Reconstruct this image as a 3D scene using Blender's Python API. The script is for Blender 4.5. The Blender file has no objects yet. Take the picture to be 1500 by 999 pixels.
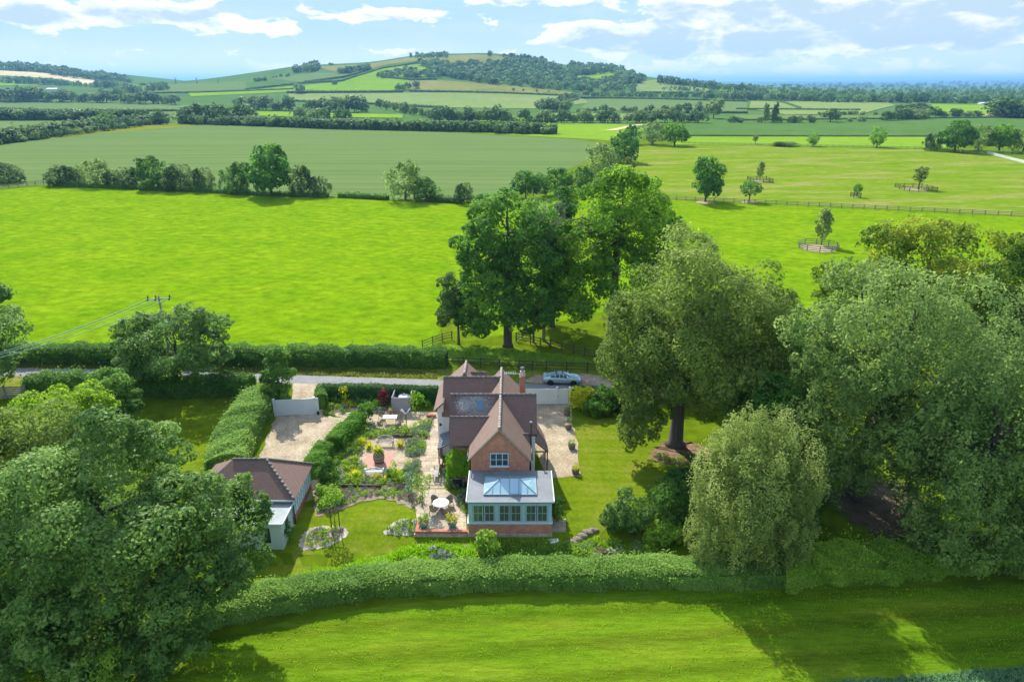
import bpy, bmesh, math, random
import numpy as np
from mathutils import Vector, Matrix, noise
random.seed(11)
rng = np.random.default_rng(11)
C = bpy.context.scene.collection
R = math.radians

# ------------------------------------------------------------------ camera
PITCH = R(20.7); H0 = 35.0; FPX = 1000.0
CP, SP = math.cos(PITCH), math.sin(PITCH)
cam_d = bpy.data.cameras.new('camera'); cam = bpy.data.objects.new('camera', cam_d); C.objects.link(cam)
cam.location = (0, 0, H0); cam.rotation_euler = (math.pi/2 - PITCH, 0, 0)
cam_d.lens = 24; cam_d.sensor_width = 36; cam_d.clip_end = 90000; cam_d.clip_start = 0.5
bpy.context.scene.camera = cam

def smooth(a, b, x):
    t = np.clip((np.asarray(x, float) - a)/(b - a), 0, 1); return t*t*(3 - 2*t)

# ------------------------------------------------------------------ terrain
RX = np.array([-6000, -2600, -1824, -1700, -1590, -1460, -1350, -1240, -1000, -948, -778, -657, -462, -352, -267, -73, 25, 219, 365, 474, 608, 750, 900, 1100, 1500, 9000], float)
RZ = np.array([  20,    70,    84,    84,    70,    54,    40,    36,    47,   51,   72,   93,  103,  122,  129, 129, 116, 86,  72,  53,  36,  28,  20,   8,    0,    0], float)
def terr(x, y):
    x = np.asarray(x, float); y = np.asarray(y, float)
    z = -0.8 + 0.8*smooth(44.5, 49.5, y)
    ridge = np.interp(x, RX, RZ)
    ridge = (ridge + np.interp(x-40, RX, RZ) + np.interp(x+40, RX, RZ))/3
    s = smooth(1100, 2600, y)*(1 - 0.7*smooth(2700, 4300, y))
    und = 1 + 0.10*np.sin(x/130 + 1.3)*np.sin(y/170)*smooth(1200, 1500, y)*(1 - smooth(2200, 2550, y))
    z = z + ridge*s*und
    far = smooth(9000, 19000, y)*(62 + 26*np.sin(x/2300 + .6) + 14*np.sin(x/900) + 42*smooth(5000, 15000, x))
    z = z + far + smooth(150, 500, y)*0.5*np.sin(x/60)*np.sin(y/80)
    return z
def th(x, y): return float(terr(x, y))

def ray(px, py):
    u = (px - 750)/FPX; v = (py - 499.5)/FPX
    return np.array([u, CP - v*SP, -(SP + v*CP)])
def G(px, py, z=0.0):
    d = ray(px, py); t = (z - H0)/d[2]
    return np.array([d[0]*t, d[1]*t, z])
TS = 30*np.power(1.012, np.arange(560))
def T(px, py):
    """point of the ground seen at a photo pixel (used to measure real positions)"""
    d = ray(px, py)
    gap = H0 + d[2]*TS - terr(d[0]*TS, d[1]*TS)
    idx = np.nonzero(gap < 0)[0]
    if len(idx) == 0:
        m = (TS > 1000) & (TS < 3200)
        i = int(np.argmin(np.where(m, gap/TS, 9e9))); t = TS[i]
    else:
        a, b = TS[max(idx[0]-1, 0)], TS[idx[0]]
        for _ in range(24):
            m = (a + b)/2
            if H0 + d[2]*m - th(d[0]*m, d[1]*m) < 0: b = m
            else: a = m
        t = b
    x, y = d[0]*t, d[1]*t
    return np.array([x, y, th(x, y)])
def at_y(px, py, Y):
    d = ray(px, py); t = Y/d[1]
    return np.array([d[0]*t, Y, H0 + d[2]*t])

# ------------------------------------------------------------------ materials
def mat(name, c1, c2=None, rough=0.85, scale=3.0, c3=None, bump=0.0, bscale=None, spec=0.3, metal=0.0, detail=6, fine=None, stretch=None, stripes=None):
    m = bpy.data.materials.new(name); m.use_nodes = True
    nt = m.node_tree; n = nt.nodes; L = nt.links
    b = n['Principled BSDF']
    b.inputs['Roughness'].default_value = rough; b.inputs['Metallic'].default_value = metal
    b.inputs['Specular IOR Level'].default_value = spec
    b.inputs['Base Color'].default_value = (*c1, 1)
    if c2 is not None:
        tc = n.new('ShaderNodeTexCoord'); mp = n.new('ShaderNodeMapping')
        L.new(tc.outputs['Object'], mp.inputs['Vector'])
        if stretch: mp.inputs['Scale'].default_value = stretch[:3]; mp.inputs['Rotation'].default_value = (0, 0, stretch[3] if len(stretch) > 3 else 0)
        nz = n.new('ShaderNodeTexNoise'); nz.inputs['Scale'].default_value = scale; nz.inputs['Detail'].default_value = detail
        nz.inputs['Roughness'].default_value = 0.62
        L.new(mp.outputs['Vector'], nz.inputs['Vector'])
        r = n.new('ShaderNodeValToRGB'); r.color_ramp.elements[0].position = .34; r.color_ramp.elements[1].position = .66
        r.color_ramp.elements[0].color = (*c1, 1); r.color_ramp.elements[1].color = (*c2, 1)
        if c3 is not None:
            e = r.color_ramp.elements.new(.5); e.color = (*c3, 1)
        L.new(nz.outputs['Fac'], r.inputs['Fac'])
        out = r.outputs['Color']
        if fine:      # fine speckle multiply: (scale, strength)
            n2 = n.new('ShaderNodeTexNoise'); n2.inputs['Scale'].default_value = fine[0]; n2.inputs['Detail'].default_value = 3; n2.inputs['Roughness'].default_value = .7
            L.new(mp.outputs['Vector'], n2.inputs['Vector'])
            mr = n.new('ShaderNodeMapRange'); mr.inputs['From Min'].default_value = .3; mr.inputs['From Max'].default_value = .7
            mr.inputs['To Min'].default_value = 1 - fine[1]; mr.inputs['To Max'].default_value = 1 + fine[1]
            L.new(n2.outputs['Fac'], mr.inputs['Value'])
            mx = n.new('ShaderNodeVectorMath'); mx.operation = 'SCALE'
            L.new(out, mx.inputs[0]); L.new(mr.outputs['Result'], mx.inputs['Scale']); out = mx.outputs['Vector']
        if stripes:   # (scale, angle, strength, distortion): mowing or drilling lines
            mp3 = n.new('ShaderNodeMapping'); mp3.inputs['Rotation'].default_value = (0, 0, stripes[1]); L.new(tc.outputs['Object'], mp3.inputs['Vector'])
            wv = n.new('ShaderNodeTexWave'); wv.bands_direction = 'Y'; wv.inputs['Scale'].default_value = stripes[0]; wv.inputs['Distortion'].default_value = stripes[3]; wv.inputs['Detail'].default_value = 3; wv.inputs['Detail Scale'].default_value = .25
            L.new(mp3.outputs['Vector'], wv.inputs['Vector'])
            m2 = n.new('ShaderNodeMapRange'); m2.inputs['From Min'].default_value = stripes[4]; m2.inputs['From Max'].default_value = 1; m2.inputs['To Min'].default_value = 1; m2.inputs['To Max'].default_value = 1 - stripes[2]
            L.new(wv.outputs['Fac'], m2.inputs['Value']); mx2 = n.new('ShaderNodeVectorMath'); mx2.operation = 'SCALE'; L.new(out, mx2.inputs[0]); L.new(m2.outputs['Result'], mx2.inputs['Scale']); out = mx2.outputs['Vector']
        L.new(out, b.inputs['Base Color'])
        if bump:
            bp = n.new('ShaderNodeBump'); bp.inputs['Strength'].default_value = bump; bp.inputs['Distance'].default_value = .1
            nb = n.new('ShaderNodeTexNoise'); nb.inputs['Scale'].default_value = bscale or scale*4; nb.inputs['Detail'].default_value = 5
            L.new(mp.outputs['Vector'], nb.inputs['Vector']); L.new(nb.outputs['Fac'], bp.inputs['Height'])
            L.new(bp.outputs['Normal'], b.inputs['Normal'])
    return m

LEAF_GAIN = 2.3
def leafmat(name, c_dark, c_mid, c_light, trans=0.55, rough=0.6, spec=0.10):
    c_dark, c_mid, c_light = [tuple(min(.85, v*LEAF_GAIN) for v in c) for c in (c_dark, c_mid, c_light)]
    m = bpy.data.materials.new(name); m.use_nodes = True
    nt = m.node_tree; n = nt.nodes; L = nt.links
    b = n['Principled BSDF']; b.inputs['Roughness'].default_value = rough; b.inputs['Specular IOR Level'].default_value = spec
    a = n.new('ShaderNodeAttribute'); a.attribute_name = 'tone'
    r = n.new('ShaderNodeValToRGB')
    r.color_ramp.elements[0].position = 0; r.color_ramp.elements[0].color = (*c_dark, 1)
    r.color_ramp.elements[1].position = 1; r.color_ramp.elements[1].color = (*c_light, 1)
    e = r.color_ramp.elements.new(.5); e.color = (*c_mid, 1)
    L.new(a.outputs['Fac'], r.inputs['Fac']); L.new(r.outputs['Color'], b.inputs['Base Color'])
    if trans:
        t = n.new('ShaderNodeBsdfTranslucent'); mx = n.new('ShaderNodeMixShader'); mx.inputs['Fac'].default_value = trans
        L.new(r.outputs['Color'], t.inputs['Color'])
        L.new(b.outputs['BSDF'], mx.inputs[1]); L.new(t.outputs['BSDF'], mx.inputs[2])
        L.new(mx.outputs['Shader'], n['Material Output'].inputs['Surface'])
    return m

# ------------------------------------------------------------------ object helpers
def tag(o, label=None, cat=None, group=None, kind=None):
    if label: o['label'] = label
    if cat: o['category'] = cat
    if group: o['group'] = group
    if kind: o['kind'] = kind
    return o
def empty(name, loc, rz=0, label=None, cat=None, group=None):
    o = bpy.data.objects.new(name, None); C.objects.link(o)
    o.location = tuple(float(v) for v in loc); o.rotation_euler = (0, 0, rz); o.empty_display_size = .3
    return tag(o, label, cat, group)
KIDS = {}
def link(name, me, parent=None, loc=None):
    o = bpy.data.objects.new(name, me); C.objects.link(o)
    if parent: o.parent = parent; KIDS.setdefault(parent.name, []).append(o)
    if loc is not None: o.location = tuple(float(v) for v in loc)
    return o
def copy_tree(o, parent=None):
    c = o.copy(); C.objects.link(c)
    if parent: c.parent = parent; KIDS.setdefault(parent.name, []).append(c)
    for ch in list(KIDS.get(o.name, [])): copy_tree(ch, c)
    return c

class MB:
    def __init__(s): s.v = []; s.f = []; s.mi = []; s.sm = []; s.tone = []; s.cm = 0
    def add(s, vs, fs, smooth=False, tone=.5):
        b = len(s.v); s.v += [tuple(float(c) for c in p) for p in vs]
        for f in fs:
            s.f.append(tuple(b + i for i in f)); s.mi.append(s.cm); s.sm.append(smooth); s.tone.append(tone)
        return s
    def box(s, x0, x1, y0, y1, z0, z1):
        return s.add([(x0,y0,z0),(x1,y0,z0),(x1,y1,z0),(x0,y1,z0),(x0,y0,z1),(x1,y0,z1),(x1,y1,z1),(x0,y1,z1)],
                     [(0,3,2,1),(4,5,6,7),(0,1,5,4),(1,2,6,5),(2,3,7,6),(3,0,4,7)])
    def obox(s, c, sx, sy, sz, rz=0, base=True):
        ca, sa = math.cos(rz), math.sin(rz); z0 = c[2] if base else c[2]-sz/2
        vs = []
        for z in (z0, z0+sz):
            for dx, dy in ((-1,-1),(1,-1),(1,1),(-1,1)):
                X, Y = dx*sx/2, dy*sy/2; vs.append((c[0]+ca*X-sa*Y, c[1]+sa*X+ca*Y, z))
        return s.add(vs, [(0,3,2,1),(4,5,6,7),(0,1,5,4),(1,2,6,5),(2,3,7,6),(3,0,4,7)])
    def bar(s, a, b, w, h=None, up=(0,0,1)):
        a = Vector(a); b = Vector(b); d = (b-a).normalized(); h = h or w
        u = Vector(up)
        if abs(d.dot(u)) > .98: u = Vector((1,0,0))
        sd = d.cross(u).normalized(); up2 = sd.cross(d)
        vs = []
        for p in (a, b):
            for i, j in ((-1,-1),(1,-1),(1,1),(-1,1)): vs.append(p + sd*i*w/2 + up2*j*h/2)
        return s.add(vs, [(0,3,2,1),(4,5,6,7),(0,1,5,4),(1,2,6,5),(2,3,7,6),(3,0,4,7)])
    def tube(s, pts, rad, n=8, cap=True, smooth=True):
        pts = [Vector(p) for p in pts]
        if not hasattr(rad, '__len__'): rad = [rad]*len(pts)
        vs = []
        for i, p in enumerate(pts):
            d = (pts[min(i+1, len(pts)-1)] - pts[max(i-1, 0)]).normalized()
            u = Vector((0,0,1)) if abs(d.z) < .95 else Vector((1,0,0))
            a = d.cross(u).normalized(); b = d.cross(a).normalized()
            for k in range(n):
                t = 2*math.pi*k/n; vs.append(p + (a*math.cos(t) + b*math.sin(t))*rad[i])
        fs = [(i*n+k, i*n+(k+1)%n, (i+1)*n+(k+1)%n, (i+1)*n+k) for i in range(len(pts)-1) for k in range(n)]
        if cap: fs += [tuple(range(n-1,-1,-1)), tuple((len(pts)-1)*n+k for k in range(n))]
        return s.add(vs, fs, smooth)
    def lathe(s, c, prof, n=16, smooth=True, sx=1, sy=1):
        vs = []
        for r, z in prof:
            for k in range(n):
                t = 2*math.pi*k/n; vs.append((c[0]+r*sx*math.cos(t), c[1]+r*sy*math.sin(t), c[2]+z))
        m = len(prof)
        fs = [(i*n+k, i*n+(k+1)%n, (i+1)*n+(k+1)%n, (i+1)*n+k) for i in range(m-1) for k in range(n)]
        fs += [tuple(range(n-1,-1,-1)), tuple((m-1)*n+k for k in range(n))]
        return s.add(vs, fs, smooth)
    def prism(s, poly, z0, z1):
        n = len(poly)
        a = sum(poly[i][0]*poly[(i+1)%n][1]-poly[(i+1)%n][0]*poly[i][1] for i in range(n))
        if a < 0: poly = poly[::-1]
        vs = [(p[0],p[1],z0) for p in poly] + [(p[0],p[1],z1) for p in poly]
        return s.add(vs, [tuple(range(n-1,-1,-1)), tuple(range(n,2*n))] + [(i,(i+1)%n,n+(i+1)%n,n+i) for i in range(n)])
    def slab(s, poly, th, updir=(0,0,1)):
        P = [Vector(p) for p in poly]; nrm = (P[1]-P[0]).cross(P[2]-P[0]).normalized()
        if nrm.dot(Vector(updir)) < 0: P = P[::-1]; nrm = -nrm
        n = len(P); vs = P + [p - nrm*th for p in P]
        return s.add(vs, [tuple(range(n)), tuple(range(2*n-1,n-1,-1))] + [((i+1)%n,i,n+i,n+(i+1)%n) for i in range(n)])
    def build(s, name, mats, parent=None, loc=None):
        me = bpy.data.meshes.new(name)
        me.from_pydata(s.v, [], s.f)
        if not isinstance(mats, (list, tuple)): mats = [mats]
        for m in mats: me.materials.append(m)
        me.polygons.foreach_set('material_index', s.mi); me.polygons.foreach_set('use_smooth', s.sm)
        a = me.attributes.new('tone', 'FLOAT', 'FACE'); a.data.foreach_set('value', s.tone)
        me.update()
        return link(name, me, parent, loc)

def unit(a): return a/np.maximum(np.linalg.norm(a, axis=1, keepdims=True), 1e-9)
def leaf_geo(P, N, S, asp=.62):
    n = len(P); r = rng.normal(size=(n,3)); a = unit(np.cross(N, r)); b = np.cross(N, a)
    S = np.broadcast_to(np.asarray(S, float), (n,))[:, None]
    V = np.empty((n,4,3)); V[:,0] = P + a*S*.5; V[:,1] = P + b*S*.5*asp; V[:,2] = P - a*S*.5; V[:,3] = P - b*S*.5*asp
    # a slight fold, so that a leaf is not a flat card
    V[:,0] += N*S*.10; V[:,2] += N*S*.10
    return V.reshape(-1,3)
def leaf_mesh(name, V, tone, mats, extra=None, leaf_mi=0):
    """V: 4n x 3 quads; extra: MB added to the same mesh"""
    n = len(V)//4; ev = np.array(extra.v, float).reshape(-1,3) if extra else np.zeros((0,3))
    me = bpy.data.meshes.new(name)
    ef = extra.f if extra else []
    nl = 4*n + sum(len(f) for f in ef)
    me.vertices.add(len(V) + len(ev)); me.vertices.foreach_set('co', np.concatenate([V, ev]).astype(np.float32).ravel())
    me.loops.add(nl); li = np.concatenate([np.arange(4*n)] + ([np.array([i + len(V) for f in ef for i in f])] if ef else [])).astype(np.int32)
    me.loops.foreach_set('vertex_index', li)
    me.polygons.add(n + len(ef))
    lens = np.array([4]*n + [len(f) for f in ef]); st = np.concatenate([[0], np.cumsum(lens)[:-1]]).astype(np.int32)
    me.polygons.foreach_set('loop_start', st)
    me.polygons.foreach_set('material_index', np.array([leaf_mi]*n + (extra.mi if extra else []), dtype=np.int32))
    a = me.attributes.new('tone', 'FLOAT', 'FACE'); a.data.foreach_set('value', np.concatenate([np.clip(tone, 0, 1), extra.tone if extra else []]).astype(np.float32))
    for m in mats: me.materials.append(m)
    me.update(calc_edges=True); me.validate()
    return me

def foliage(lobes, nleaf, size, nsub=26, subr=.32, droop=0.0, low=-.55, fill=.12, sharp=.55, cov=1.0):
    """leaf clouds: every lobe (cx,cy,cz,rx,ry,rz) carries many smaller clumps on its surface, over a thinner inner layer"""
    lobes = [np.array(l, float) for l in lobes]
    w = np.array([(l[3]*l[4] + l[4]*l[5] + l[3]*l[5]) for l in lobes]); w /= w.sum()
    Ps, Ns, Ts = [], [], []
    for l, wi in zip(lobes, w):
        c, r = l[:3], l[3:]
        ns = max(8, int(cov*4.6/subr**2*(1 - max(0, low + 1)*.25))); lt = rng.normal(0, .07)
        subs = []; tries = 0; rej = 0
        while len(subs) + rej < ns and tries < 6000:
            tries += 1
            d = rng.normal(size=3); d /= np.linalg.norm(d)
            if d[2] < low: continue
            p = c + d*r*(1 - subr*rng.uniform(.1, 1.35))
            if any(np.sum(((p - o[:3])/o[3:])**2) < .55 for o in lobes if o is not l) and rng.random() < .85: rej += 1; continue
            subs.append((p, d, subr*r.mean()*rng.uniform(.5, 1.25), rng.normal(.5 + lt, .17)))
        if not subs: continue
        ww = np.array([s[2]**2 for s in subs]); ww /= ww.sum()
        for (p, d, rs, tn), a in zip(subs, ww):
            m = int(nleaf*.84*wi*a)
            if m < 1: continue
            nc = max(5, m//28); cc = unit(rng.normal(size=(nc,3)) + d*sharp*1.2 + np.array([0,0,.2])); ci = rng.integers(0, nc, m)
            dd = unit(cc[ci] + rng.normal(size=(m,3))*.26)
            rad = rs*(rng.uniform(.80, 1.14, nc)[ci] + rng.normal(0, .06, m))
            deep = rng.random(m) < fill; rad[deep] *= rng.uniform(.3, .9, deep.sum())
            off = dd*rad[:,None]
            if not droop and rs > .5: off[:,2] = off[:,2]*.68 + .12*rs*np.sin(off[:,0]*2.1/rs)
            if droop: off[:,2] *= 1 + droop; off[:,2] -= np.abs(rng.normal(0, droop*.25, m))*rs
            Ps.append(p + off); Ns.append(unit(dd*.9 + rng.normal(size=(m,3))*.55 + np.array([0,0,.35])))
            Ts.append(tn + rng.normal(0, .10, nc)[ci] + rng.normal(0, .08, m))
        m = int(nleaf*.16*wi); d = unit(rng.normal(size=(m,3))); d[:,2] = np.maximum(d[:,2], low - .1); rr = rng.uniform(.55, .88, m)
        Ps.append(c + d*r*rr[:,None]); Ns.append(unit(d + rng.normal(size=(m,3))*.4)); Ts.append(rng.normal(.45, .12, m))
    return np.concatenate(Ps), np.concatenate(Ns), np.concatenate(Ts)

BARK = None
def limb_path(a, b, k=5, wob=.12):
    a = Vector(a); b = Vector(b); L = (b-a).length; pts = []
    for i in range(k+1):
        t = i/k; p = a.lerp(b, t); p.z += math.sin(t*math.pi)*L*.06
        if 0 < i < k: p += Vector((random.uniform(-1,1), random.uniform(-1,1), random.uniform(-.5,.5)))*L*wob*.5
        pts.append(p)
    return pts
def near_tree(name, label, base, height, lobes, nleaf, size, lm, cat='tree', trunk_r=.4, fork=.35, nlimb=9, group=None, nsub=26, subr=.32, droop=0, low=-.55, flare=1.5, bark=None, lean=(0,0), multi=1, asp=.62, fill=.12, boughs=0, cov=1.0):
    own = list(lobes)
    for k in range(boughs):          # boughs that stand out of the main crown and break its outline
        l = own[int(rng.choice(len(own), p=np.array([q[3]*q[5] for q in own])/sum(q[3]*q[5] for q in own)))]; d = rng.normal(size=3); d[2] = max(d[2], low*.6*np.linalg.norm(d)); d /= np.linalg.norm(d); s_ = rng.uniform(.22, .36)*(l[3]*l[5])**.5
        lobes = list(lobes) + [(l[0]+d[0]*l[3]*.93, l[1]+d[1]*l[4]*.93, l[2]+d[2]*l[5]*.93, s_*rng.uniform(.9,1.4), s_*rng.uniform(.9,1.3), s_*rng.uniform(.6,1.0))]
    z = th(base[0], base[1])
    root = empty(name, (base[0], base[1], z), 0, label, cat, group)
    P, N, Tn = foliage(lobes, nleaf, size, nsub, max(subr, .27)+.03, droop, low, fill, .55, cov)
    S = size*rng.uniform(.65, 1.3, len(P))
    me = leaf_mesh('crown', leaf_geo(P, N, S, asp), Tn, [lm]); link('crown', me, root)
    mb = MB()
    for k in range(multi):
        ox, oy = (0, 0) if multi == 1 else (math.cos(k*2.2)*trunk_r*.9, math.sin(k*2.2)*trunk_r*.9)
        fz = height*fork
        top = Vector((lean[0]*fz + ox*2.5, lean[1]*fz + oy*2.5, fz))
        mb.tube([(ox*1.0, oy*1.0, -.15), (ox, oy, .4), (ox*1.2 + lean[0]*fz*.5, oy*1.2 + lean[1]*fz*.5, fz*.5), top], [trunk_r*flare, trunk_r*1.05, trunk_r*.85, trunk_r*.72], 10)
        apex = Vector((lobes[0][0], lobes[0][1], height*.86))
        mb.tube(limb_path(top, apex, 6, .08), [trunk_r*.7*(1-i/6.6) for i in range(7)], 8)
        for j in range(nlimb):
            l = lobes[j % len(lobes)]; t = rng.uniform(.05, .75)
            st = top.lerp(apex, t*.8)
            d = rng.normal(size=3); d[2] = abs(d[2])*.6 + .05; d /= np.linalg.norm(d)
            en = Vector((l[0] + d[0]*l[3]*.8, l[1] + d[1]*l[4]*.8, max(l[2] + d[2]*l[5]*.75 - l[5]*.15, st.z + .3)))
            r0 = trunk_r*.42*(1 - t*.6)
            pts = limb_path(st, en, 5, .14)
            mb.tube(pts, [r0*(1 - i/5.6) for i in range(6)], 6)
            for q in range(2):
                s2 = pts[2 + q]; e2 = s2 + Vector((random.uniform(-1,1), random.uniform(-1,1), random.uniform(.1,.9)))*l[3]*.35
                mb.tube(limb_path(s2, e2, 3, .1), [r0*.4, r0*.3, r0*.2, r0*.08], 5)
    mb.build('trunk', bark or BARK, root)
    return root

def hedge_geo(path, width, height, n, size, zfun=None, wob=.12, top_r=.35):
    """leaf quads over a clipped hedge following a ground path"""
    P = np.array([(p[0], p[1]) for p in path], float); seg = np.linalg.norm(np.diff(P, axis=0), axis=1); cum = np.concatenate([[0], np.cumsum(seg)]); Ltot = cum[-1]
    s = rng.uniform(0, Ltot, n); i = np.clip(np.searchsorted(cum, s) - 1, 0, len(seg) - 1); f = (s - cum[i])/seg[i]
    c = P[i] + (P[i+1] - P[i])*f[:,None]; d = (P[i+1] - P[i])/seg[i][:,None]; nrm = np.stack([-d[:,1], d[:,0]], 1)
    per = 2*height + width; q = rng.uniform(0, per, n)
    lx = np.where(q < height, -width/2, np.where(q > height + width, width/2, q - height - width/2))
    lz = np.where(q < height, q, np.where(q > height + width, per - q, height))
    nx = np.where(q < height, -1, np.where(q > height + width, 1, 0)); nz = np.where((q >= height) & (q <= height + width), 1, 0)
    # rounded shoulders + lumps
    ex = np.clip((np.abs(lx)/(width/2)), 0, 1)**4; lz = lz*(1 - .16*ex*(lz > height*.6))
    ph = np.sin(s*1.7 + q*1.1) + np.sin(s*.63 + 1.9 + q*.7) + np.sin(s*3.1 + 2*q)*.6
    lump = ph*wob*.33
    lx = lx + nx*lump*width*.35 + rng.normal(0, size*.35, n); lz = lz + nz*lump*height*.5 + np.abs(rng.normal(0, size*.4, n))*nz
    deep = rng.random(n) < .2; lx[deep] *= .8; lz[deep] *= .9
    sh = rng.random(n) < .05 + .05*np.sin(s*2.3); lz[sh] += np.abs(rng.normal(0, wob*1.1, sh.sum()))*height*.5; lx[sh] += nx[sh]*np.abs(rng.normal(0, wob, sh.sum()))*width*.3
    x = c[:,0] + nrm[:,0]*lx; y = c[:,1] + nrm[:,1]*lx; z = terr(x, y) + np.maximum(lz, .02)
    N = unit(np.stack([nrm[:,0]*nx, nrm[:,1]*nx, nz + .15], 1) + rng.normal(size=(n,3))*.55)
    tone = .5 + .10*ph/2 + .13*np.sin(s*.37 + .5*np.sin(s*.9) + q*.4) + rng.normal(0, .15, n)
    return np.stack([x, y, z], 1), N, tone
def hedge(name, label, path, width, height, n, size, lm, cat='hedge', group=None, wob=.12, core=True, asp=.62):
    P, N, tone = hedge_geo(path, width, height, n, size, wob=wob)
    mb = MB()
    if core:
        ps = []
        for a, b in zip(path[:-1], path[1:]):
            k = max(1, int(np.hypot(b[0]-a[0], b[1]-a[1])/2.5))
            ps += [(a[0] + (b[0]-a[0])*t/k, a[1] + (b[1]-a[1])*t/k) for t in range(k)]
        ps.append((path[-1][0], path[-1][1])); vs = []; fs = []
        for j, p in enumerate(ps):
            q0 = ps[max(j-1,0)]; q1 = ps[min(j+1,len(ps)-1)]; d = Vector((q1[0]-q0[0], q1[1]-q0[1])).normalized(); nn = Vector((-d.y, d.x)); z = th(p[0], p[1])
            w = width*.40*random.uniform(.9,1.05); hh = height*random.uniform(.82,.93)
            for a, zz in ((-1, 0), (-1, .8), (-.7, 1), (.7, 1), (1, .8), (1, 0)): vs.append((p[0] + nn.x*a*w, p[1] + nn.y*a*w, z + hh*zz))
        for j in range(len(ps)-1):
            for k in range(5): fs.append((j*6+k, j*6+k+1, (j+1)*6+k+1, (j+1)*6+k))
        fs += [tuple(range(6)), tuple((len(ps)-1)*6 + k for k in range(5,-1,-1))]
        mb.add(vs, fs, tone=.4)
    V = leaf_geo(P, N, size*rng.uniform(.65, 1.3, len(P)), asp)
    me = leaf_mesh(name, V, tone, [lm], mb if core else None)
    o = link(name, me); return tag(o, label, cat, group)

# ------------------------------------------------------------------ draped ground sheets
def axis_grid():
    xs = list(np.arange(0, 60, 2.)) + list(np.arange(60, 120, 4.)) + list(np.arange(120, 300, 12.)) + list(np.arange(300, 2800, 30.))
    v = 2800.
    while v < 34000: xs.append(v); v *= 1.09
    xs = np.array(xs + [34000.])
    ys = [-400, -150, -60, -20] + list(np.arange(0, 100, 2.)) + list(np.arange(100, 160, 4.)) + list(np.arange(160, 400, 12.)) + list(np.arange(400, 3400, 25.))
    v = 3400.
    while v < 42000: ys.append(v); v *= 1.07
    return np.concatenate([-xs[:0:-1], xs]), np.array(ys + [42000.])
GX, GY = axis_grid()
def drape(name, poly, m, off=.02, step=None, kind='structure', label=None, cat=None):
    """a ground sheet lying on the terrain inside an outline (world x, y)"""
    bm = bmesh.new(); vs = [bm.verts.new((p[0], p[1], 0)) for p in poly]; f = bm.faces.new(vs)
    bmesh.ops.triangulate(bm, faces=[f])
    P = np.array([(p[0], p[1]) for p in poly]); lo, hi = P.min(0), P.max(0)
    if step is None:
        cx = [g for g in GX if lo[0] < g < hi[0]]; cy = [g for g in GY if lo[1] < g < hi[1]]
    else:
        cx = list(np.arange(math.ceil(lo[0]/step)*step, hi[0], step)); cy = list(np.arange(math.ceil(lo[1]/step)*step, hi[1], step))
    for g in cx: bmesh.ops.bisect_plane(bm, geom=bm.verts[:]+bm.edges[:]+bm.faces[:], plane_co=(g,0,0), plane_no=(1,0,0), dist=1e-5)
    for g in cy: bmesh.ops.bisect_plane(bm, geom=bm.verts[:]+bm.edges[:]+bm.faces[:], plane_co=(0,g,0), plane_no=(0,1,0), dist=1e-5)
    co = np.array([v.co[:] for v in bm.verts]); z = terr(co[:,0], co[:,1]) + off
    for v, zz in zip(bm.verts, z): v.co.z = zz
    bmesh.ops.recalc_face_normals(bm, faces=bm.faces[:])
    for f in bm.faces:
        if f.normal.z < 0: f.normal_flip()
    me = bpy.data.meshes.new(name); bm.to_mesh(me); bm.free(); me.materials.append(m)
    o = link(name, me)
    if label: tag(o, label, cat)
    else: o['kind'] = kind
    return o
def wob_poly(pts, amp=.25, n=4):
    """more points along an outline with a little irregularity"""
    out = []; k = len(pts)
    for i in range(k):
        a = np.array(pts[i][:2]); b = np.array(pts[(i+1)%k][:2])
        for j in range(n):
            p = a + (b-a)*j/n
            if j: p = p + rng.normal(0, amp, 2)
            out.append(p)
    return out
def rounded(pts, it=2):
    P = [np.array(p[:2]) for p in pts]
    for _ in range(it):
        Q = []
        for i in range(len(P)):
            a, b = P[i], P[(i+1)%len(P)]; Q += [a*.75+b*.25, a*.25+b*.75]
        P = Q
    return P
def pxpoly(pts, z=None):
    return [T(*p) if z is None else G(p[0], p[1], z) for p in pts]
# ------------------------------------------------------------------ palette
M = {}
M['base_grass'] = mat('meadow_grass', (0.082,0.134,0.006), (0.120,0.169,0.008), scale=.035, c3=(0.100,0.153,0.006), bump=.35, bscale=1.2, fine=(.55,.30), rough=.9, spec=.0)
M['pasture'] = mat('bright_pasture_grass', (.102,.200,.003), (.158,.243,.006), scale=.085, c3=(.128,.222,.004), bump=.5, bscale=1.2, fine=(.38,.30), rough=.9, spec=.0, stretch=(1,1.3,1,.5))
M['paddock'] = mat('tussocky_paddock_grass', (.105,.190,.008), (.215,.215,.060), scale=.045, c3=(.140,.205,.014), bump=.45, bscale=1.4, fine=(.30,.22), rough=.9, spec=.0, stretch=(.7,1.8,1,0))
M['lawn'] = mat('mown_lawn_grass', (0.106,0.162,0.007), (0.169,0.186,0.024), scale=.30, c3=(0.127,0.182,0.008), bump=.3, bscale=9, fine=(2.6,.22), rough=.9, spec=.0, stripes=(.25,.05,.10,2,.3))
M['front_field'] = mat('mown_field_grass', (.082,.158,.006), (.148,.198,.013), scale=.22, c3=(.112,.182,.008), bump=.5, bscale=5, fine=(1.8,.28), rough=.9, spec=.0, stretch=(.35,2.2,1,-.16), stripes=(.11,-.10,.30,3.0,.35))
M['verge'] = mat('dry_verge_grass', (0.117,0.162,0.014), (0.206,0.186,0.058), scale=.5, c3=(0.138,0.172,0.021), bump=.4, bscale=5, fine=(2.2,.3), rough=.9, spec=.0)
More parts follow.
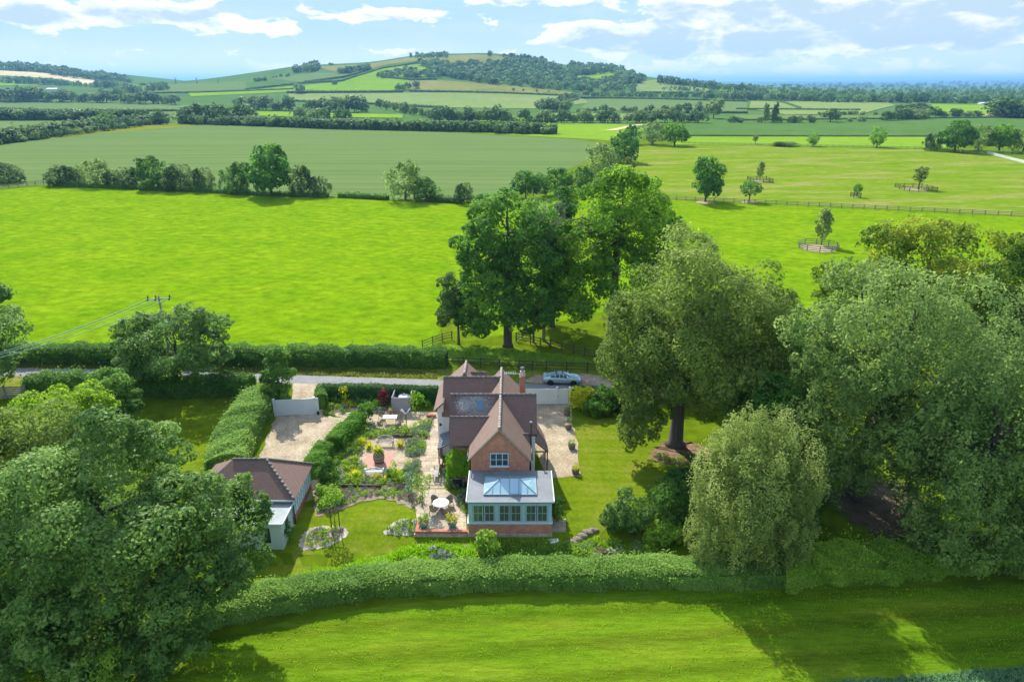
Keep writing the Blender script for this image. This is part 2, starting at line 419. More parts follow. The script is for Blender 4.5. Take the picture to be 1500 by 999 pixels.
M['crop'] = mat('young_wheat', (0.103,0.162,0.048), (0.127,0.179,0.058), scale=.02, c3=(0.114,0.172,0.052), bump=.2, bscale=2, fine=(.25,.10), rough=.9, spec=.0, stretch=(.15,3,1,.03), stripes=(.024,.02,.20,1.0,.93))
M['crop_pale'] = mat('pale_crop', (.150,.215,.055), (.190,.235,.075), scale=.012, bump=.0, fine=(.08,.12), rough=.9, spec=.0)
M['field_lime'] = mat('lime_grass_field', (.135,.245,.012), (.175,.275,.022), scale=.010, bump=.0, fine=(.10,.12), rough=.9, spec=.0)
M['field_mid'] = mat('mid_green_field', (.065,.130,.028), (.085,.155,.036), scale=.012, bump=.0, fine=(.10,.14), rough=.9, spec=.0)
M['field_olive'] = mat('olive_hill_grass', (.150,.165,.036), (.205,.200,.055), scale=.012, bump=.0, fine=(.05,.18), rough=.9, spec=.0)
M['field_tan'] = mat('ripe_tan_field', (0.447,0.376,0.196), (0.537,0.447,0.251), scale=.01, rough=.9, spec=.0)
M['margin'] = mat('field_margin_grass', (0.124,0.165,0.008), (0.206,0.193,0.042), scale=.05, c3=(0.145,0.179,0.014), fine=(.4,.2), rough=.9, spec=.0)
M['asphalt'] = mat('worn_asphalt', (0.173,0.173,0.176), (0.232,0.227,0.224), scale=.8, fine=(9,.12), rough=.9)
M['gravel'] = mat('pale_gravel', (.30,.235,.155), (.47,.385,.27), scale=.5, c3=(.39,.315,.21), bump=.8, bscale=14, fine=(5,.34), rough=.95, spec=.05, stripes=(.30,1.25,.06,7,.45))
M['dirt'] = mat('pinkish_track_dirt', (0.268,0.196,0.134), (0.429,0.341,0.242), scale=.5, c3=(0.322,0.251,0.169), bump=.5, bscale=8, fine=(4,.25), rough=.95, spec=.0)
M['soil'] = mat('dry_bed_soil', (0.179,0.134,0.090), (0.322,0.259,0.196), scale=1.2, c3=(0.242,0.189,0.134), bump=.7, bscale=10, fine=(5,.3), rough=.95, spec=.0)
M['mulch'] = mat('pale_shingle_mulch', (0.332,0.283,0.214), (0.537,0.479,0.391), scale=1.6, bump=.7, bscale=14, fine=(6,.35), rough=.95, spec=.0)
M['bark_chip'] = mat('reddish_bark_chip', (0.151,0.090,0.055), (0.275,0.186,0.124), scale=1.5, bump=.7, bscale=14, fine=(6,.35), rough=.95, spec=.0)
M['bark'] = mat('grey_brown_bark', (0.069,0.058,0.048), (0.151,0.130,0.106), scale=2.5, bump=.6, bscale=9, rough=.95, stretch=(3,3,.5)); BARK = M['bark']
M['bark_pale'] = mat('pale_dead_bark', (0.234,0.220,0.199), (0.317,0.302,0.275), scale=3, rough=.9)

LM = {}
LM['oak'] = leafmat('oak_leaves', (0.027,0.074,0.013), (0.056,0.128,0.019), (0.114,0.202,0.027))
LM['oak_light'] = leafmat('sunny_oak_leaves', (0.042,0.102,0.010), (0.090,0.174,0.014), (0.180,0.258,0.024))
LM['chestnut'] = leafmat('chestnut_leaves', (.034,.078,.014), (.072,.130,.024), (.150,.220,.058), rough=.5, spec=.22)
LM['ash'] = leafmat('ash_leaves', (.052,.085,.016), (.098,.138,.026), (.165,.210,.045))
LM['beech'] = leafmat('grey_green_leaves', (0.056,0.097,0.024), (0.106,0.157,0.039), (0.178,0.238,0.063))
LM['sycamore'] = leafmat('sycamore_leaves', (.035,.075,.008), (.085,.135,.012), (.200,.215,.020))
LM['birch'] = leafmat('birch_leaves', (0.073,0.110,0.022), (0.128,0.168,0.039), (0.201,0.238,0.073))
LM['lime_leaf'] = leafmat('yellow_green_leaves', (.070,.130,.006), (.125,.200,.010), (.210,.280,.020))
LM['hedge'] = leafmat('hedge_leaves', (.028,.070,.012), (.058,.120,.018), (.115,.190,.030))
LM['hedge_light'] = leafmat('light_hedge_leaves', (.060,.115,.022), (.110,.185,.034), (.185,.260,.060))
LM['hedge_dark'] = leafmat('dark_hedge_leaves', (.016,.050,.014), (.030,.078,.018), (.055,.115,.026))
LM['topiary'] = leafmat('glossy_topiary_leaves', (.030,.085,.010), (.060,.135,.014), (.115,.210,.022))
LM['thorn'] = leafmat('hawthorn_leaves', (.022,.050,.018), (.046,.085,.024), (.095,.135,.035))
LM['far'] = leafmat('distant_leaves', (.026,.058,.018), (.052,.098,.026), (.105,.155,.042), trans=.35, spec=.1)
LM['far_light'] = leafmat('distant_light_leaves', (.055,.090,.026), (.095,.140,.040), (.155,.200,.060), trans=.35, spec=.1)
LM['ivy'] = leafmat('creeper_leaves', (.055,.125,.008), (.100,.200,.010), (.170,.270,.020))
LM['yellow'] = leafmat('golden_leaves', (.150,.190,.006), (.270,.280,.012), (.420,.370,.025))
LM['fern'] = leafmat('fresh_green_leaves', (.065,.130,.012), (.125,.205,.020), (.210,.280,.040))
LM['lavender'] = leafmat('lavender_leaves', (.070,.095,.048), (.120,.145,.085), (.185,.195,.180))
LM['silver'] = leafmat('silvery_leaves', (.055,.098,.048), (.095,.145,.075), (.170,.215,.130))
LM['lilac'] = leafmat('lilac_flowers', (.060,.080,.050), (.100,.115,.100), (.170,.165,.200))
LM['white'] = leafmat('white_flowers', (.050,.090,.018), (.150,.180,.100), (.360,.360,.320))
LM['maple'] = leafmat('red_maple_leaves', (.050,.008,.012), (.090,.014,.022), (.150,.035,.045))
LM['plum'] = leafmat('plum_leaves', (.060,.030,.035), (.130,.075,.085), (.250,.170,.180))
LM['bronze'] = leafmat('bronze_flowers', (.110,.150,.010), (.240,.250,.020), (.480,.260,.060))
LM['dry_grass'] = leafmat('dry_grass_blades', (.060,.080,.010), (.095,.115,.018), (.150,.140,.040))
LM['grass'] = leafmat('long_grass_blades', (.095,.180,.006), (.150,.270,.008), (.230,.340,.020))
LM['kale'] = leafmat('blue_green_crop_leaves', (.050,.110,.050), (.080,.155,.075), (.140,.220,.130))

# ------------------------------------------------------------------ sky, sun, haze
SUN_EL, SUN_AZ = R(42), R(-20.5)      # azimuth measured from +Y towards +X
def sky():
    w = bpy.data.worlds.new('World'); bpy.context.scene.world = w; w.use_nodes = True
    nt = w.node_tree; n = nt.nodes; L = nt.links
    bg = n['Background']; bg.inputs['Strength'].default_value = SKY_STRENGTH
    st = n.new('ShaderNodeTexSky'); st.sky_type = 'NISHITA'; st.sun_disc = False
    st.sun_elevation = SUN_EL; st.sun_rotation = SUN_AZ; st.altitude = 60; st.air_density = 1.0; st.dust_density = 0.6; st.ozone_density = 1.6
    tc = n.new('ShaderNodeTexCoord'); sep = n.new('ShaderNodeSeparateXYZ'); L.new(tc.outputs['Generated'], sep.inputs[0])
    def math_(op, a, b=None, clamp=False):
        m = n.new('ShaderNodeMath'); m.operation = op; m.use_clamp = clamp
        for i, v in enumerate((a, b)):
            if v is None: continue
            if isinstance(v, (int, float)): m.inputs[i].default_value = v
            else: L.new(v, m.inputs[i])
        return m.outputs[0]
    az = math_('ARCTAN2', sep.outputs['X'], sep.outputs['Y']); el = math_('ARCSINE', sep.outputs['Z'])
    def cloud_noise(dz, sc, det, zs, seed):
        cb = n.new('ShaderNodeCombineXYZ')
        L.new(math_('MULTIPLY', az, sc), cb.inputs[0]); L.new(math_('MULTIPLY', math_('ADD', el, dz), sc*zs), cb.inputs[1]); cb.inputs[2].default_value = seed
        z = n.new('ShaderNodeTexNoise'); z.inputs['Scale'].default_value = 1; z.inputs['Detail'].default_value = det; z.inputs['Roughness'].default_value = .56
        z.inputs['Distortion'].default_value = .25
        L.new(cb.outputs[0], z.inputs['Vector']); return z.outputs['Fac']
    # patches of cloud cover: (azimuth, elevation, half width, half height, weight) in radians
    patches = [(-.50,.078,.19,.016,.25),(-.60,.070,.10,.012,.16),(-.36,.072,.08,.012,.16),(-.10,.083,.055,.009,.22),(-.17,.083,.03,.007,.16),(.02,.100,.10,.007,.2),(.08,.070,.055,.007,.19),
               (.28,.078,.13,.026,.30),(.50,.085,.18,.024,.32),(.66,.085,.12,.022,.30),(.42,.048,.30,.020,.31),(.18,.052,.10,.016,.22),(-.28,.018,.22,.010,.17),(.34,.012,.4,.010,.12)]
    cov = None
    for a0, e0, aw, ew, wt in patches:
        da = math_('MULTIPLY', math_('SUBTRACT', az, a0), 1/aw); de = math_('MULTIPLY', math_('SUBTRACT', el, e0), 1/ew)
        q = math_('ADD', math_('MULTIPLY', da, da), math_('MULTIPLY', de, de))
        g = math_('MULTIPLY', math_('EXPONENT', math_('MULTIPLY', q, -.8)), wt)
        cov = g if cov is None else math_('ADD', cov, g)
    high = math_('MULTIPLY', math_('GREATER_THAN', el, .2), .10)  # even cloud cover above the view, added for extra fill light
    cov = math_('ADD', math_('MINIMUM', cov, .36), high)
    n1 = cloud_noise(0, 17, 10, 2.5, 3.1); n2 = cloud_noise(.011, 17, 6, 2.5, 3.1)
    d1 = math_('ADD', n1, cov); d2 = math_('ADD', n2, cov)
    def rng_(v, a, b, c=0, d=1, sm=True):
        m = n.new('ShaderNodeMapRange'); m.interpolation_type = 'SMOOTHSTEP' if sm else 'LINEAR'
        L.new(v, m.inputs['Value'])
        for k, x in zip(('From Min','From Max','To Min','To Max'), (a,b,c,d)): m.inputs[k].default_value = x
        return m.outputs['Result']
    alpha = rng_(d1, .62, .69)
    shade = rng_(d2, .66, .88)          # how much cloud lies above: the grey undersides
    wisp = rng_(cloud_noise(.3, 5, 6, 4, 9.), .45, .78, 0, .30)
    mixc = n.new('ShaderNodeMixRGB'); mixc.inputs[1].default_value = (*CLOUD_LIT, 1); mixc.inputs[2].default_value = (*CLOUD_DARK, 1)
    L.new(shade, mixc.inputs['Fac'])
    # hazy pale horizon band
    hz = rng_(el, .10, .55, .97, .0)
    m0 = n.new('ShaderNodeMixRGB'); m0.inputs[2].default_value = (*SKY_PALE, 1); L.new(hz, m0.inputs['Fac']); L.new(st.outputs['Color'], m0.inputs[1])
    hb_ = n.new('ShaderNodeMixRGB'); hb_.inputs[2].default_value = (2.8,3.0,3.05,1); L.new(rng_(el, -.01, .07, .85, 0), hb_.inputs['Fac']); L.new(m0.outputs[0], hb_.inputs[1]); m0 = hb_
    m1 = n.new('ShaderNodeMixRGB'); m1.inputs[2].default_value = (*[c*.96 for c in CLOUD_LIT], 1); L.new(wisp, m1.inputs['Fac']); L.new(m0.outputs[0], m1.inputs[1])
    m2 = n.new('ShaderNodeMixRGB'); L.new(alpha, m2.inputs['Fac']); L.new(m1.outputs[0], m2.inputs[1]); L.new(mixc.outputs[0], m2.inputs[2])
    L.new(m2.outputs[0], bg.inputs['Color'])
    sd = bpy.data.lights.new('sun', 'SUN'); sd.energy = SUN_STRENGTH; sd.angle = R(.53); sd.color = (1, .955, .87)
    so = bpy.data.objects.new('sun', sd); C.objects.link(so)
    dirv = Vector((math.sin(SUN_AZ)*math.cos(SUN_EL), math.cos(SUN_AZ)*math.cos(SUN_EL), math.sin(SUN_EL)))
    so.rotation_euler = dirv.to_track_quat('Z', 'Y').to_euler(); so.location = (-30, 80, 90)
    vs = bpy.context.scene.view_settings; vs.view_transform = 'Standard'; vs.look = 'None'; vs.exposure = EXPOSURE; vs.gamma = 1; vs.use_curve_mapping = False
SKY_STRENGTH, SUN_STRENGTH, EXPOSURE = .15, 2.9, 1.46
CLOUD_LIT, CLOUD_DARK, SKY_PALE = (2.9,2.9,2.9), (1.55,1.95,2.2), (1.2,1.78,2.25)
sky()
hm = bpy.data.materials.new('haze_air'); hm.use_nodes = True
nt = hm.node_tree; nt.nodes.remove(nt.nodes['Principled BSDF']); pv = nt.nodes.new('ShaderNodeVolumePrincipled')
pv.inputs['Color'].default_value = (.24,.52,.92,1); pv.inputs['Density'].default_value = HAZE = .000080; pv.inputs['Anisotropy'].default_value = .2
nt.links.new(pv.outputs['Volume'], nt.nodes['Material Output'].inputs['Volume'])
mb = MB(); mb.box(-34500, 34500, -420, 42500, -3, 235)
o = mb.build('haze', hm); o['kind'] = 'stuff'

# ------------------------------------------------------------------ terrain sheet
def terrain():
    X, Y = np.meshgrid(GX, GY); Z = terr(X, Y); ny, nx = X.shape
    V = np.stack([X, Y, Z], -1).reshape(-1, 3)
    i = np.arange(ny-1)[:,None]*nx + np.arange(nx-1)[None]; F = np.stack([i, i+1, i+nx+1, i+nx], -1).reshape(-1, 4)
    me = bpy.data.meshes.new('terrain'); me.vertices.add(len(V)); me.vertices.foreach_set('co', V.astype(np.float32).ravel())
    me.loops.add(F.size); me.loops.foreach_set('vertex_index', F.astype(np.int32).ravel())
    me.polygons.add(len(F)); me.polygons.foreach_set('loop_start', np.arange(0, F.size, 4, dtype=np.int32)); me.update(calc_edges=True)
    me.polygons.foreach_set('use_smooth', np.ones(len(F), bool))
    far = F[:, 0]//nx; cy = GY[far]
    me.materials.append(M['base_grass']); me.materials.append(M['field_mid'])
    me.polygons.foreach_set('material_index', (cy > 560).astype(np.int32))
    o = link('terrain', me); o['kind'] = 'structure'
terrain()

# ------------------------------------------------------------------ fields (outlines read off the photo, laid on the ground)
def field(name, pts, m, off): return drape(name, pxpoly(pts), M[m], off)
field('pasture_field', [(-160,281),(0,279),(75,272),(200,279),(350,287),(490,291),(600,296),(690,299),(705,330),(690,420),(655,470),(632,503),(640,530),(-160,530)], 'pasture', .02)
field('crop_field', [(-80,219),(0,210),(120,197),(300,182),(460,188),(640,194),(850,205),(893,213),(852,240),(795,264),(690,295),(640,295),(480,288),(290,279),(75,271),(-80,278)], 'crop', .03)
field('field_margin', [(-80,208),(0,199),(150,189),(237,181),(290,181),(305,183),(120,198.4),(0,211),(-80,220)], 'margin', .08)
field('paddock_field', [(938,213),(1100,214),(1350,219),(1448,227),(1700,262),(2300,350),(2300,365),(1500,317),(1200,302),(960,291),(897,262),(925,228)], 'paddock', .03)
field('near_paddock', [(960,292),(1200,303),(1500,318),(2300,367),(2300,470),(1200,470),(960,440),(700,500),(700,330),(730,300),(880,266)], 'pasture', .03)
field('far_paddock_strip', [(1005,200),(1385,201),(1400,217),(1350,218),(1100,213),(985,212)], 'field_lime', .08)
field('mid_field', [(940,179),(1200,176),(1560,172),(2400,165),(2400,205),(1560,200),(1380,200),(1005,199),(925,196)], 'field_mid', .1)
field('lime_field', [(815,181),(925,183),(945,190),(905,207),(855,204),(640,193),(655,184)], 'field_lime', .1)
field('farm_track', [(885,192),(905,188),(930,183),(950,182.5),(925,186),(905,191)], 'field_tan', .2)
field('left_crop_field', [(-60,178),(145,177.5),(152,184),(60,198),(-60,210)], 'crop', .1)
FF = [
 ('field_tan', [(-60,102),(0,103.5),(60,107),(110,113),(190,122.5),(175,125),(100,118),(0,111),(-60,108)]),
 ('field_lime', [(-60,117),(0,118.5),(50,120),(60,126),(-60,125)]),
 ('crop', [(205,124),(300,122),(360,119.5),(440,122),(420,126),(290,136),(205,137)]),
 ('field_mid', [(95,131),(190,134),(190,140),(105,139)]),
 ('field_lime', [(155,140),(232,141),(232,151),(170,148)]),
 ('crop', [(-60,150),(0,150),(130,149.5),(275,154.5),(275,162),(160,165),(-60,158)]),
 ('field_lime', [(-60,160),(0,160),(70,164.5),(40,171),(-60,170)]),
 ('crop', [(190,165),(270,164),(266,173),(190,173)]),
 ('field_mid', [(360,120),(420,118),(440,122),(400,127),(360,131)]),
 ('crop', [(395,116),(465,107),(512,109),(502,114),(445,122)]),
 ('field_olive', [(466,98),(600,85),(640,87),(560,97),(545,101),(490,106)]),
 ('field_lime', [(430,131),(500,121),(545,104),(615,94.5),(642,106),(640,112),(560,114),(600,118),(598,133),(480,134)]),
 ('field_olive', [(640,83),(725,82.5),(745,86),(735,94),(655,95.5),(645,89)]),
 ('field_olive', [(600,119),(640,118),(740,125),(840,136),(830,140),(600,134)]),
 ('field_lime', [(275,136),(360,132),(440,126),(490,121),(480,127),(440,134),(280,142)]),
 ('crop_pale', [(420,138),(590,136.6),(840,141.5),(872,150),(780,160),(650,158),(520,151),(430,148)]),
 ('field_mid', [(520,161),(600,161),(590,172),(530,170)]),
 ('field_lime', [(360,164),(430,165),(590,169),(590,174),(430,172),(360,170)]),
 ('field_lime', [(845,112),(895,106),(905,112),(895,119),(850,121)]),
 ('crop_pale', [(931,122),(1000,119),(1040,132),(1035,137),(930,136)]),
 ('crop', [(862,146),(935,143),(1095,150),(1095,165),(935,165),(850,160)]),
 ('crop_pale', [(815,167),(935,168),(935,177),(775,178)]),
 ('field_lime', [(1045,126),(1095,128),(1100,136),(1060,138)]),
 ('crop_pale', [(1100,149),(1300,150.5),(1312,155),(1260,168),(1150,169),(1097,160)]),
 ('field_lime', [(1360,153),(1462,155),(1452,170),(1360,168)]),
 ('crop', [(1075,169.5),(1300,170),(1320,174),(1075,176)]),
 ('field_lime', [(715,170),(780,172),(770,181),(700,180)]),
]
for i, (m, pts) in enumerate(FF): field('distant_field', pts, m, .35 + .012*i)

# ------------------------------------------------------------------ distant trees and hedges
def vpx(px, py, hpx):
    p = T(px, py); d = ray(px, py); t = p[1]/d[1]; v = (py-499.5)/FPX
    return p, hpx*t/1000/(CP - v*SP), t/1000
def small_tree(nm, n, size, lm, shape, seed, trunk=True, nsub=9, subr=.42):
    """unit tree: height 1, crown half width .5*aspect baked in shape lobes"""
    P, N, Tn = foliage(shape, n, size, nsub, subr, low=-.8)
    mb = MB(); mb.cm = 1
    if trunk: mb.tube([(0,0,-.06),(0,0,.2),(.01,0,.55)], [.035,.026,.012], 6)
    V = leaf_geo(P, N, size*rng.uniform(.7,1.3,len(P)), .75)
    return leaf_mesh(nm, V, Tn, [lm, BARK], mb)
SH = {'round': [(0,0,.50,.46,.46,.48)], 'bushy': [(0,0,.42,.5,.5,.42),(.16,.05,.62,.28,.28,.3),(-.2,0,.5,.28,.3,.3)], 'tall': [(0,0,.5,.26,.26,.48)],
      'oak': [(0,0,.6,.44,.44,.34),(.25,.1,.45,.28,.28,.24),(-.26,0,.5,.28,.28,.25),(.05,-.1,.74,.26,.26,.24)], 'bush': [(0,0,.42,.5,.5,.5)]}
PRO = {}
for k, sh in SH.items():
    PRO[k+'_mid'] = [small_tree('tree_crown', 2600, .055, LM[l], sh, 1, True, 26, .30) for l in ('thorn','oak')]
    PRO[k+'_far'] = [small_tree('tree_crown', 650, .13, LM[l], sh, 2, True) for l in ('far','far','far_light')]
NM = {'bush': ('bush','bush'), 'tall': ('tree','tree'), 'round': ('tree','tree'), 'bushy': ('tree','tree'), 'oak': ('tree','tree')}
def put(kind, px, py, h, w, label, group=None, res='far', var=None, name=None, cat=None):
    p, H, s = vpx(px, py, h); W = w*s
    ms = PRO[kind+'_'+res]; me = ms[var if var is not None else int(rng.integers(len(ms)))]
    o = link(name or NM[kind][0], me, None, p - np.array([0,0,.02*H]))
    base = {'tall': .52}.get(kind, 1.0)
    o.scale = (W/base, W/base*rng.uniform(.9,1.1), H); o.rotation_euler = (0, 0, rng.uniform(0, 6.28))
    return tag(o, label, cat or NM[kind][1], group)
def treeline(a, b, n, hr, wr, label, group, kinds=('round','bushy','oak'), res='far', jit=1.0, var=None):
    for i in range(n):
        t = (i + rng.uniform(.15,.85))/n
        px = a[0] + (b[0]-a[0])*t; py = a[1] + (b[1]-a[1])*t + rng.uniform(-.5,.5)*jit
        h = rng.uniform(*hr)*1.12; put(kinds[int(rng.integers(len(kinds)))], px, py, h, h*rng.uniform(*wr), label, group, res, var)
def far_hedge(pts, hpx, label, group='distant field hedges', lm='far', sub=3):
    W = []
    for (a, b) in zip(pts[:-1], pts[1:]):
        k = max(2, int(abs(b[0]-a[0])/12))
        W += [T(a[0]+(b[0]-a[0])*i/k, a[1]+(b[1]-a[1])*i/k) for i in range(k)]
    W.append(T(*pts[-1])); _, H, s = vpx(*pts[len(pts)//2], hpx)
    W = [w for i, w in enumerate(W) if i == 0 or np.hypot(*(w[:2]-W[i-1][:2])) > .5]
    L = sum(np.hypot(*(b[:2]-a[:2])) for a, b in zip(W[:-1], W[1:]))
    n = int(min(6000, max(160, L/H*26*sub)))
    return hedge('field_hedge', label, W, H*1.1, H, n, H*.5, LM[lm], group=group, wob=.5, core=True, asp=.8)

HL = 'thin dark hedge between two distant fields on the hillside'
for pts, h in [([(360,132),(440,123),(500,119.5),(560,101),(612,93)],2.2),([(205,137.5),(290,136.5),(430,131.5)],2),([(420,137),(590,136)],2.6),
               ([(600,134.6),(740,137.5),(842,142)],2.4),([(-20,102.6),(60,106.5),(115,113)],1.6),([(445,121.6),(503,114),(545,103)],2),
               ([(560,114),(600,118),(640,117)],2),([(930,136.6),(1035,137.5)],2),([(640,95.5),(660,96),(735,94)],2),([(800,160),(835,150),(848,146)],2)]:
    far_hedge(pts, h, HL)
HL2 = 'low dark hedge along the edge of a field below the hill'
for pts, h in [([(-20,160),(75,164),(275,163.6)],3),([(848,144.5),(960,146),(1095,150)],2.4),([(1095,141.5),(1150,152),(1172,160)],2),([(1078,161),(1260,162.5)],2.2),
               ([(-20,150.5),(70,150.8)],3),([(430,149),(520,152),(650,159)],2.4),([(935,166.5),(1095,166.5)],2.6),([(1075,177),(1320,174.5),(1560,172)],2),([(985,199.6),(1200,200.4),(1390,200.6)],2),([(640,176),(815,180)],3)]:
    far_hedge(pts, h, HL2, 'field hedges below the hill')
# nearer far hedges, with trees standing in them
far_hedge([(-20,214),(0,211),(60,202),(150,189),(200,184),(243,180)], 11, 'thick bushy hedge running diagonally along the yellowish margin of the big crop field', None, 'thorn', 4)
far_hedge([(265,181),(370,184),(480,189),(640,192.5),(815,196.5)], 10, 'long dark hedge along the far edge of the big crop field', None, 'thorn', 4)
far_hedge([(-20,176),(60,176),(150,175.5),(215,172)], 9, 'dark hedge behind the grey-green crop field at far left', None, 'thorn', 4)
treeline((268,182),(812,197), 44, (9,15), (.9,1.5), 'rounded dark bush in the long hedge beyond the crop field', 'bushes in the long hedge beyond the crop field', ('bush','round'), jit=.6)
treeline((0,212),(240,181), 18, (9,15), (.9,1.4), 'rounded bush in the diagonal hedge beside the yellowish field margin', 'bushes in the diagonal hedge', ('bush','round'), jit=.6)
put('round', 160, 188, 24, 26, 'pale green round tree rising from the middle of the diagonal hedge', res='mid')
put('round', 235, 182.5, 21, 22, 'round tree at the far end of the diagonal hedge'); put('bush', 72, 200, 18, 18, 'small upright bush poking out of the diagonal hedge')
treeline((0,176),(150,176), 12, (11,17), (1,1.6), 'dark bush in the hedge behind the grey-green crop field', 'bushes behind the grey-green crop field', ('bush','round'))
treeline((0,149.5),(62,150), 6, (12,21), (1,1.4), 'rounded tree in the clump at the far left edge below the hill', 'tree clump at the far left edge')
treeline((62,150),(185,151.5), 12, (11,18), (.8,1.3), 'dark tree in the row along the far side of the pale green field', 'tree row beyond the pale green field')
treeline((188,152),(266,154), 8, (11,18), (.9,1.3), 'tree in the bushy row left of the hill foot', 'tree row left of the hill foot')
treeline((268,180),(368,182), 10, (16,29), (.9,1.2), 'large tree in the grove at the near corner of the crop field hedge', 'grove at the corner of the crop field', var=None)
treeline((352,160),(430,163), 9, (12,22), (.9,1.2), 'tree in the grove left of the pale slope', 'grove left of the pale slope')
treeline((452,165),(532,165), 9, (16,28), (.8,1.2), 'tree in the tall grove in the middle of the valley', 'tall grove in the valley')
treeline((430,178),(520,182), 5, (14,24), (.8,1.1), 'single tree in front of the tall valley grove', 'trees in front of the valley grove')
treeline((555,160),(640,175), 9, (9,18), (.7,1.1), 'slim tree among the loose trees in the valley centre', 'loose trees in the valley centre')
treeline((632,178),(735,180), 11, (14,25), (.8,1.2), 'tree in the row on the valley floor below the dark wood', 'tree row below the dark wood')
treeline((725,196),(815,197), 7, (9,14), (1,1.4), 'bush at the right end of the long crop hedge', 'bushes at the right end of the long hedge', ('bush','round'))
treeline((735,180),(850,181), 10, (10,19), (.9,1.2), 'tree in the line behind the lime green strip', 'tree line behind the lime green strip')
treeline((850,180),(1030,180), 15, (10,20), (.9,1.3), 'tree in the line behind the bushes at the paddock corner', 'tree line behind the paddock corner')
treeline((790,164),(830,165), 5, (12,20), (1,1.3), 'rounded tree in the clump beside the straight lane', 'clump beside the straight lane')
treeline((845,166),(1000,166), 15, (6,12), (.8,1.2), 'small tree in the hedgerow in front of the farm buildings', 'hedgerow in front of the farm buildings')
treeline((985,165),(1045,168), 4, (9,15), (.9,1.2), 'tree beside the tall lone tree in the middle distance', 'trees beside the tall lone tree')
put('oak', 1045, 174, 32, 28, 'tall dark lone tree standing above the hedges right of the hill')
for px in (1121, 1134): put('tall', px, 180, 29, 8, 'slim upright poplar of the close pair in the middle distance', 'pair of slim poplars')
treeline((1110,180),(1190,180), 6, (8,12), (1,1.4), 'low round bush beside the poplar pair', 'bushes beside the poplars', ('bush','round'))
treeline((1068,180),(1090,180), 2, (9,11), (1,1.2), 'low round bush in the open field left of the poplars', 'pair of bushes left of the poplars', ('bush',))
put('oak', 1216, 179, 20, 26, 'broad dark oak in the field hedge right of the poplars'); put('bush', 1261, 178.5, 10, 12, 'small round tree just right of the broad field oak')
put('bush', 1245, 179, 6, 8, 'tiny low bush between the broad oak and the small round tree')
treeline((1190,169),(1300,170), 8, (5,9), (.9,1.5), 'low bush in the thin hedge behind the broad oak', 'low bushes behind the broad oak', ('bush','round'))
treeline((1296,177),(1365,173), 6, (12,18), (1.1,1.5), 'rounded bush in the clump on the right field edge', 'bush clump on the right field edge', ('bush','round'))
treeline((1310,165),(1362,164), 5, (10,15), (1,1.4), 'tree behind the bush clump on the right field edge', 'trees behind the right bush clump')
treeline((1365,173),(1436,172), 6, (8,13), (1,1.5), 'bush in the low row right of the bush clump', 'low bush row at right', ('bush','round'))
treeline((1455,172),(1530,174), 7, (18,28), (1.1,1.4), 'large tree in the dense grove at the right edge', 'dense grove at the right edge')
treeline((795,158),(850,143), 6, (6,12), (.9,1.2), 'dark tree along the straight lane up to the farm', 'trees along the straight lane')
# skyline
treeline((735,84),(800,90), 13, (4,8), (.8,1.1), 'small tree on the skyline of the hill top', 'skyline trees on the hill top', ('round','bushy'))
put('round', 717.5, 82.4, 7.5, 9, 'single round tree alone on the hill skyline'); put('tall', 602, 84.5, 7, 3.5, 'thin upright tree at the left end of the hilltop copse')
treeline((372,120),(392,118), 4, (4,7), (1,1.4), 'bush of the small copse on the low left skyline', 'copse on the low left skyline', ('bush','round'))
treeline((395,115),(428,112), 5, (3,6), (.8,1.1), 'tiny tree on the skyline left of the dark copse', 'tiny skyline trees left of the copse')
put('bush', 485, 96, 4.5, 8, 'small lone bush on the skyline right of the dark copse'); put('oak', 440, 137.5, 16, 18, 'round lone tree on the lower left slope of the hill'); put('bush', 491, 124, 7, 9, 'small dark bush beside the hedge climbing the hill')
treeline((745,133),(810,136), 4, (3,5), (.7,.9), 'tiny lone tree on the olive slope below the wood', 'tiny trees on the olive slope')
treeline((578,134),(612,130), 4, (8,12), (.9,1.2), 'tree of the small group at the foot of the lime green slope', 'group at the foot of the lime slope')
treeline((200,126),(245,125), 5, (3,6), (.9,1.3), 'small tree on the low skyline gap at left', 'small trees on the low skyline gap')

def wood(name, label, regions, cat='wood'):
    """a far-off wood that reads as one mass: one object"""
    Vs, Ts = [], []
    for poly, n, hp in regions:
        P = np.array(poly, float); lo, hi = P.min(0), P.max(0); k = 0
        while k < n:
            q = rng.uniform(lo, hi); ins = False; j = len(P) - 1
            for i in range(len(P)):
                if (P[i][1] > q[1]) != (P[j][1] > q[1]) and q[0] < (P[j][0]-P[i][0])*(q[1]-P[i][1])/(P[j][1]-P[i][1]) + P[i][0]: ins = not ins
                j = i
            if not ins: continue
            k += 1; p, H, s = vpx(q[0], q[1], hp*rng.uniform(.7,1.25)); m = 42
            d = unit(rng.normal(size=(m,3)) + np.array([0,0,.35])); rw = H*rng.uniform(.36,.55)
            pos = np.array([p[0],p[1],p[2]+H*.56]) + d*np.array([rw,rw,H*.44])*rng.uniform(.8,1.1,(m,1))
            Vs.append(leaf_geo(pos, unit(d + rng.normal(size=(m,3))*.4), H*.34*rng.uniform(.7,1.3,m), .8)); Ts.append(rng.normal(.45,.16) + rng.normal(0,.1,m))
    o = link(name, leaf_mesh(name, np.concatenate(Vs), np.concatenate(Ts), [LM['far']])); tag(o, label, cat, None, 'stuff'); return o
wood('hanging_wood', 'large dark wood covering the right half of the hill', [([(648,98),(735,96),(800,96),(845,112),(830,134),(760,128),(700,122),(640,110)],620,8.5),([(735,90),(800,92),(800,98),(740,96)],70,6.5),([(830,100),(900,104),(945,118),(925,122),(900,108),(840,112)],200,9),([(830,122),(930,120),(930,137),(840,135)],150,9),([(900,107),(944,117),(938,124),(900,120)],90,8)])
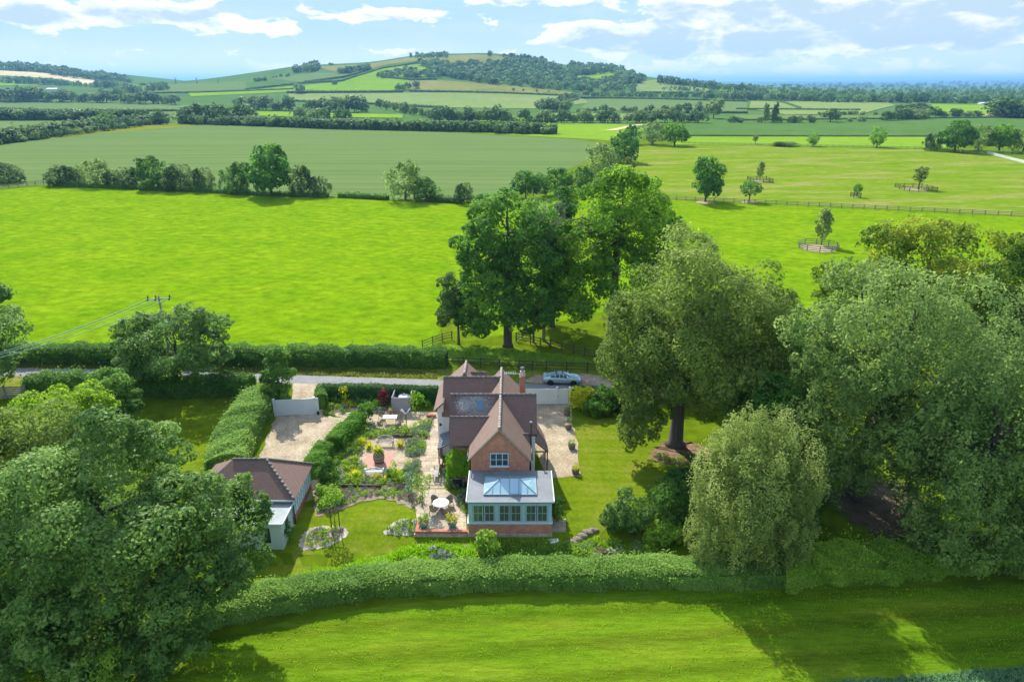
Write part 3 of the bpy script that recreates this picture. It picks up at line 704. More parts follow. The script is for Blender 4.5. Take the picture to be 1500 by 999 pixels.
wood('hilltop_copse', 'dense copse right on top of the hill', [([(606,83.5),(655,82),(655,86),(612,87)],50,6)])
wood('skyline_copse', 'dark copse standing on the left shoulder of the hill skyline', [([(428,106),(466,99),(468,105),(432,108)],60,9)])
wood('slope_copse', 'dark copse on the slope below the skyline left of the hilltop', [([(494,107),(540,101),(542,105),(497,109)],60,7)])
wood('hillside_thicket', 'long dark thicket crossing the lime green hill slope', [([(550,112),(590,104),(640,110),(645,115),(550,115)],90,7),([(615,96),(640,95),(655,112),(640,110)],100,9)])
wood('left_hilltop_wood', 'dark wood along the top of the hill at the far left', [([(-40,97),(40,98),(100,107),(190,118),(192,123),(100,114),(50,106),(-40,101)],260,8)])
wood('plain_woods', 'bluish far-off woods spread over the plain to the right', [([(950,131),(1100,127),(1560,122),(1560,142),(1040,142)],620,4.5),([(1040,139),(1560,139),(1560,149),(1040,146)],300,7),([(960,124.5),(1560,120.5),(1560,124),(1000,128)],500,1.6)])

def far_trees(name, label, lines):
    """hundreds of hedgerow trees too far off to count: one object"""
    Vs, Ts = [], []
    for x0, y0, x1, y1, n, h0, h1 in lines:
        for i in range(int(n*1.5)):
            t = (i + rng.uniform(0,1))/(n*1.5); p, H, s = vpx(x0+(x1-x0)*t, y0+(y1-y0)*t+rng.uniform(-.6,.6), rng.uniform(h0,h1)); m = 130
            d = unit(rng.normal(size=(m,3))); rw = H*rng.uniform(.42,.66)
            pos = np.array([p[0],p[1],p[2]+H*.48]) + d*np.array([rw,rw,H*.5])*rng.uniform(.75,1.1,(m,1))
            Vs.append(leaf_geo(pos, unit(d + rng.normal(size=(m,3))*.4), H*.24*rng.uniform(.7,1.3,m), .8)); Ts.append(rng.normal(.5,.16) + rng.normal(0,.1,m))
    o = link(name, leaf_mesh(name, np.concatenate(Vs), np.concatenate(Ts), [LM['far']])); return tag(o, label, 'trees', None, 'stuff')
far_trees('distant_trees', 'far-off hedgerow trees scattered over the hill slopes and across the plain', [(0.0, 121.0, 195.0, 131.0, 20.0, 6.0, 12.0), (150.0, 141.0, 250.0, 131.0, 12.0, 6.0, 14.0), (965.0, 122.0, 1110.0, 137.0, 20.0, 6.0, 13.0), (1030.0, 146.0, 1200.0, 148.0, 22.0, 8.0, 14.0), (1200.0, 150.0, 1500.0, 152.0, 30.0, 8.0, 16.0), (840.0, 142.0, 1030.0, 143.0, 20.0, 5.0, 10.0)])
# ------------------------------------------------------------------ distant buildings and pylons
M['white_wall'] = mat('white_render', (.74,.73,.70), (.80,.79,.76), scale=2); M['slate'] = mat('grey_slate', (.16,.17,.20), (.22,.23,.26), scale=2); M['red_tile'] = mat('far_red_tile', (.25,.12,.09), (.32,.17,.12), scale=2)
M['sheet'] = mat('pale_sheet_roof', (.55,.57,.60), (.68,.69,.70), scale=1); M['dark_glass'] = mat('dark_glass', (.02,.03,.04), rough=.08, spec=.6)
def far_house(px, py, wpx, hpx, rot, label, wall='white_wall', roof='slate', group=None, name='farm_house', cat='house'):
    p, H, s = vpx(px, py, hpx); W = wpx*s; D = W*.6; e = H*.55
    r = empty(name, p, rot, label, cat, group)
    b = MB(); b.box(-W/2, W/2, -D/2, D/2, -2, e); b.add([(-W/2,-D/2,e),(-W/2,D/2,e),(-W/2,0,H*.97),(W/2,-D/2,e),(W/2,D/2,e),(W/2,0,H*.97)], [(0,2,1),(3,4,5)]); b.build('wall', M[wall], r)
    b = MB(); o2 = .3; b.slab([(-W/2-o2,-D/2-o2,e-.2),(W/2+o2,-D/2-o2,e-.2),(W/2+o2,0,H),(-W/2-o2,0,H)], .25); b.slab([(-W/2-o2,D/2+o2,e-.2),(W/2+o2,D/2+o2,e-.2),(W/2+o2,0,H),(-W/2-o2,0,H)], .25); b.build('roof', M[roof], r)
    for k in (-.25, .25):
        b = MB(); b.box(W*k-.8, W*k+.8, -D/2-.06, -D/2+.02, e*.35, e*.75); b.build('window', M['dark_glass'], r)
far_house(23, 118, 8, 5, .9, 'tiny white gabled house on the far left hillside')
far_house(57, 131, 7, 4, .1, 'small grey-roofed house among trees below the left hillside', 'white_wall', 'slate')
far_house(78, 132.5, 16, 3.2, -.05, 'long low pale barn among the trees at far left', 'sheet', 'sheet', name='barn', cat='barn')
far_house(48, 119, 4, 2.4, .2, 'tiny white cottage half hidden by the far left trees')
far_house(845, 144.6, 9, 4, -.1, 'long farmhouse with blue-grey roof beside the hillside lane', 'white_wall', 'slate')
far_house(815, 155.5, 8, 3.5, -.3, 'pale grey barn standing by the straight lane', 'sheet', 'sheet', name='barn', cat='barn')
far_house(858, 142.6, 6, 3, .1, 'small tile-roofed house right of the blue-grey farmhouse', 'white_wall', 'red_tile')
far_house(1300, 149, 9, 4, .05, 'leftmost white shed in the tree belt on the plain', 'white_wall', 'sheet', name='shed', cat='shed')
far_house(1399, 147.5, 8, 4, -.2, 'middle white shed in the tree belt on the plain', 'white_wall', 'sheet', name='shed', cat='shed')
far_house(1441, 153, 14, 3, 0, 'longest white shed right of the others on the plain', 'white_wall', 'sheet', name='shed', cat='shed')
far_house(1478, 149, 12, 3, 0.1, 'pale shed partly behind the dense grove at the right edge', 'sheet', 'sheet', name='shed', cat='shed')
M['pylon'] = mat('galvanised_grey', (.30,.31,.33))
for px, py, h, lb in ((258,123.5,9,'leftmost lattice mast on the low skyline'),(288.5,123,9,'middle lattice mast on the low skyline'),(320,122.5,7,'rightmost and shortest lattice mast on the low skyline')):
    p, H, s = vpx(px, py, h); r = empty('electricity_pylon', p, 0, lb, 'pylon', 'pylons on the skyline')
    b = MB(); w = H*.07
    for sx in (-1,1):
        for sy in (-1,1): b.bar((sx*w,sy*w,-1),(sx*.3,sy*.3,H), .5)
    for z in (.15,.3,.45,.6,.75): q = w*(1-z); b.bar((-q,-q,H*z),(q,-q,H*(z+.12)),.35); b.bar((q,q,H*z),(-q,q,H*(z+.12)),.35)
    b.build('lattice', M['pylon'], r)
    b = MB(); b.bar((-H*.17,0,H*.8),(H*.17,0,H*.8),.5); b.bar((-H*.13,0,H*.93),(H*.13,0,H*.93),.5); b.build('crossarm', M['pylon'], r)
# small white stones and dung heap by the far grove
p = T(1462,171.5); b = MB(); b.lathe((0,0,-.3), [(14,0),(10,2),(5,3.4),(.3,4)], 14, True, 1.6, .8); o = b.build('earth_heap', M['dirt'], None, p); tag(o, 'long reddish earth heap in front of the dense grove at the right edge', 'heap')
# ------------------------------------------------------------------ near ground: road, drive, paths, lawns, beds
def sheet(name, pts, m, off, kind='structure', rnd=0, wob=0, wn=5):
    P = pxpoly(pts)
    if rnd: P = rounded(P, rnd)
    if wob: P = wob_poly(P, wob, wn)
    return drape(name, P, M[m], off, 2.0)
sheet('front_field', [(-400,1100),(-300,960),(250,960),(300,937),(400,914),(500,897),(600,882),(700,872),(850,868),(1000,866),(1140,860),(1370,850),(1560,846),(1900,840),(1900,1100)], 'front_field', .012)
road_top = [(-150,537),(20,539.5),(200,541.5),(430,549.5),(640,557),(760,562),(860,565),(1000,571),(1200,580)]
road_bot = [(-150,549),(20,551),(200,553.5),(430,561.5),(640,566.5),(760,571),(860,574),(1000,581),(1200,592)]
sheet('road_verge', [(-150,526),(20,528),(200,531),(430,535),(640,540),(760,543),(900,548),(1000,553)] + [(x, y+2) for x, y in road_bot[::-1]][1:], 'verge', .014)
sheet('near_verge', [(-150,548),(20,550),(200,552.5),(430,560),(640,565),(640,571),(480,566),(430,566),(200,562),(20,575),(-150,578)], 'verge', .016)
sheet('country_road', road_top + road_bot[::-1], 'asphalt', .030)
sheet('roadside_dirt', [(768,556),(790,549),(830,546),(872,548),(900,560),(930,570),(890,567),(860,564),(768,561.5)], 'dirt', .034, rnd=2, wob=.12)
sheet('gravel_drive', [(430,561),(482,562),(474,585),(470,604),(476,610),(505,612),(492,640),(470,690),(463,725),(455,735),(440,735),(370,735),(372,690),(384,660),(399,625),(404,609),(416,607),(428,590)], 'gravel', .022, wob=.10)
sheet('garden_gravel', [(476,604),(640,603),(646,612),(644,640),(650,712),(560,718),(470,712),(466,700),(490,640),(505,612)], 'gravel', .024, wob=.08)
sheet('right_gravel', [(768,591),(836,591),(838,615),(843,640),(846,668),(851,699),(800,700),(786,660),(768,620)], 'gravel', .022, wob=.09)
def pavemat(name, c1, c2, mortar, w, h):
    m = bpy.data.materials.new(name); m.use_nodes = True; nt = m.node_tree; n = nt.nodes; L = nt.links; b = n['Principled BSDF']; b.inputs['Roughness'].default_value = .9; b.inputs['Specular IOR Level'].default_value = .1
    tc = n.new('ShaderNodeTexCoord'); bt = n.new('ShaderNodeTexBrick'); L.new(tc.outputs['Object'], bt.inputs['Vector']); bt.inputs['Scale'].default_value = 1; bt.inputs['Brick Width'].default_value = w; bt.inputs['Row Height'].default_value = h; bt.inputs['Mortar Size'].default_value = .022; bt.offset = .37; bt.squash = .8; bt.squash_frequency = 3
    bt.inputs['Color1'].default_value = (*c1,1); bt.inputs['Color2'].default_value = (*c2,1); bt.inputs['Mortar'].default_value = (*mortar,1)
    nz = n.new('ShaderNodeTexNoise'); nz.inputs['Scale'].default_value = 1.3; nz.inputs['Detail'].default_value = 8; nz.inputs['Roughness'].default_value = .7; L.new(tc.outputs['Object'], nz.inputs['Vector'])
    mr = n.new('ShaderNodeMapRange'); mr.inputs['From Min'].default_value = .25; mr.inputs['From Max'].default_value = .75; mr.inputs['To Min'].default_value = .7; mr.inputs['To Max'].default_value = 1.3; L.new(nz.outputs['Fac'], mr.inputs['Value'])
    v = n.new('ShaderNodeVectorMath'); v.operation = 'SCALE'; L.new(bt.outputs['Color'], v.inputs[0]); L.new(mr.outputs[0], v.inputs['Scale']); L.new(v.outputs[0], b.inputs['Base Color']); return m
M['paving'] = pavemat('sandstone_paving', (.34,.275,.195), (.45,.375,.275), (.20,.17,.12), .95, .62)
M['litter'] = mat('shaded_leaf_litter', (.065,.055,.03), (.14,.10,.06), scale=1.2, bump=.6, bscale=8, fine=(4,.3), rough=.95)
M['brickpave'] = mat('terracotta_paving', (.38,.19,.14), (.47,.26,.20), scale=3, rough=.9)
# paved path and terrace as real slabs of stone
def paved(name, pts, z0, z1, m):
    P = [G(x, y, z1) for x, y in pts]; b = MB(); b.prism([p[:2] for p in P], z0, z1); o = b.build(name, M[m]); o['kind'] = 'structure'; return o
paved('garden_path', [(628,610),(640,608),(646,660),(651,708),(608,708),(618,660)], -.2, .05, 'paving')
paved('terrace', [(606,716),(652,716),(672,730),(682,752),(684,779),(613,779),(609,748)], -.6, .035, 'paving')
paved('side_paving', [(806,750),(828,750),(829,777),(807,777)], -.7, -.02, 'paving')
drape('brick_diamond', [G(533,673), G(548,660), G(578,661), G(577,684), G(538,685)], M['brickpave'], .034, 2.0)
b = MB()
for (y, z) in ((708,.05),(713,.0)):
    p0, p1 = G(608,y,z), G(651,y,z); b.bar((p0[0],p0[1],z-.14),(p1[0],p1[1],z-.14), .42, .30)
o = b.build('garden_steps', M['paving']); tag(o, 'two shallow stone steps from the garden path down to the patio', 'steps')
sheet('left_lawn', [(418,740),(466,744),(500,748),(520,741),(555,733),(585,736),(604,742),(614,752),(613,800),(560,832),(480,850),(395,872),(383,850),(396,812)], 'lawn', .020, rnd=1)
sheet('right_lawn', [(808,701),(851,699),(846,668),(842,640),(838,612),(900,612),(960,636),(1040,670),(1030,720),(960,742),(905,752),(880,785),(842,800),(812,802)], 'lawn', .020)
sheet('crescent_bed', [(468,690),(590,688),(612,700),(612,742),(598,743),(580,734),(555,731),(525,736),(500,747),(462,757),(460,730)], 'soil', .040, wob=.10)
sheet('oval_bed', [(440,806),(438,792),(452,774),(478,770),(505,772),(512,782),(500,792),(478,802),(450,806)], 'mulch', .040, rnd=2, wob=.08)
sheet('triangle_bed', [(558,783),(572,768),(590,759),(612,762),(613,783),(585,785)], 'mulch', .040, rnd=1, wob=.08)
sheet('north_bed', [(483,572),(578,571),(576,606),(540,607),(520,601),(484,606)], 'soil', .034, wob=.1)
sheet('dining_bed', [(530,630),(606,628),(628,612),(634,614),(626,642),(600,640),(530,642)], 'soil', .044, wob=.08)
sheet('left_parterre_bed', [(502,640),(536,641),(532,660),(524,670),(498,671)], 'soil', .036, wob=.08)
sheet('right_parterre_bed', [(598,644),(624,643),(620,670),(594,669)], 'soil', .036, wob=.08)
sheet('lavender_bed', [(594,680),(616,678),(612,712),(586,710)], 'soil', .046, wob=.08)
sheet('ash_tree_bed', [(948,668),(960,655),(985,642),(1020,650),(1045,662),(1035,678),(1000,682),(965,678)], 'bark_chip', .034, rnd=2, wob=.15)
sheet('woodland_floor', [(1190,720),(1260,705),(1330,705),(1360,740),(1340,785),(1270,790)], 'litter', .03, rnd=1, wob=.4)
sheet('front_bed', [(610,797),(812,797),(900,800),(960,804),(960,822),(800,826),(620,830)], 'soil', .02, wob=.1)

# ------------------------------------------------------------------ house
def brickmat(name, c1, c2, mortar, sc=1.0):
    m = bpy.data.materials.new(name); m.use_nodes = True; nt = m.node_tree; n = nt.nodes; L = nt.links; b = n['Principled BSDF']
    b.inputs['Roughness'].default_value = .9; b.inputs['Specular IOR Level'].default_value = .15
    tc = n.new('ShaderNodeTexCoord'); s = n.new('ShaderNodeSeparateXYZ'); L.new(tc.outputs['Object'], s.inputs[0])
    a = n.new('ShaderNodeMath'); L.new(s.outputs[0], a.inputs[0]); L.new(s.outputs[1], a.inputs[1]); cb = n.new('ShaderNodeCombineXYZ'); L.new(a.outputs[0], cb.inputs[0]); L.new(s.outputs[2], cb.inputs[1])
    bt = n.new('ShaderNodeTexBrick'); bt.inputs['Scale'].default_value = sc; bt.inputs['Brick Width'].default_value = .225; bt.inputs['Row Height'].default_value = .075; bt.inputs['Mortar Size'].default_value = .008
    bt.inputs['Color1'].default_value = (*c1,1); bt.inputs['Color2'].default_value = (*c2,1); bt.inputs['Mortar'].default_value = (*mortar,1); bt.inputs['Bias'].default_value = -.1
    L.new(cb.outputs[0], bt.inputs['Vector'])
    nz = n.new('ShaderNodeTexNoise'); nz.inputs['Scale'].default_value = 1.4; nz.inputs['Detail'].default_value = 8; nz.inputs['Roughness'].default_value = .7; L.new(tc.outputs['Object'], nz.inputs['Vector'])
    mr = n.new('ShaderNodeMapRange'); mr.inputs['From Min'].default_value = .25; mr.inputs['From Max'].default_value = .75; mr.inputs['To Min'].default_value = .68; mr.inputs['To Max'].default_value = 1.32; L.new(nz.outputs['Fac'], mr.inputs['Value'])
    v = n.new('ShaderNodeVectorMath'); v.operation = 'SCALE'; L.new(bt.outputs['Color'], v.inputs[0]); L.new(mr.outputs[0], v.inputs['Scale']); L.new(v.outputs[0], b.inputs['Base Color'])
    return m
def tilemat(name, c1, c2, c3, lichen=None):
    m = bpy.data.materials.new(name); m.use_nodes = True; nt = m.node_tree; n = nt.nodes; L = nt.links; b = n['Principled BSDF']
    b.inputs['Roughness'].default_value = .8; b.inputs['Specular IOR Level'].default_value = .25
    tc = n.new('ShaderNodeTexCoord'); s = n.new('ShaderNodeSeparateXYZ'); L.new(tc.outputs['Object'], s.inputs[0])
    a = n.new('ShaderNodeMath'); L.new(s.outputs[0], a.inputs[0]); L.new(s.outputs[1], a.inputs[1]); cb = n.new('ShaderNodeCombineXYZ'); L.new(a.outputs[0], cb.inputs[0]); L.new(s.outputs[2], cb.inputs[1])
    bt = n.new('ShaderNodeTexBrick'); bt.inputs['Scale'].default_value = 1; bt.inputs['Brick Width'].default_value = .26; bt.inputs['Row Height'].default_value = .115; bt.inputs['Mortar Size'].default_value = .012; bt.inputs['Bias'].default_value = 0
    bt.inputs['Color1'].default_value = (*c1,1); bt.inputs['Color2'].default_value = (*c2,1); bt.inputs['Mortar'].default_value = (*[x*.55 for x in c1],1); L.new(cb.outputs[0], bt.inputs['Vector'])
    nz = n.new('ShaderNodeTexNoise'); nz.inputs['Scale'].default_value = 1.1; nz.inputs['Detail'].default_value = 9; nz.inputs['Roughness'].default_value = .72; L.new(tc.outputs['Object'], nz.inputs['Vector'])
    r = n.new('ShaderNodeMapRange'); r.inputs['From Min'].default_value = .36; r.inputs['From Max'].default_value = .72; L.new(nz.outputs['Fac'], r.inputs['Value'])
    mx = n.new('ShaderNodeMixRGB'); mx.inputs[2].default_value = (*c3,1); L.new(r.outputs[0], mx.inputs['Fac']); L.new(bt.outputs['Color'], mx.inputs[1]); out = mx.outputs[0]
    if lichen:   # (centre, radius, colour): a patch of pale lichen growing on the tiles
        for c, rad, col, thr in lichen:
            d = n.new('ShaderNodeVectorMath'); d.operation = 'DISTANCE'; L.new(tc.outputs['Object'], d.inputs[0]); d.inputs[1].default_value = c
            q = n.new('ShaderNodeMapRange'); q.inputs['From Min'].default_value = rad; q.inputs['From Max'].default_value = rad*.25; q.inputs['To Max'].default_value = .30; L.new(d.outputs['Value'], q.inputs['Value'])
            z2 = n.new('ShaderNodeTexNoise'); z2.inputs['Scale'].default_value = 7; z2.inputs['Detail'].default_value = 5; z2.inputs['Roughness'].default_value = .8; L.new(tc.outputs['Object'], z2.inputs['Vector'])
            ad = n.new('ShaderNodeMath'); L.new(q.outputs[0], ad.inputs[0]); L.new(z2.outputs['Fac'], ad.inputs[1])
            st = n.new('ShaderNodeMapRange'); st.inputs['From Min'].default_value = thr; st.inputs['From Max'].default_value = thr+.10; L.new(ad.outputs[0], st.inputs['Value'])
            m3 = n.new('ShaderNodeMixRGB'); m3.inputs[2].default_value = (*col,1); L.new(st.outputs[0], m3.inputs['Fac']); L.new(out, m3.inputs[1]); out = m3.outputs[0]
    L.new(out, b.inputs['Base Color']); return m
M['brick'] = brickmat('red_brick', (.44,.145,.080), (.56,.225,.130), (.45,.35,.27))
M['brick_wall'] = brickmat('dark_red_brick', (.36,.115,.075), (.46,.16,.10), (.40,.30,.22))
M['tile'] = tilemat('plum_clay_tiles', (.185,.108,.084), (.250,.142,.106), (.165,.118,.098))
M['tile_warm'] = tilemat('weathered_clay_tiles', (.215,.130,.100), (.275,.165,.125), (.205,.160,.125))
M['tile_lichen'] = tilemat('lichen_clay_tiles', (.150,.088,.078), (.205,.115,.098), (.125,.092,.088), [((-4.4,57.9,6.7), 1.7, (.44,.43,.36), .71), ((-3.0,57.7,6.5), 2.6, (.20,.19,.165), .67), ((-3.6,58.4,7.2), 2.6, (.26,.28,.26), .72)])
M['ridge'] = mat('lichened_ridge_tiles', (.22,.18,.15), (.42,.37,.31), scale=3, rough=.9, detail=8)
M['ridge_dark'] = mat('dark_ridge_tiles', (.11,.09,.085), (.24,.22,.20), scale=4, rough=.9, detail=8)
M['render'] = mat('white_house_render', (.70,.70,.69), (.78,.78,.76), scale=1.5, rough=.9)
M['sage'] = mat('sage_blue_paint', (.30,.44,.455), (.34,.48,.49), scale=.8, rough=.45, spec=.4)
M['lantern_paint'] = mat('dark_sage_paint', (.16,.26,.28), (.19,.29,.31), scale=1, rough=.45)
M['sage_pale'] = mat('pale_sage_paint', (.52,.61,.60), (.56,.65,.64), scale=.8, rough=.45, spec=.4)
M['lead'] = mat('grey_lead_roof', (.175,.185,.19), (.225,.235,.24), scale=.7, rough=.8, spec=.1, fine=(2.5,.08), detail=8)
M['stone'] = mat('rubble_stone', (.32,.26,.20), (.52,.45,.37), scale=3.5, c3=(.42,.36,.29), bump=1, bscale=5, fine=(6,.25), rough=.95)
M['black'] = mat('black_painted_metal', (.018,.018,.02), rough=.45, spec=.5)
M['white'] = mat('white_paint', (.78,.79,.79), (.82,.82,.81), scale=1, rough=.5)
M['barge'] = mat('cream_mortar_verge', (.42,.36,.27), (.52,.46,.36), scale=4, rough=.9)
M['timber_dark'] = mat('dark_oak_timber', (.06,.045,.035), (.11,.085,.065), scale=4, rough=.85)
def glassmat(name, col, rough=.06, spec=.9):
    m = bpy.data.materials.new(name); m.use_nodes = True; b = m.node_tree.nodes['Principled BSDF']
    b.inputs['Base Color'].default_value = (*col,1); b.inputs['Roughness'].default_value = rough; b.inputs['Specular IOR Level'].default_value = spec; b.inputs['Coat Weight'].default_value = .6; b.inputs['Coat Roughness'].default_value = .03
    return m
M['glass_garden'] = glassmat('garden_room_glass', (.085,.105,.060), .04, .9); M['glass'] = glassmat('window_glass', (.035,.055,.065)); M['glass_roof'] = glassmat('lantern_glass', (.26,.42,.48), .05, 1.0); M['glass_sky'] = glassmat('rooflight_glass', (.05,.15,.22), .05, 1.0)  # garden-room and lantern panes: reflected greenery and sky put into the base colour

house = empty('brick_house', (0,0,0), 0, 'red brick and white rendered house with several steep plum tiled roofs', 'house')
def hb(b, name, m, parent=None): return b.build(name, M[m] if isinstance(m, str) else [M[x] for x in m], parent or house)
def gx_wall(x0, x1, prof, m, name='wall'):      # profile in (y, z) extruded along x
    b = MB(); n = len(prof); vs = [(x0,y,z) for y, z in prof] + [(x1,y,z) for y, z in prof]
    b.add(vs, [tuple(range(n)), tuple(range(2*n-1,n-1,-1))] + [((i+1)%n,i,n+i,n+(i+1)%n) for i in range(n)]); return hb(b, name, m)
def gy_wall(y0, y1, prof, m, name='wall'):      # profile in (x, z) extruded along y
    b = MB(); n = len(prof); vs = [(x,y0,z) for x, z in prof] + [(x,y1,z) for x, z in prof]
    b.add(vs, [tuple(range(n-1,-1,-1)), tuple(range(n,2*n))] + [(i,(i+1)%n,n+(i+1)%n,n+i) for i in range(n)]); return hb(b, name, m)
def slope(pts, m, name='roof_slope', th_=.14): b = MB(); b.slab(pts, th_); return hb(b, name, m)
def ridge(a, c, m='ridge', r=.13):
    b = MB(); k = max(2, int((Vector(c)-Vector(a)).length/.45)); 
    for i in range(k):
        p = Vector(a).lerp(Vector(c), i/k); q = Vector(a).lerp(Vector(c), (i+.94)/k); b.tube([p, q], [r, r*.93], 8)
    return hb(b, 'ridge_tiles', m)
# front wing with the brick gable
gy_wall(52.1, 58.0, [(-3.6,-.3),(1.45,-.3),(1.45,4.5),(-1.09,7.18),(-3.6,4.5)], 'brick')
slope([(-3.84,51.86,4.38),(-3.84,65.1,4.38),(-1.09,65.1,7.4),(-1.09,51.86,7.4)], 'tile_warm'); slope([(1.68,51.86,4.36),(1.68,65.1,4.36),(-1.09,65.1,7.4),(-1.09,51.86,7.4)], 'tile_warm')
ridge((-1.09,51.84,7.42),(-1.09,65.12,7.42))
b = MB(); b.bar((-3.86,51.88,4.27),(-1.09,51.88,7.30),.05,.16,(0,1,0)); b.bar((1.70,51.88,4.25),(-1.09,51.88,7.30),.05,.16,(0,1,0)); hb(b, 'verge', 'barge')
# middle range
gx_wall(-5.6, 1.44, [(56.15,-.3),(61.1,-.3),(61.1,4.7),(58.6,7.2),(56.15,4.75)], 'brick')
gx_wall(1.46, 2.15, [(56.1,-.3),(61.15,-.3),(61.15,4.7),(58.6,7.22),(56.1,4.72)], 'render')
slope([(-5.82,55.88,4.68),(-1.0,55.88,4.68),(-1.0,58.6,7.43),(-5.82,58.6,7.43)], 'tile_lichen'); slope([(-.995,55.88,4.68),(2.32,55.88,4.68),(2.32,58.6,7.43),(-.995,58.6,7.43)], 'tile'); slope([(-5.82,61.32,4.68),(2.32,61.32,4.68),(2.32,58.6,7.43),(-5.82,58.6,7.43)], 'tile')
ridge((-5.84,58.6,7.46),(2.34,58.6,7.46), 'ridge_dark')
# low front range on the left and its little counterpart on the right
gx_wall(-5.5, -3.58, [(54.6,-.3),(57.4,-.3),(57.4,5.1),(56.3,6.05),(54.6,4.38)], 'brick')
slope([(-5.68,54.38,4.33),(-2.0,54.38,4.33),(-2.0,56.3,6.26),(-5.68,56.3,6.26)], 'tile'); slope([(-5.68,57.5,5.1),(-2.0,57.5,5.1),(-2.0,56.3,6.26),(-5.68,56.3,6.26)], 'tile')
ridge((-5.7,56.3,6.28),(-2.0,56.3,6.28), 'ridge_dark', .11)
slope([(.25,54.2,4.1),(1.52,54.2,4.1),(1.52,55.2,5.08),(.25,55.2,5.08)], 'tile'); slope([(.25,56.3,4.1),(1.52,56.3,4.1),(1.52,55.2,5.08),(.25,55.2,5.08)], 'tile'); ridge((.25,55.2,5.1),(1.54,55.2,5.1), 'ridge_dark', .09)
# rear range and the wing behind it
gx_wall(-6.68, -1.0, [(60.02,-.3),(65.2,-.3),(65.2,4.6),(62.6,7.2),(60.02,4.66)], 'render')
slope([(-6.85,59.72,4.56),(-1.1,59.72,4.56),(-1.1,62.6,7.46),(-6.85,62.6,7.46)], 'tile'); slope([(-6.85,65.5,4.56),(-1.1,65.5,4.56),(-1.1,62.6,7.46),(-6.85,62.6,7.46)], 'tile'); ridge((-6.87,62.6,7.48),(-1.1,62.6,7.48), 'ridge_dark')
gy_wall(60.06, 65.6, [(-7.3,-.3),(-6.71,-.3),(-6.71,5.78),(-7.3,5.22)], 'render'); gy_wall(63.2, 65.62, [(-6.6,4),(-2.9,4),(-2.9,5.8),(-4.77,7.55),(-6.6,5.85)], 'render')
slope([(-7.68,59.86,5.06),(-6.72,59.86,5.98),(-6.72,65.85,5.98),(-7.68,65.85,5.06)], 'tile_warm'); slope([(-6.74,62.7,5.96),(-4.77,62.7,7.84),(-4.77,65.85,7.84),(-6.74,65.85,5.96)], 'tile_warm'); slope([(-1.95,62.7,5.06),(-4.77,62.7,7.84),(-4.77,65.85,7.84),(-1.95,65.85,5.06)], 'tile_warm')
ridge((-4.77,62.6,7.86),(-4.77,65.88,7.86))
slope([(-4.25,63.5,6.62),(-2.55,63.5,6.62),(-2.55,64.2,7.3),(-4.25,64.2,7.3)], 'tile'); slope([(-4.25,64.9,6.62),(-2.55,64.9,6.62),(-2.55,64.2,7.3),(-4.25,64.2,7.3)], 'tile'); ridge((-4.27,64.2,7.32),(-2.53,64.2,7.32), 'ridge_dark', .1)
# chimney
b = MB(); b.box(.74,1.28,60.2,60.95,5,8.45); ch = hb(b, 'chimney', 'brick_wall')
b = MB(); b.box(.70,1.32,60.16,60.99,8.45,8.53); hb(b, 'chimney_cap', 'brick_wall', ch)
M['pot'] = mat('cream_clay_pot', (.52,.42,.36), (.62,.52,.45), scale=4, rough=.9)
b = MB(); b.lathe((1.01,60.57,8.53), [(.34,0),(.30,.12),(.25,.3),(.23,.42),(.25,.46)], 14); hb(b, 'chimney_pot', 'pot', ch)
b = MB(); b.lathe((1.01,60.57,8.98), [(.14,0),(.14,.25),(.10,.3)], 10); hb(b, 'chimney_flue', 'brickpave', ch)
b = MB(); b.lathe((1.01,60.57,9.27), [(.22,0),(.24,.03),(.16,.14),(.04,.19)], 12); hb(b, 'cowl', 'lead', ch)
b = MB(); b.bar((.7,60.5,8.75),(-.75,60.6,8.82),.025); [b.bar((-.7+i*.17,60.2,8.81),(-.7+i*.17,60.95,8.81),.014) for i in range(7)]; hb(b, 'aerial', 'sheet', ch)
# gable window
def window(x0, x1, y, z0, z1, nl, nr, frame='sage_pale', parent=None, fw=.07, sill=True, name='window', glass='glass', mf=.45):
    w = MB(); w.box(x0,x1,y-.05,y+.03,z0,z0+fw); w.box(x0,x1,y-.05,y+.03,z1-fw,z1); w.box(x0,x0+fw,y-.05,y+.03,z0+fw,z1-fw); w.box(x1-fw,x1,y-.05,y+.03,z0+fw,z1-fw)
    for i in range(1, nl): xx = x0+(x1-x0)*i/nl; w.box(xx-fw*mf,xx+fw*mf,y-.045,y+.03,z0+fw,z1-fw)
    for i in range(nl):
        a = x0+(x1-x0)*i/nl; c = x0+(x1-x0)*(i+1)/nl
        for j in range(1, nr): zz = z0+(z1-z0)*j/nr; w.box(a+fw*.5,c-fw*.5,y-.03,y+.02,zz-.018,zz+.018)
    o = hb(w, name, frame, parent)
    g = MB(); g.box(x0+.02,x1-.02,y+.004,y+.016,z0+.02,z1-.02); hb(g, 'pane', glass, o)
    if sill: s = MB(); s.box(x0-.08,x1+.08,y-.12,y+.03,z0-.09,z0-.004); hb(s, 'sill', frame, o)
    return o
window(-1.91,-.30,52.08,3.62,4.92,3,2)
b = MB(); b.box(-2.0,-.2,52.085,52.2,4.93,5.08); hb(b, 'lintel', 'brick_wall')
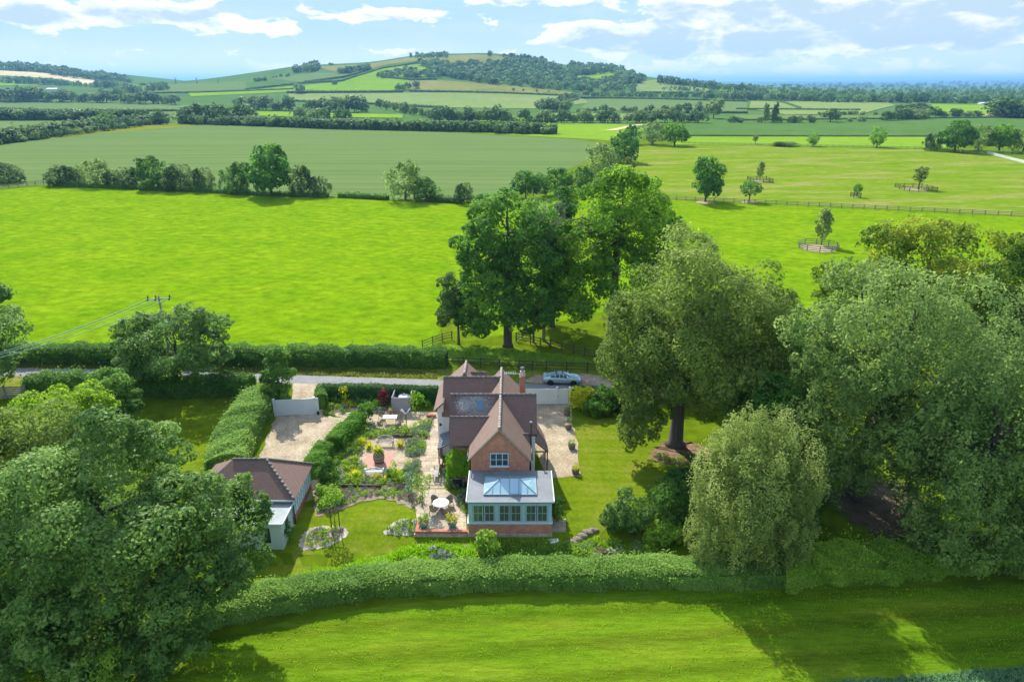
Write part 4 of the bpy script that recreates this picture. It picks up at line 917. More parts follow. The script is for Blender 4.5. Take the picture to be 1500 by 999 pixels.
# roof window on the lichened slope
d = Vector((0,.703,.711)); n_ = Vector((0,-.711,.703)); c0 = Vector((-2.98,57.83,6.66))
def sk(dx0, dx1, s0, s1, h0, h1):
    vs = [c0 + Vector((dx,0,0)) + d*s + n_*h for h in (h0,h1) for dx, s in ((dx0,s0),(dx1,s0),(dx1,s1),(dx0,s1))]
    return MB().add(vs, [(0,3,2,1),(4,5,6,7),(0,1,5,4),(1,2,6,5),(2,3,7,6),(3,0,4,7)])
f = hb(sk(-.32,.32,-.48,.48,-.05,.07), 'roof_window', 'lead'); hb(sk(-.26,.26,-.42,.42,.05,.085), 'pane', 'glass_sky', f)
# gutters, downpipe, stove pipe
for nm_, p_, r_ in (('gutter',[(-5.7,54.3,4.22),(-3.8,54.3,4.22)],.06),('downpipe',[(-3.75,54.3,4.2),(-3.72,54.35,.1)],.045),('gutter',[(1.2,55.8,4.6),(2.34,55.8,4.6)],.06),('gutter',[(-3.92,52,4.27),(-3.92,54.2,4.25)],.06),('gutter',[(1.76,52,4.24),(1.76,55.7,4.26)],.06),('downpipe',[(1.62,52.3,4.2),(1.55,52.2,3.2)],.045)):
    b = MB(); b.tube(p_, r_, 8); hb(b, nm_, 'black')
b = MB(); b.tube([(1.72,55.0,.2),(1.72,55.0,6.25)], .065, 10); pp = hb(b, 'stove_pipe', 'black'); b = MB(); b.lathe((1.72,55.0,6.35), [(.16,0),(.17,.04),(.12,.10)], 10); b.tube([(1.72,55,6.2),(1.72,55,6.4)], .06, 8); hb(b, 'pipe_cap', 'lead', pp)
# side porch with lean-to tiles on the right
pts = [(2.17,56.9,3.35),(3.46,56.9,2.3),(3.40,58.6,2.3),(3.15,60.4,2.3),(2.75,61.8,2.35),(2.17,62.3,3.35)]
slope(pts, 'tile_warm', 'porch_roof', .1)
b = MB(); [b.bar((x,y,0),(x,y,2.25),.11) for x, y in ((3.36,57.0),(3.28,59.2))]; b.bar((3.36,57.0,2.22),(2.17,57.0,2.22),.1); b.bar((3.36,57.0,2.24),(2.2,57.0,3.24),.1); hb(b, 'porch_frame', 'timber_dark')
# slate-blue lean-to porch on the left
slope([(-7.12,57.15,2.42),(-7.12,60.0,2.42),(-5.6,60.0,3.05),(-5.6,57.15,3.05)], 'slate', 'porch_roof', .08)
b = MB()
for i in range(9): y = 57.2 + 2.75*i/8; b.bar((-7.12,y,2.45),(-5.6,y,3.08),.05,.05)
hb(b, 'roof_battens', 'lead')
b = MB(); [b.bar((x,y,0),(x,y,2.4),.11) for x, y in ((-7.0,57.3),(-7.0,58.7),(-7.0,59.85))]; hb(b, 'porch_post', 'timber_dark')
b = MB(); b.box(-7.05,-6.75,57.2,58.2,0,.75); b.box(-6.6,-5.62,57.2,57.4,0,.75); hb(b, 'dwarf_wall', 'brick_wall')
b = MB(); b.lathe((-7.05,60.0,3.4), [(.05,0),(.12,.05),(.12,.2),(.03,.26)], 8); hb(b, 'wall_lamp', 'black')
# garden room (orangery)
b = MB(); b.box(-3.68,3.34,47.38,52.08,-1.2,-.06); hb(b, 'plinth', 'stone')
b = MB(); b.box(-3.62,3.28,47.45,52.08,-.06,.96); hb(b, 'brick_base', 'brick')
b = MB(); b.box(-3.70,3.36,47.37,52.07,.96,1.05); hb(b, 'cill_band', 'sage_pale')
b = MB()                                             # posts and head of the glazed walls
for x0, x1 in ((-3.60,-3.24),(-1.42,-1.09),(.77,1.11),(2.95,3.26)): b.box(x0,x1,47.47,47.7,1.05,2.72)
b.box(-3.60,3.26,47.47,47.7,2.725,2.98)
for y in (47.9,49.4,50.9): b.box(3.04,3.26,y+.02,y+.3,1.05,2.72); b.box(-3.60,-3.38,y+.02,y+.3,1.05,2.72)
b.box(3.04,3.26,47.71,52.05,2.725,2.98); b.box(-3.60,-3.38,47.71,52.05,2.725,2.98); b.box(3.04,3.26,51.7,52.05,1.05,2.72); b.box(-3.60,-3.38,51.7,52.05,1.05,2.72)
hb(b, 'glazed_wall_frame', 'sage')
for x0, x1 in ((-3.22,-2.37),(-2.29,-1.44),(-1.07,-.20),(-.12,.75),(1.13,1.99),(2.07,2.93)): window(x0,x1,47.56,1.06,2.71,2,2,'sage',None,.075,False,'window','glass_garden',.22)
b = MB()
for y0 in (48.22,49.72,51.22): b.box(3.13,3.16,y0,y0+1.16 if y0 < 51 else 51.69,1.06,2.71); b.box(-3.5,-3.47,y0,y0+1.16 if y0 < 51 else 51.69,1.06,2.71)
hb(b, 'side_window', 'glass')
b = MB(); b.box(-3.62,3.30,47.42,52.06,2.985,3.06); hb(b, 'cornice', 'sage_pale')
b = MB(); b.box(-3.76,3.47,47.2,52.07,3.065,3.16); hb(b, 'flat_roof', 'lead')
b = MB(); b.bar((-3.66,47.22,3.19),(3.37,47.22,3.19),.07,.05); hb(b, 'front_gutter', 'lantern_paint'); b = MB(); b.bar((-3.73,47.3,3.2),(-3.73,52.0,3.2),.07,.06); hb(b, 'roof_edge_trim', 'sage_pale'); b = MB(); b.bar((3.44,47.3,3.2),(3.44,52.0,3.2),.07,.06); hb(b, 'roof_edge_trim', 'sage_pale')
b = MB(); b.tube([(3.40,51.9,3.1),(3.40,51.95,-.4)], .045, 8); hb(b, 'downpipe', 'black')
# roof lantern
x0,x1,y0,y1,zb = -2.26,1.95,48.25,50.85,3.32; rx0,rx1,ry,rz_ = -.98,.57,49.55,3.98
b = MB(); b.box(x0-.1,x1+.1,y0-.1,y0+.02,3.16,zb); b.box(x0-.1,x1+.1,y1-.02,y1+.1,3.16,zb); b.box(x0-.1,x0+.02,y0+.02,y1-.02,3.16,zb); b.box(x1-.02,x1+.1,y0+.02,y1-.02,3.16,zb); lant = hb(b, 'roof_lantern', 'lantern_paint')
b = MB(); v = [(x0,y0,zb),(x1,y0,zb),(x1,y1,zb),(x0,y1,zb),(rx0,ry,rz_),(rx1,ry,rz_)]; b.add(v, [(0,1,5,4),(1,2,5),(2,3,4,5),(3,0,4)]); hb(b, 'lantern_glass', 'glass_roof', lant)
b = MB(); bars = [((x0,y0,zb),(rx0,ry,rz_)),((x1,y0,zb),(rx1,ry,rz_)),((x1,y1,zb),(rx1,ry,rz_)),((x0,y1,zb),(rx0,ry,rz_)),((rx0,ry,rz_),(rx1,ry,rz_))]
for f_ in (0,.5,1): xx = rx0+(rx1-rx0)*f_; bars += [((xx,y0,zb),(xx,ry,rz_)),((xx,y1,zb),(xx,ry,rz_))]
for xx in (-1.62,1.26): fr = (xx-x0)/(rx0-x0) if xx < 0 else (x1-xx)/(x1-rx1); bars += [((xx,y0,zb),(xx,y0+(ry-y0)*fr,zb+(rz_-zb)*fr))]
for a_, c_ in bars: b.bar((a_[0],a_[1],a_[2]+.02),(c_[0],c_[1],c_[2]+.02),.06,.05)
hb(b, 'glazing_bars', 'lantern_paint', lant)
# panes are opaque, with reflected green in their colour: an inner back wall keeps the room from being hollow
b = MB(); b.box(-3.3,3.0,51.3,51.5,1.0,2.9); hb(b, 'inner_wall', 'brick')
# parapet wall of the terrace
b = MB(); b.box(-8.05,-3.70,47.42,47.7,-.06,.20); pw = b.build('parapet_wall', M['brick_wall']); tag(pw, 'low red brick wall along the front edge of the round-table patio', 'wall')
b = MB(); b.box(-8.15,-3.70,47.36,47.75,-1.2,-.06); b.build('plinth', M['stone'], pw)
b = MB(); b.box(-8.05,-7.80,47.72,49.3,-1.0,.18); b.build('side_wall', M['brick_wall'], pw)
# creeper on the brick wall
def wall_leaves(regions, n, size, lm, name, label, cat):
    P, N = [], []
    for (a, c, z0, z1, nr) in regions:
        a = np.array(a, float); c = np.array(c, float); L_ = np.linalg.norm(c-a); m = int(n*L_*(z1-z0))
        t = rng.random(m); z = z0 + (z1-z0)*rng.random(m); edge = .12*np.sin(t*19)+.1*np.sin(t*7)
        keep = (z < z1 - .15 + edge) & (z > z0 + .2*np.sin(t*11+1)); t, z = t[keep], z[keep]
        d_ = .10 + .22*(.5+.5*np.sin(t*L_*4+z*3)*np.sin(z*4.3+t*5)) + rng.normal(0,.05,len(t))
        p = a[None]+(c-a)[None]*t[:,None] + np.array(nr)[None]*d_[:,None]; P.append(np.column_stack([p, z])); N.append(unit(np.array([nr[0],nr[1],.35])[None] + rng.normal(size=(len(t),3))*.5))
    P = np.concatenate(P); N = np.concatenate(N); V = leaf_geo(P, N, size*rng.uniform(.7,1.3,len(P)), .8)
    o = link(name, leaf_mesh(name, V, rng.normal(.5,.17,len(P)), [LM[lm]])); return tag(o, label, cat)
wall_leaves([((-5.55,54.58),(-3.68,54.58),1.0,4.0,(0,-1)),((-5.6,54.5),(-5.62,57.2),.2,2.6,(-1,0)),((-6.0,54.7),(-5.3,54.55),0,3.4,(-.2,-1)),((-3.65,54.4),(-3.64,53.2),1.2,3.8,(-1,0))], 330, .16, 'ivy', 'wall_creeper', 'bright green creeper covering the brick wall left of the gable', 'creeper')
# ------------------------------------------------------------------ trees of the middle distance: each one a trunk and a crown
def mid_proto(shape, lm, n=5200, size=.05, low=-.85, nsub=30, subr=.28, trunk_top=.5, tr=.03, bush=False):
    P, N, Tn = foliage(shape, n, size, nsub, subr, low=low)
    cr = leaf_mesh('crown', leaf_geo(P, N, size*rng.uniform(.65,1.35,len(P)), .75), Tn, [lm])
    b = MB(); b.tube([(0,0,-.05),(0,0,.04),(.01,0,trunk_top*.5),(0,.01,trunk_top)], [tr*1.6,tr,tr*.85,tr*.6], 8)
    for k in range(6):
        a = k*1.05 + .3; b.tube(limb_path((0,0,trunk_top*rng.uniform(.55,.95)), (math.cos(a)*.27, math.sin(a)*.27, trunk_top + rng.uniform(.05,.28)), 3, .1), [tr*.45,tr*.35,tr*.22,tr*.1], 5)
    o = b.build('trunk', BARK); tm = o.data; bpy.data.objects.remove(o)
    return cr, tm
OAK = [(0,0,.58,.42,.42,.36),(.24,.05,.44,.27,.28,.26),(-.25,0,.46,.27,.28,.26),(.05,-.12,.76,.27,.26,.23),(-.1,.1,.38,.34,.34,.24)]
MP = {'oak': mid_proto(OAK, LM['oak'], 6000), 'oak_l': mid_proto(OAK, LM['oak_light'], 6000), 'round': mid_proto([(0,0,.5,.46,.46,.48)], LM['oak']), 'bush': mid_proto([(0,0,.42,.5,.5,.5),(.18,0,.55,.3,.3,.38)], LM['thorn'], trunk_top=.35),
      'bush_g': mid_proto([(0,0,.40,.5,.5,.5),(-.15,.1,.6,.3,.3,.38)], LM['hedge'], trunk_top=.35), 'tall': mid_proto([(0,0,.62,.2,.2,.36)], LM['ash'], 1500, trunk_top=.7, tr=.022), 'ball': mid_proto([(0,0,.62,.42,.42,.36)], LM['oak'], 2600, trunk_top=.4),
      'spindle': mid_proto([(0,0,.50,.2,.2,.36),(0,0,.76,.13,.13,.24)], LM['birch'], 2200, .05, trunk_top=.8, tr=.014), 'egg': mid_proto([(0,0,.58,.36,.36,.42),(0,0,.42,.25,.25,.3)], LM['oak_light'], 2600, trunk_top=.3), 'pale': mid_proto([(0,0,.5,.46,.46,.46),(.1,0,.7,.3,.3,.28)], LM['beech'], 3200, trunk_top=.35)}
BW = {'tall': .44, 'spindle': .42, 'ball': .84, 'egg': .72}
def mtree(kind, px, py, h, w, label, group=None, name='tree', cat='tree'):
    p, H, s = vpx(px, py, h); W = w*s/BW.get(kind, 1.0)
    r = empty(name, p, rng.uniform(0,6.28), label, cat, group); r.scale = (W, W*rng.uniform(.92,1.08), H)
    cr, tm = MP[kind]; link('crown', cr, r); link('trunk', tm, r); return r
bush = dict(name='bush', cat='bush')
mtree('bush', 15, 268, 30, 46, 'dark round bush alone at the left edge of the crop field boundary', **bush)
for i, (px, py, h, w, lb) in enumerate([(90,272,27,36,'leftmost bush of the row between the bright pasture and the crop field'),(112,272.5,25,24,'narrow bush second from the left in the field boundary row'),(143,273,35,42,'tall spreading bush with pale top third from the left in the field boundary row'),(168,274,22,26,'low bush fourth from the left in the field boundary row'),(189,275,27,32,'dark bush just left of the broadest bush in the field boundary row'),
      (232,277,42,50,'broadest bush in the field boundary row with a silvery top'),(266,279,34,44,'wide bush right behind the broadest bush in the boundary row'),(300,280,31,28,'isolated square-looking bush right of the boundary row'),(347,283,40,36,'bush touching the left side of the big field oak'),(441,286.5,40,32,'reddish-tinged hawthorn touching the right side of the big field oak'),(470,288,27,28,'low green bush at the right end beside the hawthorn')]):
    h, w = h*1.14, w*1.12
    mtree('pale' if i == 2 else ('bush_g' if i % 3 == 2 else 'bush'), px, py, h, w, lb, 'bushes along the pasture boundary', **bush)
mtree('oak', 398, 287.5, 76, 74, 'big spreading oak standing in the boundary of the bright pasture')
mtree('pale', 594, 293.5, 58, 56, 'tall greyish tree alone in the low hedge between pasture and crop'); mtree('bush_g', 624, 294.5, 34, 42, 'low dark bush leaning against the tall greyish tree', **bush); mtree('bush', 680, 298, 31, 30, 'small brownish bush just left of the tall house oaks', **bush)
for px, py, h, w, k, lb in [(770,290,40,46,'oak','leftmost tree of the row leading from the house oaks to the paddock corner'),(812,287,42,54,'round','second tree of the row leading to the paddock corner'),(850,285,40,44,'bush_g','third and lowest tree of the row leading to the paddock corner'),(878,264,54,50,'pale','pale grey-green tree of the row leading to the paddock corner'),(914,238,48,46,'round','dark round tree at the upper end of the row near the paddock corner'),(895,252,30,30,'bush','small dark bush between the pale tree and the dark round tree'),
      (925,212,30,26,'bush_g','small bush at the back left of the paddock corner clump'),(956,212,34,38,'pale','left broad tree of the paddock corner pair'),(988,214,34,42,'oak_l','right sunlit tree of the paddock corner pair, standing in the grass'),(920,252,22,12,'tall','slim feathery young tree beside the dark round tree'),(928,250,14,10,'tall','shortest feathery sapling beside the dark round tree')]:
    mtree(k, px, py, h, w, lb)
mtree('oak', 1033, 296, 66, 56, 'dark leaning tree beside the paddock fence'); mtree('ball', 1097, 296, 31, 29, 'small ball-headed tree right of the dark leaning tree'); mtree('ball', 1254, 289, 20, 12, 'tiny ball-headed sapling in the middle of the paddock')
mtree('spindle', 1113, 265, 29, 11, 'thin upright sapling inside a small square guard in the paddock'); mtree('tall', 1345, 277, 33, 20, 'sparse sapling inside the right-hand square guard in the paddock'); mtree('spindle', 1203, 359, 54, 23, 'pale slender tree inside the round fence in the near paddock')
mtree('tall', 1106, 211.5, 14, 9, 'tiny sapling at the left of the back paddock fence'); mtree('egg', 1190, 214.5, 19, 17, 'small lopsided tree on the back paddock fence'); mtree('egg', 1284, 216, 29, 23, 'egg-shaped sunlit tree on the back paddock fence'); mtree('bush', 1150, 214.5, 7, 36, 'long low dark shrub by the back paddock fence', **bush)
for px, py, h, w, k, lb in [(1365,221,26,24,'bush','small leftmost tree of the grove in the paddock corner'),(1398,223,48,50,'oak','tallest tree of the grove in the paddock corner'),(1432,221,38,40,'pale','grey-green tree in the middle of the paddock corner grove'),(1463,222,40,44,'oak_l','sunlit round tree of the paddock corner grove'),(1498,223,38,44,'pale','brownish tree at the right edge of the paddock corner grove')]:
    mtree(k, px, py, h, w, lb, 'grove in the paddock corner')
hedge('low_hedge', 'low pale bramble hedge between the pasture and the crop field', [T(497,289), T(530,290.5), T(568,293)], 2.4, 1.4, 2600, .4, LM['hedge'], wob=.7)
hedge('low_hedge', 'lowest strip of hedge between the greyish tree and the small brownish bush', [T(628,296), T(655,297), T(678,298)], 2, 1.6, 1500, .4, LM['thorn'], wob=.5)
hedge('low_hedge', 'rough dark hedge under the bushes along the pasture boundary', [T(80,273), T(200,277), T(300,281.5), T(390,286.5), T(480,289.5)], 2.4, 1.3, 9000, .4, LM['hedge'], wob=.8)
hedge('low_hedge', 'dark brambles beneath the paddock corner grove', [T(1355,221.5), T(1420,225), T(1480,226), T(1540,227)], 4, 1.1, 3600, .5, LM['hedge'], wob=.9, core=False)

# ------------------------------------------------------------------ big trees round the house
near_tree('chestnut_tree', 'huge dark horse chestnut filling the lower left corner', (-26.6,37.2), 17, [(0,0,8.6,6.8,6.4,6.0),(5.8,1,6.8,4.0,4.2,4.2),(-6,0,7,4.6,4.4,4.4),(1.2,-3.9,5.4,4.6,3.4,3.8),(4.8,-2.8,3.8,3.2,2.8,2.4),(1.2,1.0,13.4,3.0,3.2,3.2),(-2.6,0,11.4,3.0,3.0,2.8),(5.6,.6,10.2,3.0,3.0,2.8),(7.0,-.6,7.0,3.0,2.8,2.6),(-3,-3,3.4,4,3.0,2.4),(1.0,-4.0,2.6,5.0,2.6,2.2),(7.4,1.6,8.8,2.9,2.8,2.7),(-5.5,-2.0,3.0,4,3.0,2.6)], 135000, .27, LM['chestnut'], trunk_r=.5, nlimb=16, nsub=46, subr=.27, low=-.75, asp=.55, boughs=26, cov=.8)
near_tree('tree', 'rounded yellow-green tree at the left edge behind the huge chestnut', (-43.6,58), 8.0, [(0,0,4.6,4.7,4.4,3.5),(3.0,-1,3.6,2.2,2.2,2.0)], 22000, .30, LM['lime_leaf'], trunk_r=.2, nsub=40, subr=.26, boughs=10)
near_tree('tree', 'compact dark green tree between the yellow-green tree and the roadside hedge', (-42.2,64.5), 7.2, [(0,0,3.9,3.2,3.0,3.4),(1.6,-.5,2.8,2.0,2,2.2)], 14000, .28, LM['hedge'], trunk_r=.18, nsub=30)
near_tree('tree', 'olive green tree at the left edge beside the huge chestnut', (-38.5,48), 10.5, [(0,0,6.2,5.6,4.6,4.4),(-2,-3.0,4,4,3.4,3.4)], 22000, .30, LM['ash'], trunk_r=.3, nsub=36)
near_tree('tree', 'dark tree cut by the left edge, growing beside the lane', (-63.5,75), 13.2, [(0,0,7.6,6.6,6.0,5.6),(-2,0,10,4,4,3.4),(2.5,-2,3.4,3.2,3,2.6)], 26000, .34, LM['chestnut'], trunk_r=.35, nsub=40, boughs=14, cov=.85)
near_tree('tree', 'round dark tree standing in the near roadside hedge in front of the power pole', (-39.8,75), 11.6, [(0,0,5.9,5.6,5.0,5.0),(2.2,0,9.0,2.3,2.3,2.4),(-3.2,0,8.0,2.3,2.2,2.2),(3.6,0,5.4,2.6,2.6,3.2),(-2.2,-1,3.6,3.4,3,2.6)], 38000, .30, LM['chestnut'], trunk_r=.3, nsub=44, subr=.26, boughs=16, cov=.85)
near_tree('tree', 'pointed bushy tree beside the closed left driveway gate', (-26.7,71.3), 7.4, [(0,0,3.4,1.8,1.8,3.3),(.2,0,5.5,1.3,1.3,1.9),(-.5,-.5,2.0,1.8,1.7,2.0)], 15000, .24, LM['hedge'], trunk_r=.14, nsub=34, low=-.9)
near_tree('oak_tree', 'tallest dark oak right behind the house', (-.6,90.5), 23.4, [(0,0,18,5.4,5.2,5.0),(-3.4,0,14,4.4,4.4,4.0),(3.4,1,13.4,4.6,4.6,4.2),(-1.5,-1,8.0,5.6,5.0,4.6),(3.6,0,6.6,4.4,4.4,4.0),(-4.6,0,4.4,3.0,3.0,3.2)], 62000, .36, LM['oak'], trunk_r=.62, fork=.5, nlimb=16, nsub=52, subr=.25, low=-.9, boughs=16, cov=.8)
near_tree('tree', 'slim grey-green tree at the left foot of the tallest oak', (-7.6,91), 11.6, [(-.9,0,7.4,1.8,1.8,3.6),(-1.6,0,5.0,1.3,1.3,2.6),(1.0,0,4.2,1.6,1.6,1.8)], 9500, .28, LM['thorn'], trunk_r=.2, nsub=26, low=-.9)
near_tree('oak_tree', 'sunlit yellowish oak behind the house, right of the tallest oak', (14.8,95), 24.2, [(0,0,18.6,6.2,6.0,5.2),(-5.0,0,13.6,5.0,5.0,4.6),(4.2,1,15.0,5.2,5,4.0),(-6.4,-2,7.6,5.2,4.8,4.4),(1.0,-2,10.0,5.2,4.8,3.8),(7.4,1,15.6,3.0,3.0,1.8)], 58000, .38, LM['oak_light'], trunk_r=.68, fork=.5, nlimb=18, nsub=50, subr=.25, low=-.8, boughs=18, cov=.8)
near_tree('tree', 'mid green tree filling the gap between the two tall oaks', (6.2,99), 21.5, [(0,0,13,3.8,3.8,7.6),(1,0,6.5,4.2,4.2,4.2)], 20000, .36, LM['oak'], trunk_r=.4, nsub=34, low=-.9)
# bare pale tree between the oaks
def bare_tree():
    x, y = 4.6, 93.0; r = empty('bare_tree', (x,y,0), 0, 'bare pale dead tree showing between the two tall oaks', 'tree'); b = MB(); b.tube([(0,0,-.1),(.1,0,8),(0,0,15)], [.25,.2,.14], 8); b.build('trunk', M['bark_pale'], r)
    b = MB()
    for k in range(60):
        z = rng.uniform(11,16); a = rng.uniform(0,6.28); l = rng.uniform(2,4.2); e = Vector((math.cos(a)*l*.7, math.sin(a)*l*.7, z+l*1.3)); pts = limb_path((0,0,z-1.5), e, 4, .2); b.tube(pts, [.07,.055,.04,.03,.015], 5, False)
        for q in range(3): s2 = pts[2+q%3]; b.tube(limb_path(s2, s2 + Vector((random.uniform(-1,1),random.uniform(-1,1),random.uniform(.3,1.3))), 2, .2), [.03,.02,.008], 4, False)
    b.build('branches', M['bark_pale'], r)
bare_tree()
near_tree('sapling', 'thin birch-like tree standing at the post and rail fence behind the house', (3.1,92), 8.2, [(0,0,5.4,2.0,2.0,2.6),(.8,-.4,3.4,1.6,1.6,1.4)], 4200, .26, LM['ash'], trunk_r=.14, fork=.6, nsub=20, low=-.9)
near_tree('ash_tree', 'broad olive-green ash with thick grey trunk right of the house', (16.9,62.3), 21.4, [(1.0,0,14.6,7.0,7.0,6.6),(-3.0,-1,11.2,4.8,5.2,4.8),(6.0,0,12.0,5.4,5.4,5.4),(.6,-3.6,11.0,6.0,4.2,5.4),(-4.2,-1.5,7.2,3.4,3.4,3.4),(4.5,-1,7.2,4.6,4.4,3.6),(-4.0,-3,4.8,2.4,2.2,2.2),(-5.0,-3.2,3.4,1.7,1.6,2.2)], 95000, .34, LM['ash'], trunk_r=.72, fork=.3, nlimb=20, nsub=64, subr=.27, droop=.18, low=-.85, flare=1.9, asp=.5, boughs=34, cov=.75)
near_tree('birch_tree', 'pale drooping silver birch rising from the front hedge', (18.2,44.4), 12.6, [(0,-.7,2.3,3.2,2.2,2.3),(0,0,6.6,4.3,3.9,5.2),(.2,0,10.4,2.6,2.6,2.5),(-2.2,-.8,4.6,2.3,2.4,3.2),(1.9,-.8,5.0,2.4,2.4,3.4),(-1.6,0,8.6,1.6,1.6,2.0),(1.5,.2,8.9,1.6,1.6,1.9),(2.8,-.3,3.4,1.6,1.7,2.4),(-2.9,-.3,3.0,1.4,1.6,2.3)], 62000, .21, LM['birch'], trunk_r=.22, fork=.5, nsub=60, subr=.24, droop=.9, low=-.95, asp=.42, fill=.2, boughs=16, cov=.85)
near_tree('beech_tree', 'massive grey-green tree right of the silver birch, lit on its crown top', (31.2,53), 21.6, [(1.0,-1,4.2,4.6,3.2,3.4),(-3.4,-1.5,3.4,2.6,2.4,2.6),(0,0,15.2,7.0,6.6,6.2),(-3.4,-1,11.0,4.6,4.6,5.0),(6.0,0,12.0,5.6,5.4,5.0),(.8,-3.6,11.4,6.0,4.0,5.0),(-3.8,-1.5,7.2,4.4,4.0,4.0),(3.8,-2.6,8.4,5.2,4.2,4.2)], 88000, .32, LM['beech'], trunk_r=.7, fork=.35, nlimb=20, nsub=66, subr=.27, droop=.15, low=-.8, asp=.5, boughs=36, cov=.75)
near_tree('tree', 'large drooping tree at the right edge behind the front hedge', (36.6,46.0), 17.6, [(0,0,11.4,5.8,5.0,5.6),(-2.4,-2.0,7.4,4.4,3.4,4.2),(4.4,-1,8.0,4.6,4.4,5.4),(-1.6,-2.6,3.6,4.2,2.6,2.9),(3.8,-3,3.8,4.4,2.6,3.0)], 62000, .29, LM['beech'], trunk_r=.45, nsub=56, subr=.25, droop=.5, low=-.9, asp=.5, boughs=22, cov=.8)
near_tree('sycamore_tree', 'yellowish sycamore behind the massive grey-green tree', (47.5,76), 21.6, [(0,0,14.8,8.4,8.0,6.2),(-7.4,0,12.2,4.6,4.6,4.0),(8,0,13.0,6.6,6.2,5.4),(0,-5,10.8,8,4.4,5),(5,-3.6,9,6,4.4,5)], 56000, .40, LM['sycamore'], trunk_r=.6, nlimb=16, nsub=60, subr=.24, boughs=26, cov=.8)
near_tree('sycamore_tree', 'partly hidden dark tree at the right edge below the sycamore', (57,66), 17.5, [(0,0,11,7.4,6.6,6.2),(-5,-2,8,5,4.6,5)], 24000, .40, LM['beech'], trunk_r=.5, nsub=36)
near_tree('tree', 'dark oak-like tree filling the gap between the ash and the massive tree', (26.4,68), 14.6, [(0,0,9.2,4.6,4.6,4.8),(1,-2,6.8,4.8,3.8,4.6)], 26000, .34, LM['oak'], trunk_r=.4, nsub=36, low=-.8)
near_tree('tree', 'shaded understorey tree behind the silver birch', (24.6,55.5), 12.2, [(0,0,7,4.0,3.6,4.6),(-.6,-1.4,3.8,3.2,2.6,3.2)], 19000, .29, LM['oak'], trunk_r=.25, nsub=32, low=-.9)
near_tree('tree', 'shaded tree at the back right of the ash beside the roadside hedge', (23.5,76), 11.5, [(0,0,6.6,4.8,3.6,4.6),(-4,0,4.4,3.4,3,3.4)], 18000, .34, LM['ash'], trunk_r=.25, nsub=30, low=-.9)
def shrub(name, label, base, lobes, n, size, lm, cat='shrub', group=None, **kw):
    h = max(l[2]+l[5] for l in lobes); return near_tree(name, label, base, h, lobes, n, size, LM[lm], cat, trunk_r=.06, fork=.25, nlimb=5, group=group, nsub=kw.pop('nsub',22), low=-.9, **kw)
near_tree('tree', 'pale green young tree in the bottom left corner', (-25.2,31.0), 4.6, [(0,0,2.6,2.3,1.8,2.0),(-1.2,.4,3.2,1.2,1.2,1.2)], 9000, .17, LM['fern'], trunk_r=.08, nsub=26, low=-.9)
shrub('shrub', 'rounded blue-green shrub nearest the orangery among the big shrubs on the lawn edge', (9.6,48.2), [(0,0,1.7,1.9,1.6,1.75)], 9000, .19, 'chestnut')
shrub('shrub', 'dark leafy shrub between the blue-green shrub and the silver birch', (13.3,49.2), [(0,0,2.0,2.2,1.8,2.0),(1.0,-.8,1.2,1.6,1.4,1.3)], 11000, .19, 'hedge')
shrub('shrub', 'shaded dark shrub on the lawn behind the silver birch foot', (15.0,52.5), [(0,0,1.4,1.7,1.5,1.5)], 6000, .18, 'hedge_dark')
shrub('shrub', 'fresh green shrub at the foot of the dark leafy shrub', (12.4,46.8), [(0,0,.9,1.6,1.0,1.0)], 5000, .17, 'fern')
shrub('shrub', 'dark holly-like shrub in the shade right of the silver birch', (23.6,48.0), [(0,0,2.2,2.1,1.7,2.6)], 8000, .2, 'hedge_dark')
shrub('shrub', 'large shaded shrub beside the white gates and small dark hedge', (10.6,70.4), [(0,0,1.5,2.1,1.3,1.6),(2.2,0,1.4,1.6,1.3,1.5)], 8500, .2, 'hedge')
shrub('shrub', 'yellow-orange tinted shrub right of the white gates', (7.9,70.4), [(0,0,1.4,1.5,1.1,1.5)], 4200, .2, 'yellow')
shrub('shrub', 'dark green shrub at the front of the shaded bed right of the gates', (9.4,68.9), [(0,0,.9,1.9,.9,1.0)], 5000, .18, 'topiary')
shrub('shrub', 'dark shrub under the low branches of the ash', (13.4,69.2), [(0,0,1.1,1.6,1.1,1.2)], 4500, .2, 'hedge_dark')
near_tree('sapling', 'young lime-green tree rising in front of the orangery plinth', (-1.95,44.6), 3.2, [(0,0,2.0,.85,.8,1.05),(.5,0,1.5,.6,.6,.6),(-.4,0,1.4,.55,.5,.6)], 1500, .22, LM['fern'], trunk_r=.04, nsub=16, low=-.9)
near_tree('sapling', 'young staked tree standing in the oval bed on the left lawn', (-15.0,48.6), 3.6, [(-.2,0,2.7,.75,.7,.7),(-.8,0,2.1,.6,.5,.4),(.4,.1,2.9,.5,.5,.6)], 800, .17, LM['fern'], trunk_r=.035, nsub=12, low=-.9)
near_tree('sapling', 'young thin tree at the patio corner by the triangular bed', (-7.9,51.2), 3.2, [(0,0,2.3,.8,.7,.8),(.6,.1,2.7,.5,.5,.5)], 650, .16, LM['fern'], trunk_r=.03, nsub=12, low=-.9)
b = MB(); p = G(478,787,-.1); 
for dx in (-.35,.35): b.tube([(-14.9+dx,48.4,-.3),(-14.9+dx,48.4,1.7)], .045, 8)
o = b.build('tree_stake', M['timber_dark']); tag(o, 'pair of joined stakes holding the young tree in the oval bed', 'stake'); b2 = MB(); b2.bar((-15.25,48.4,1.5),(-14.55,48.4,1.5),.05); b2.build('crossbar', M['timber_dark'], o)

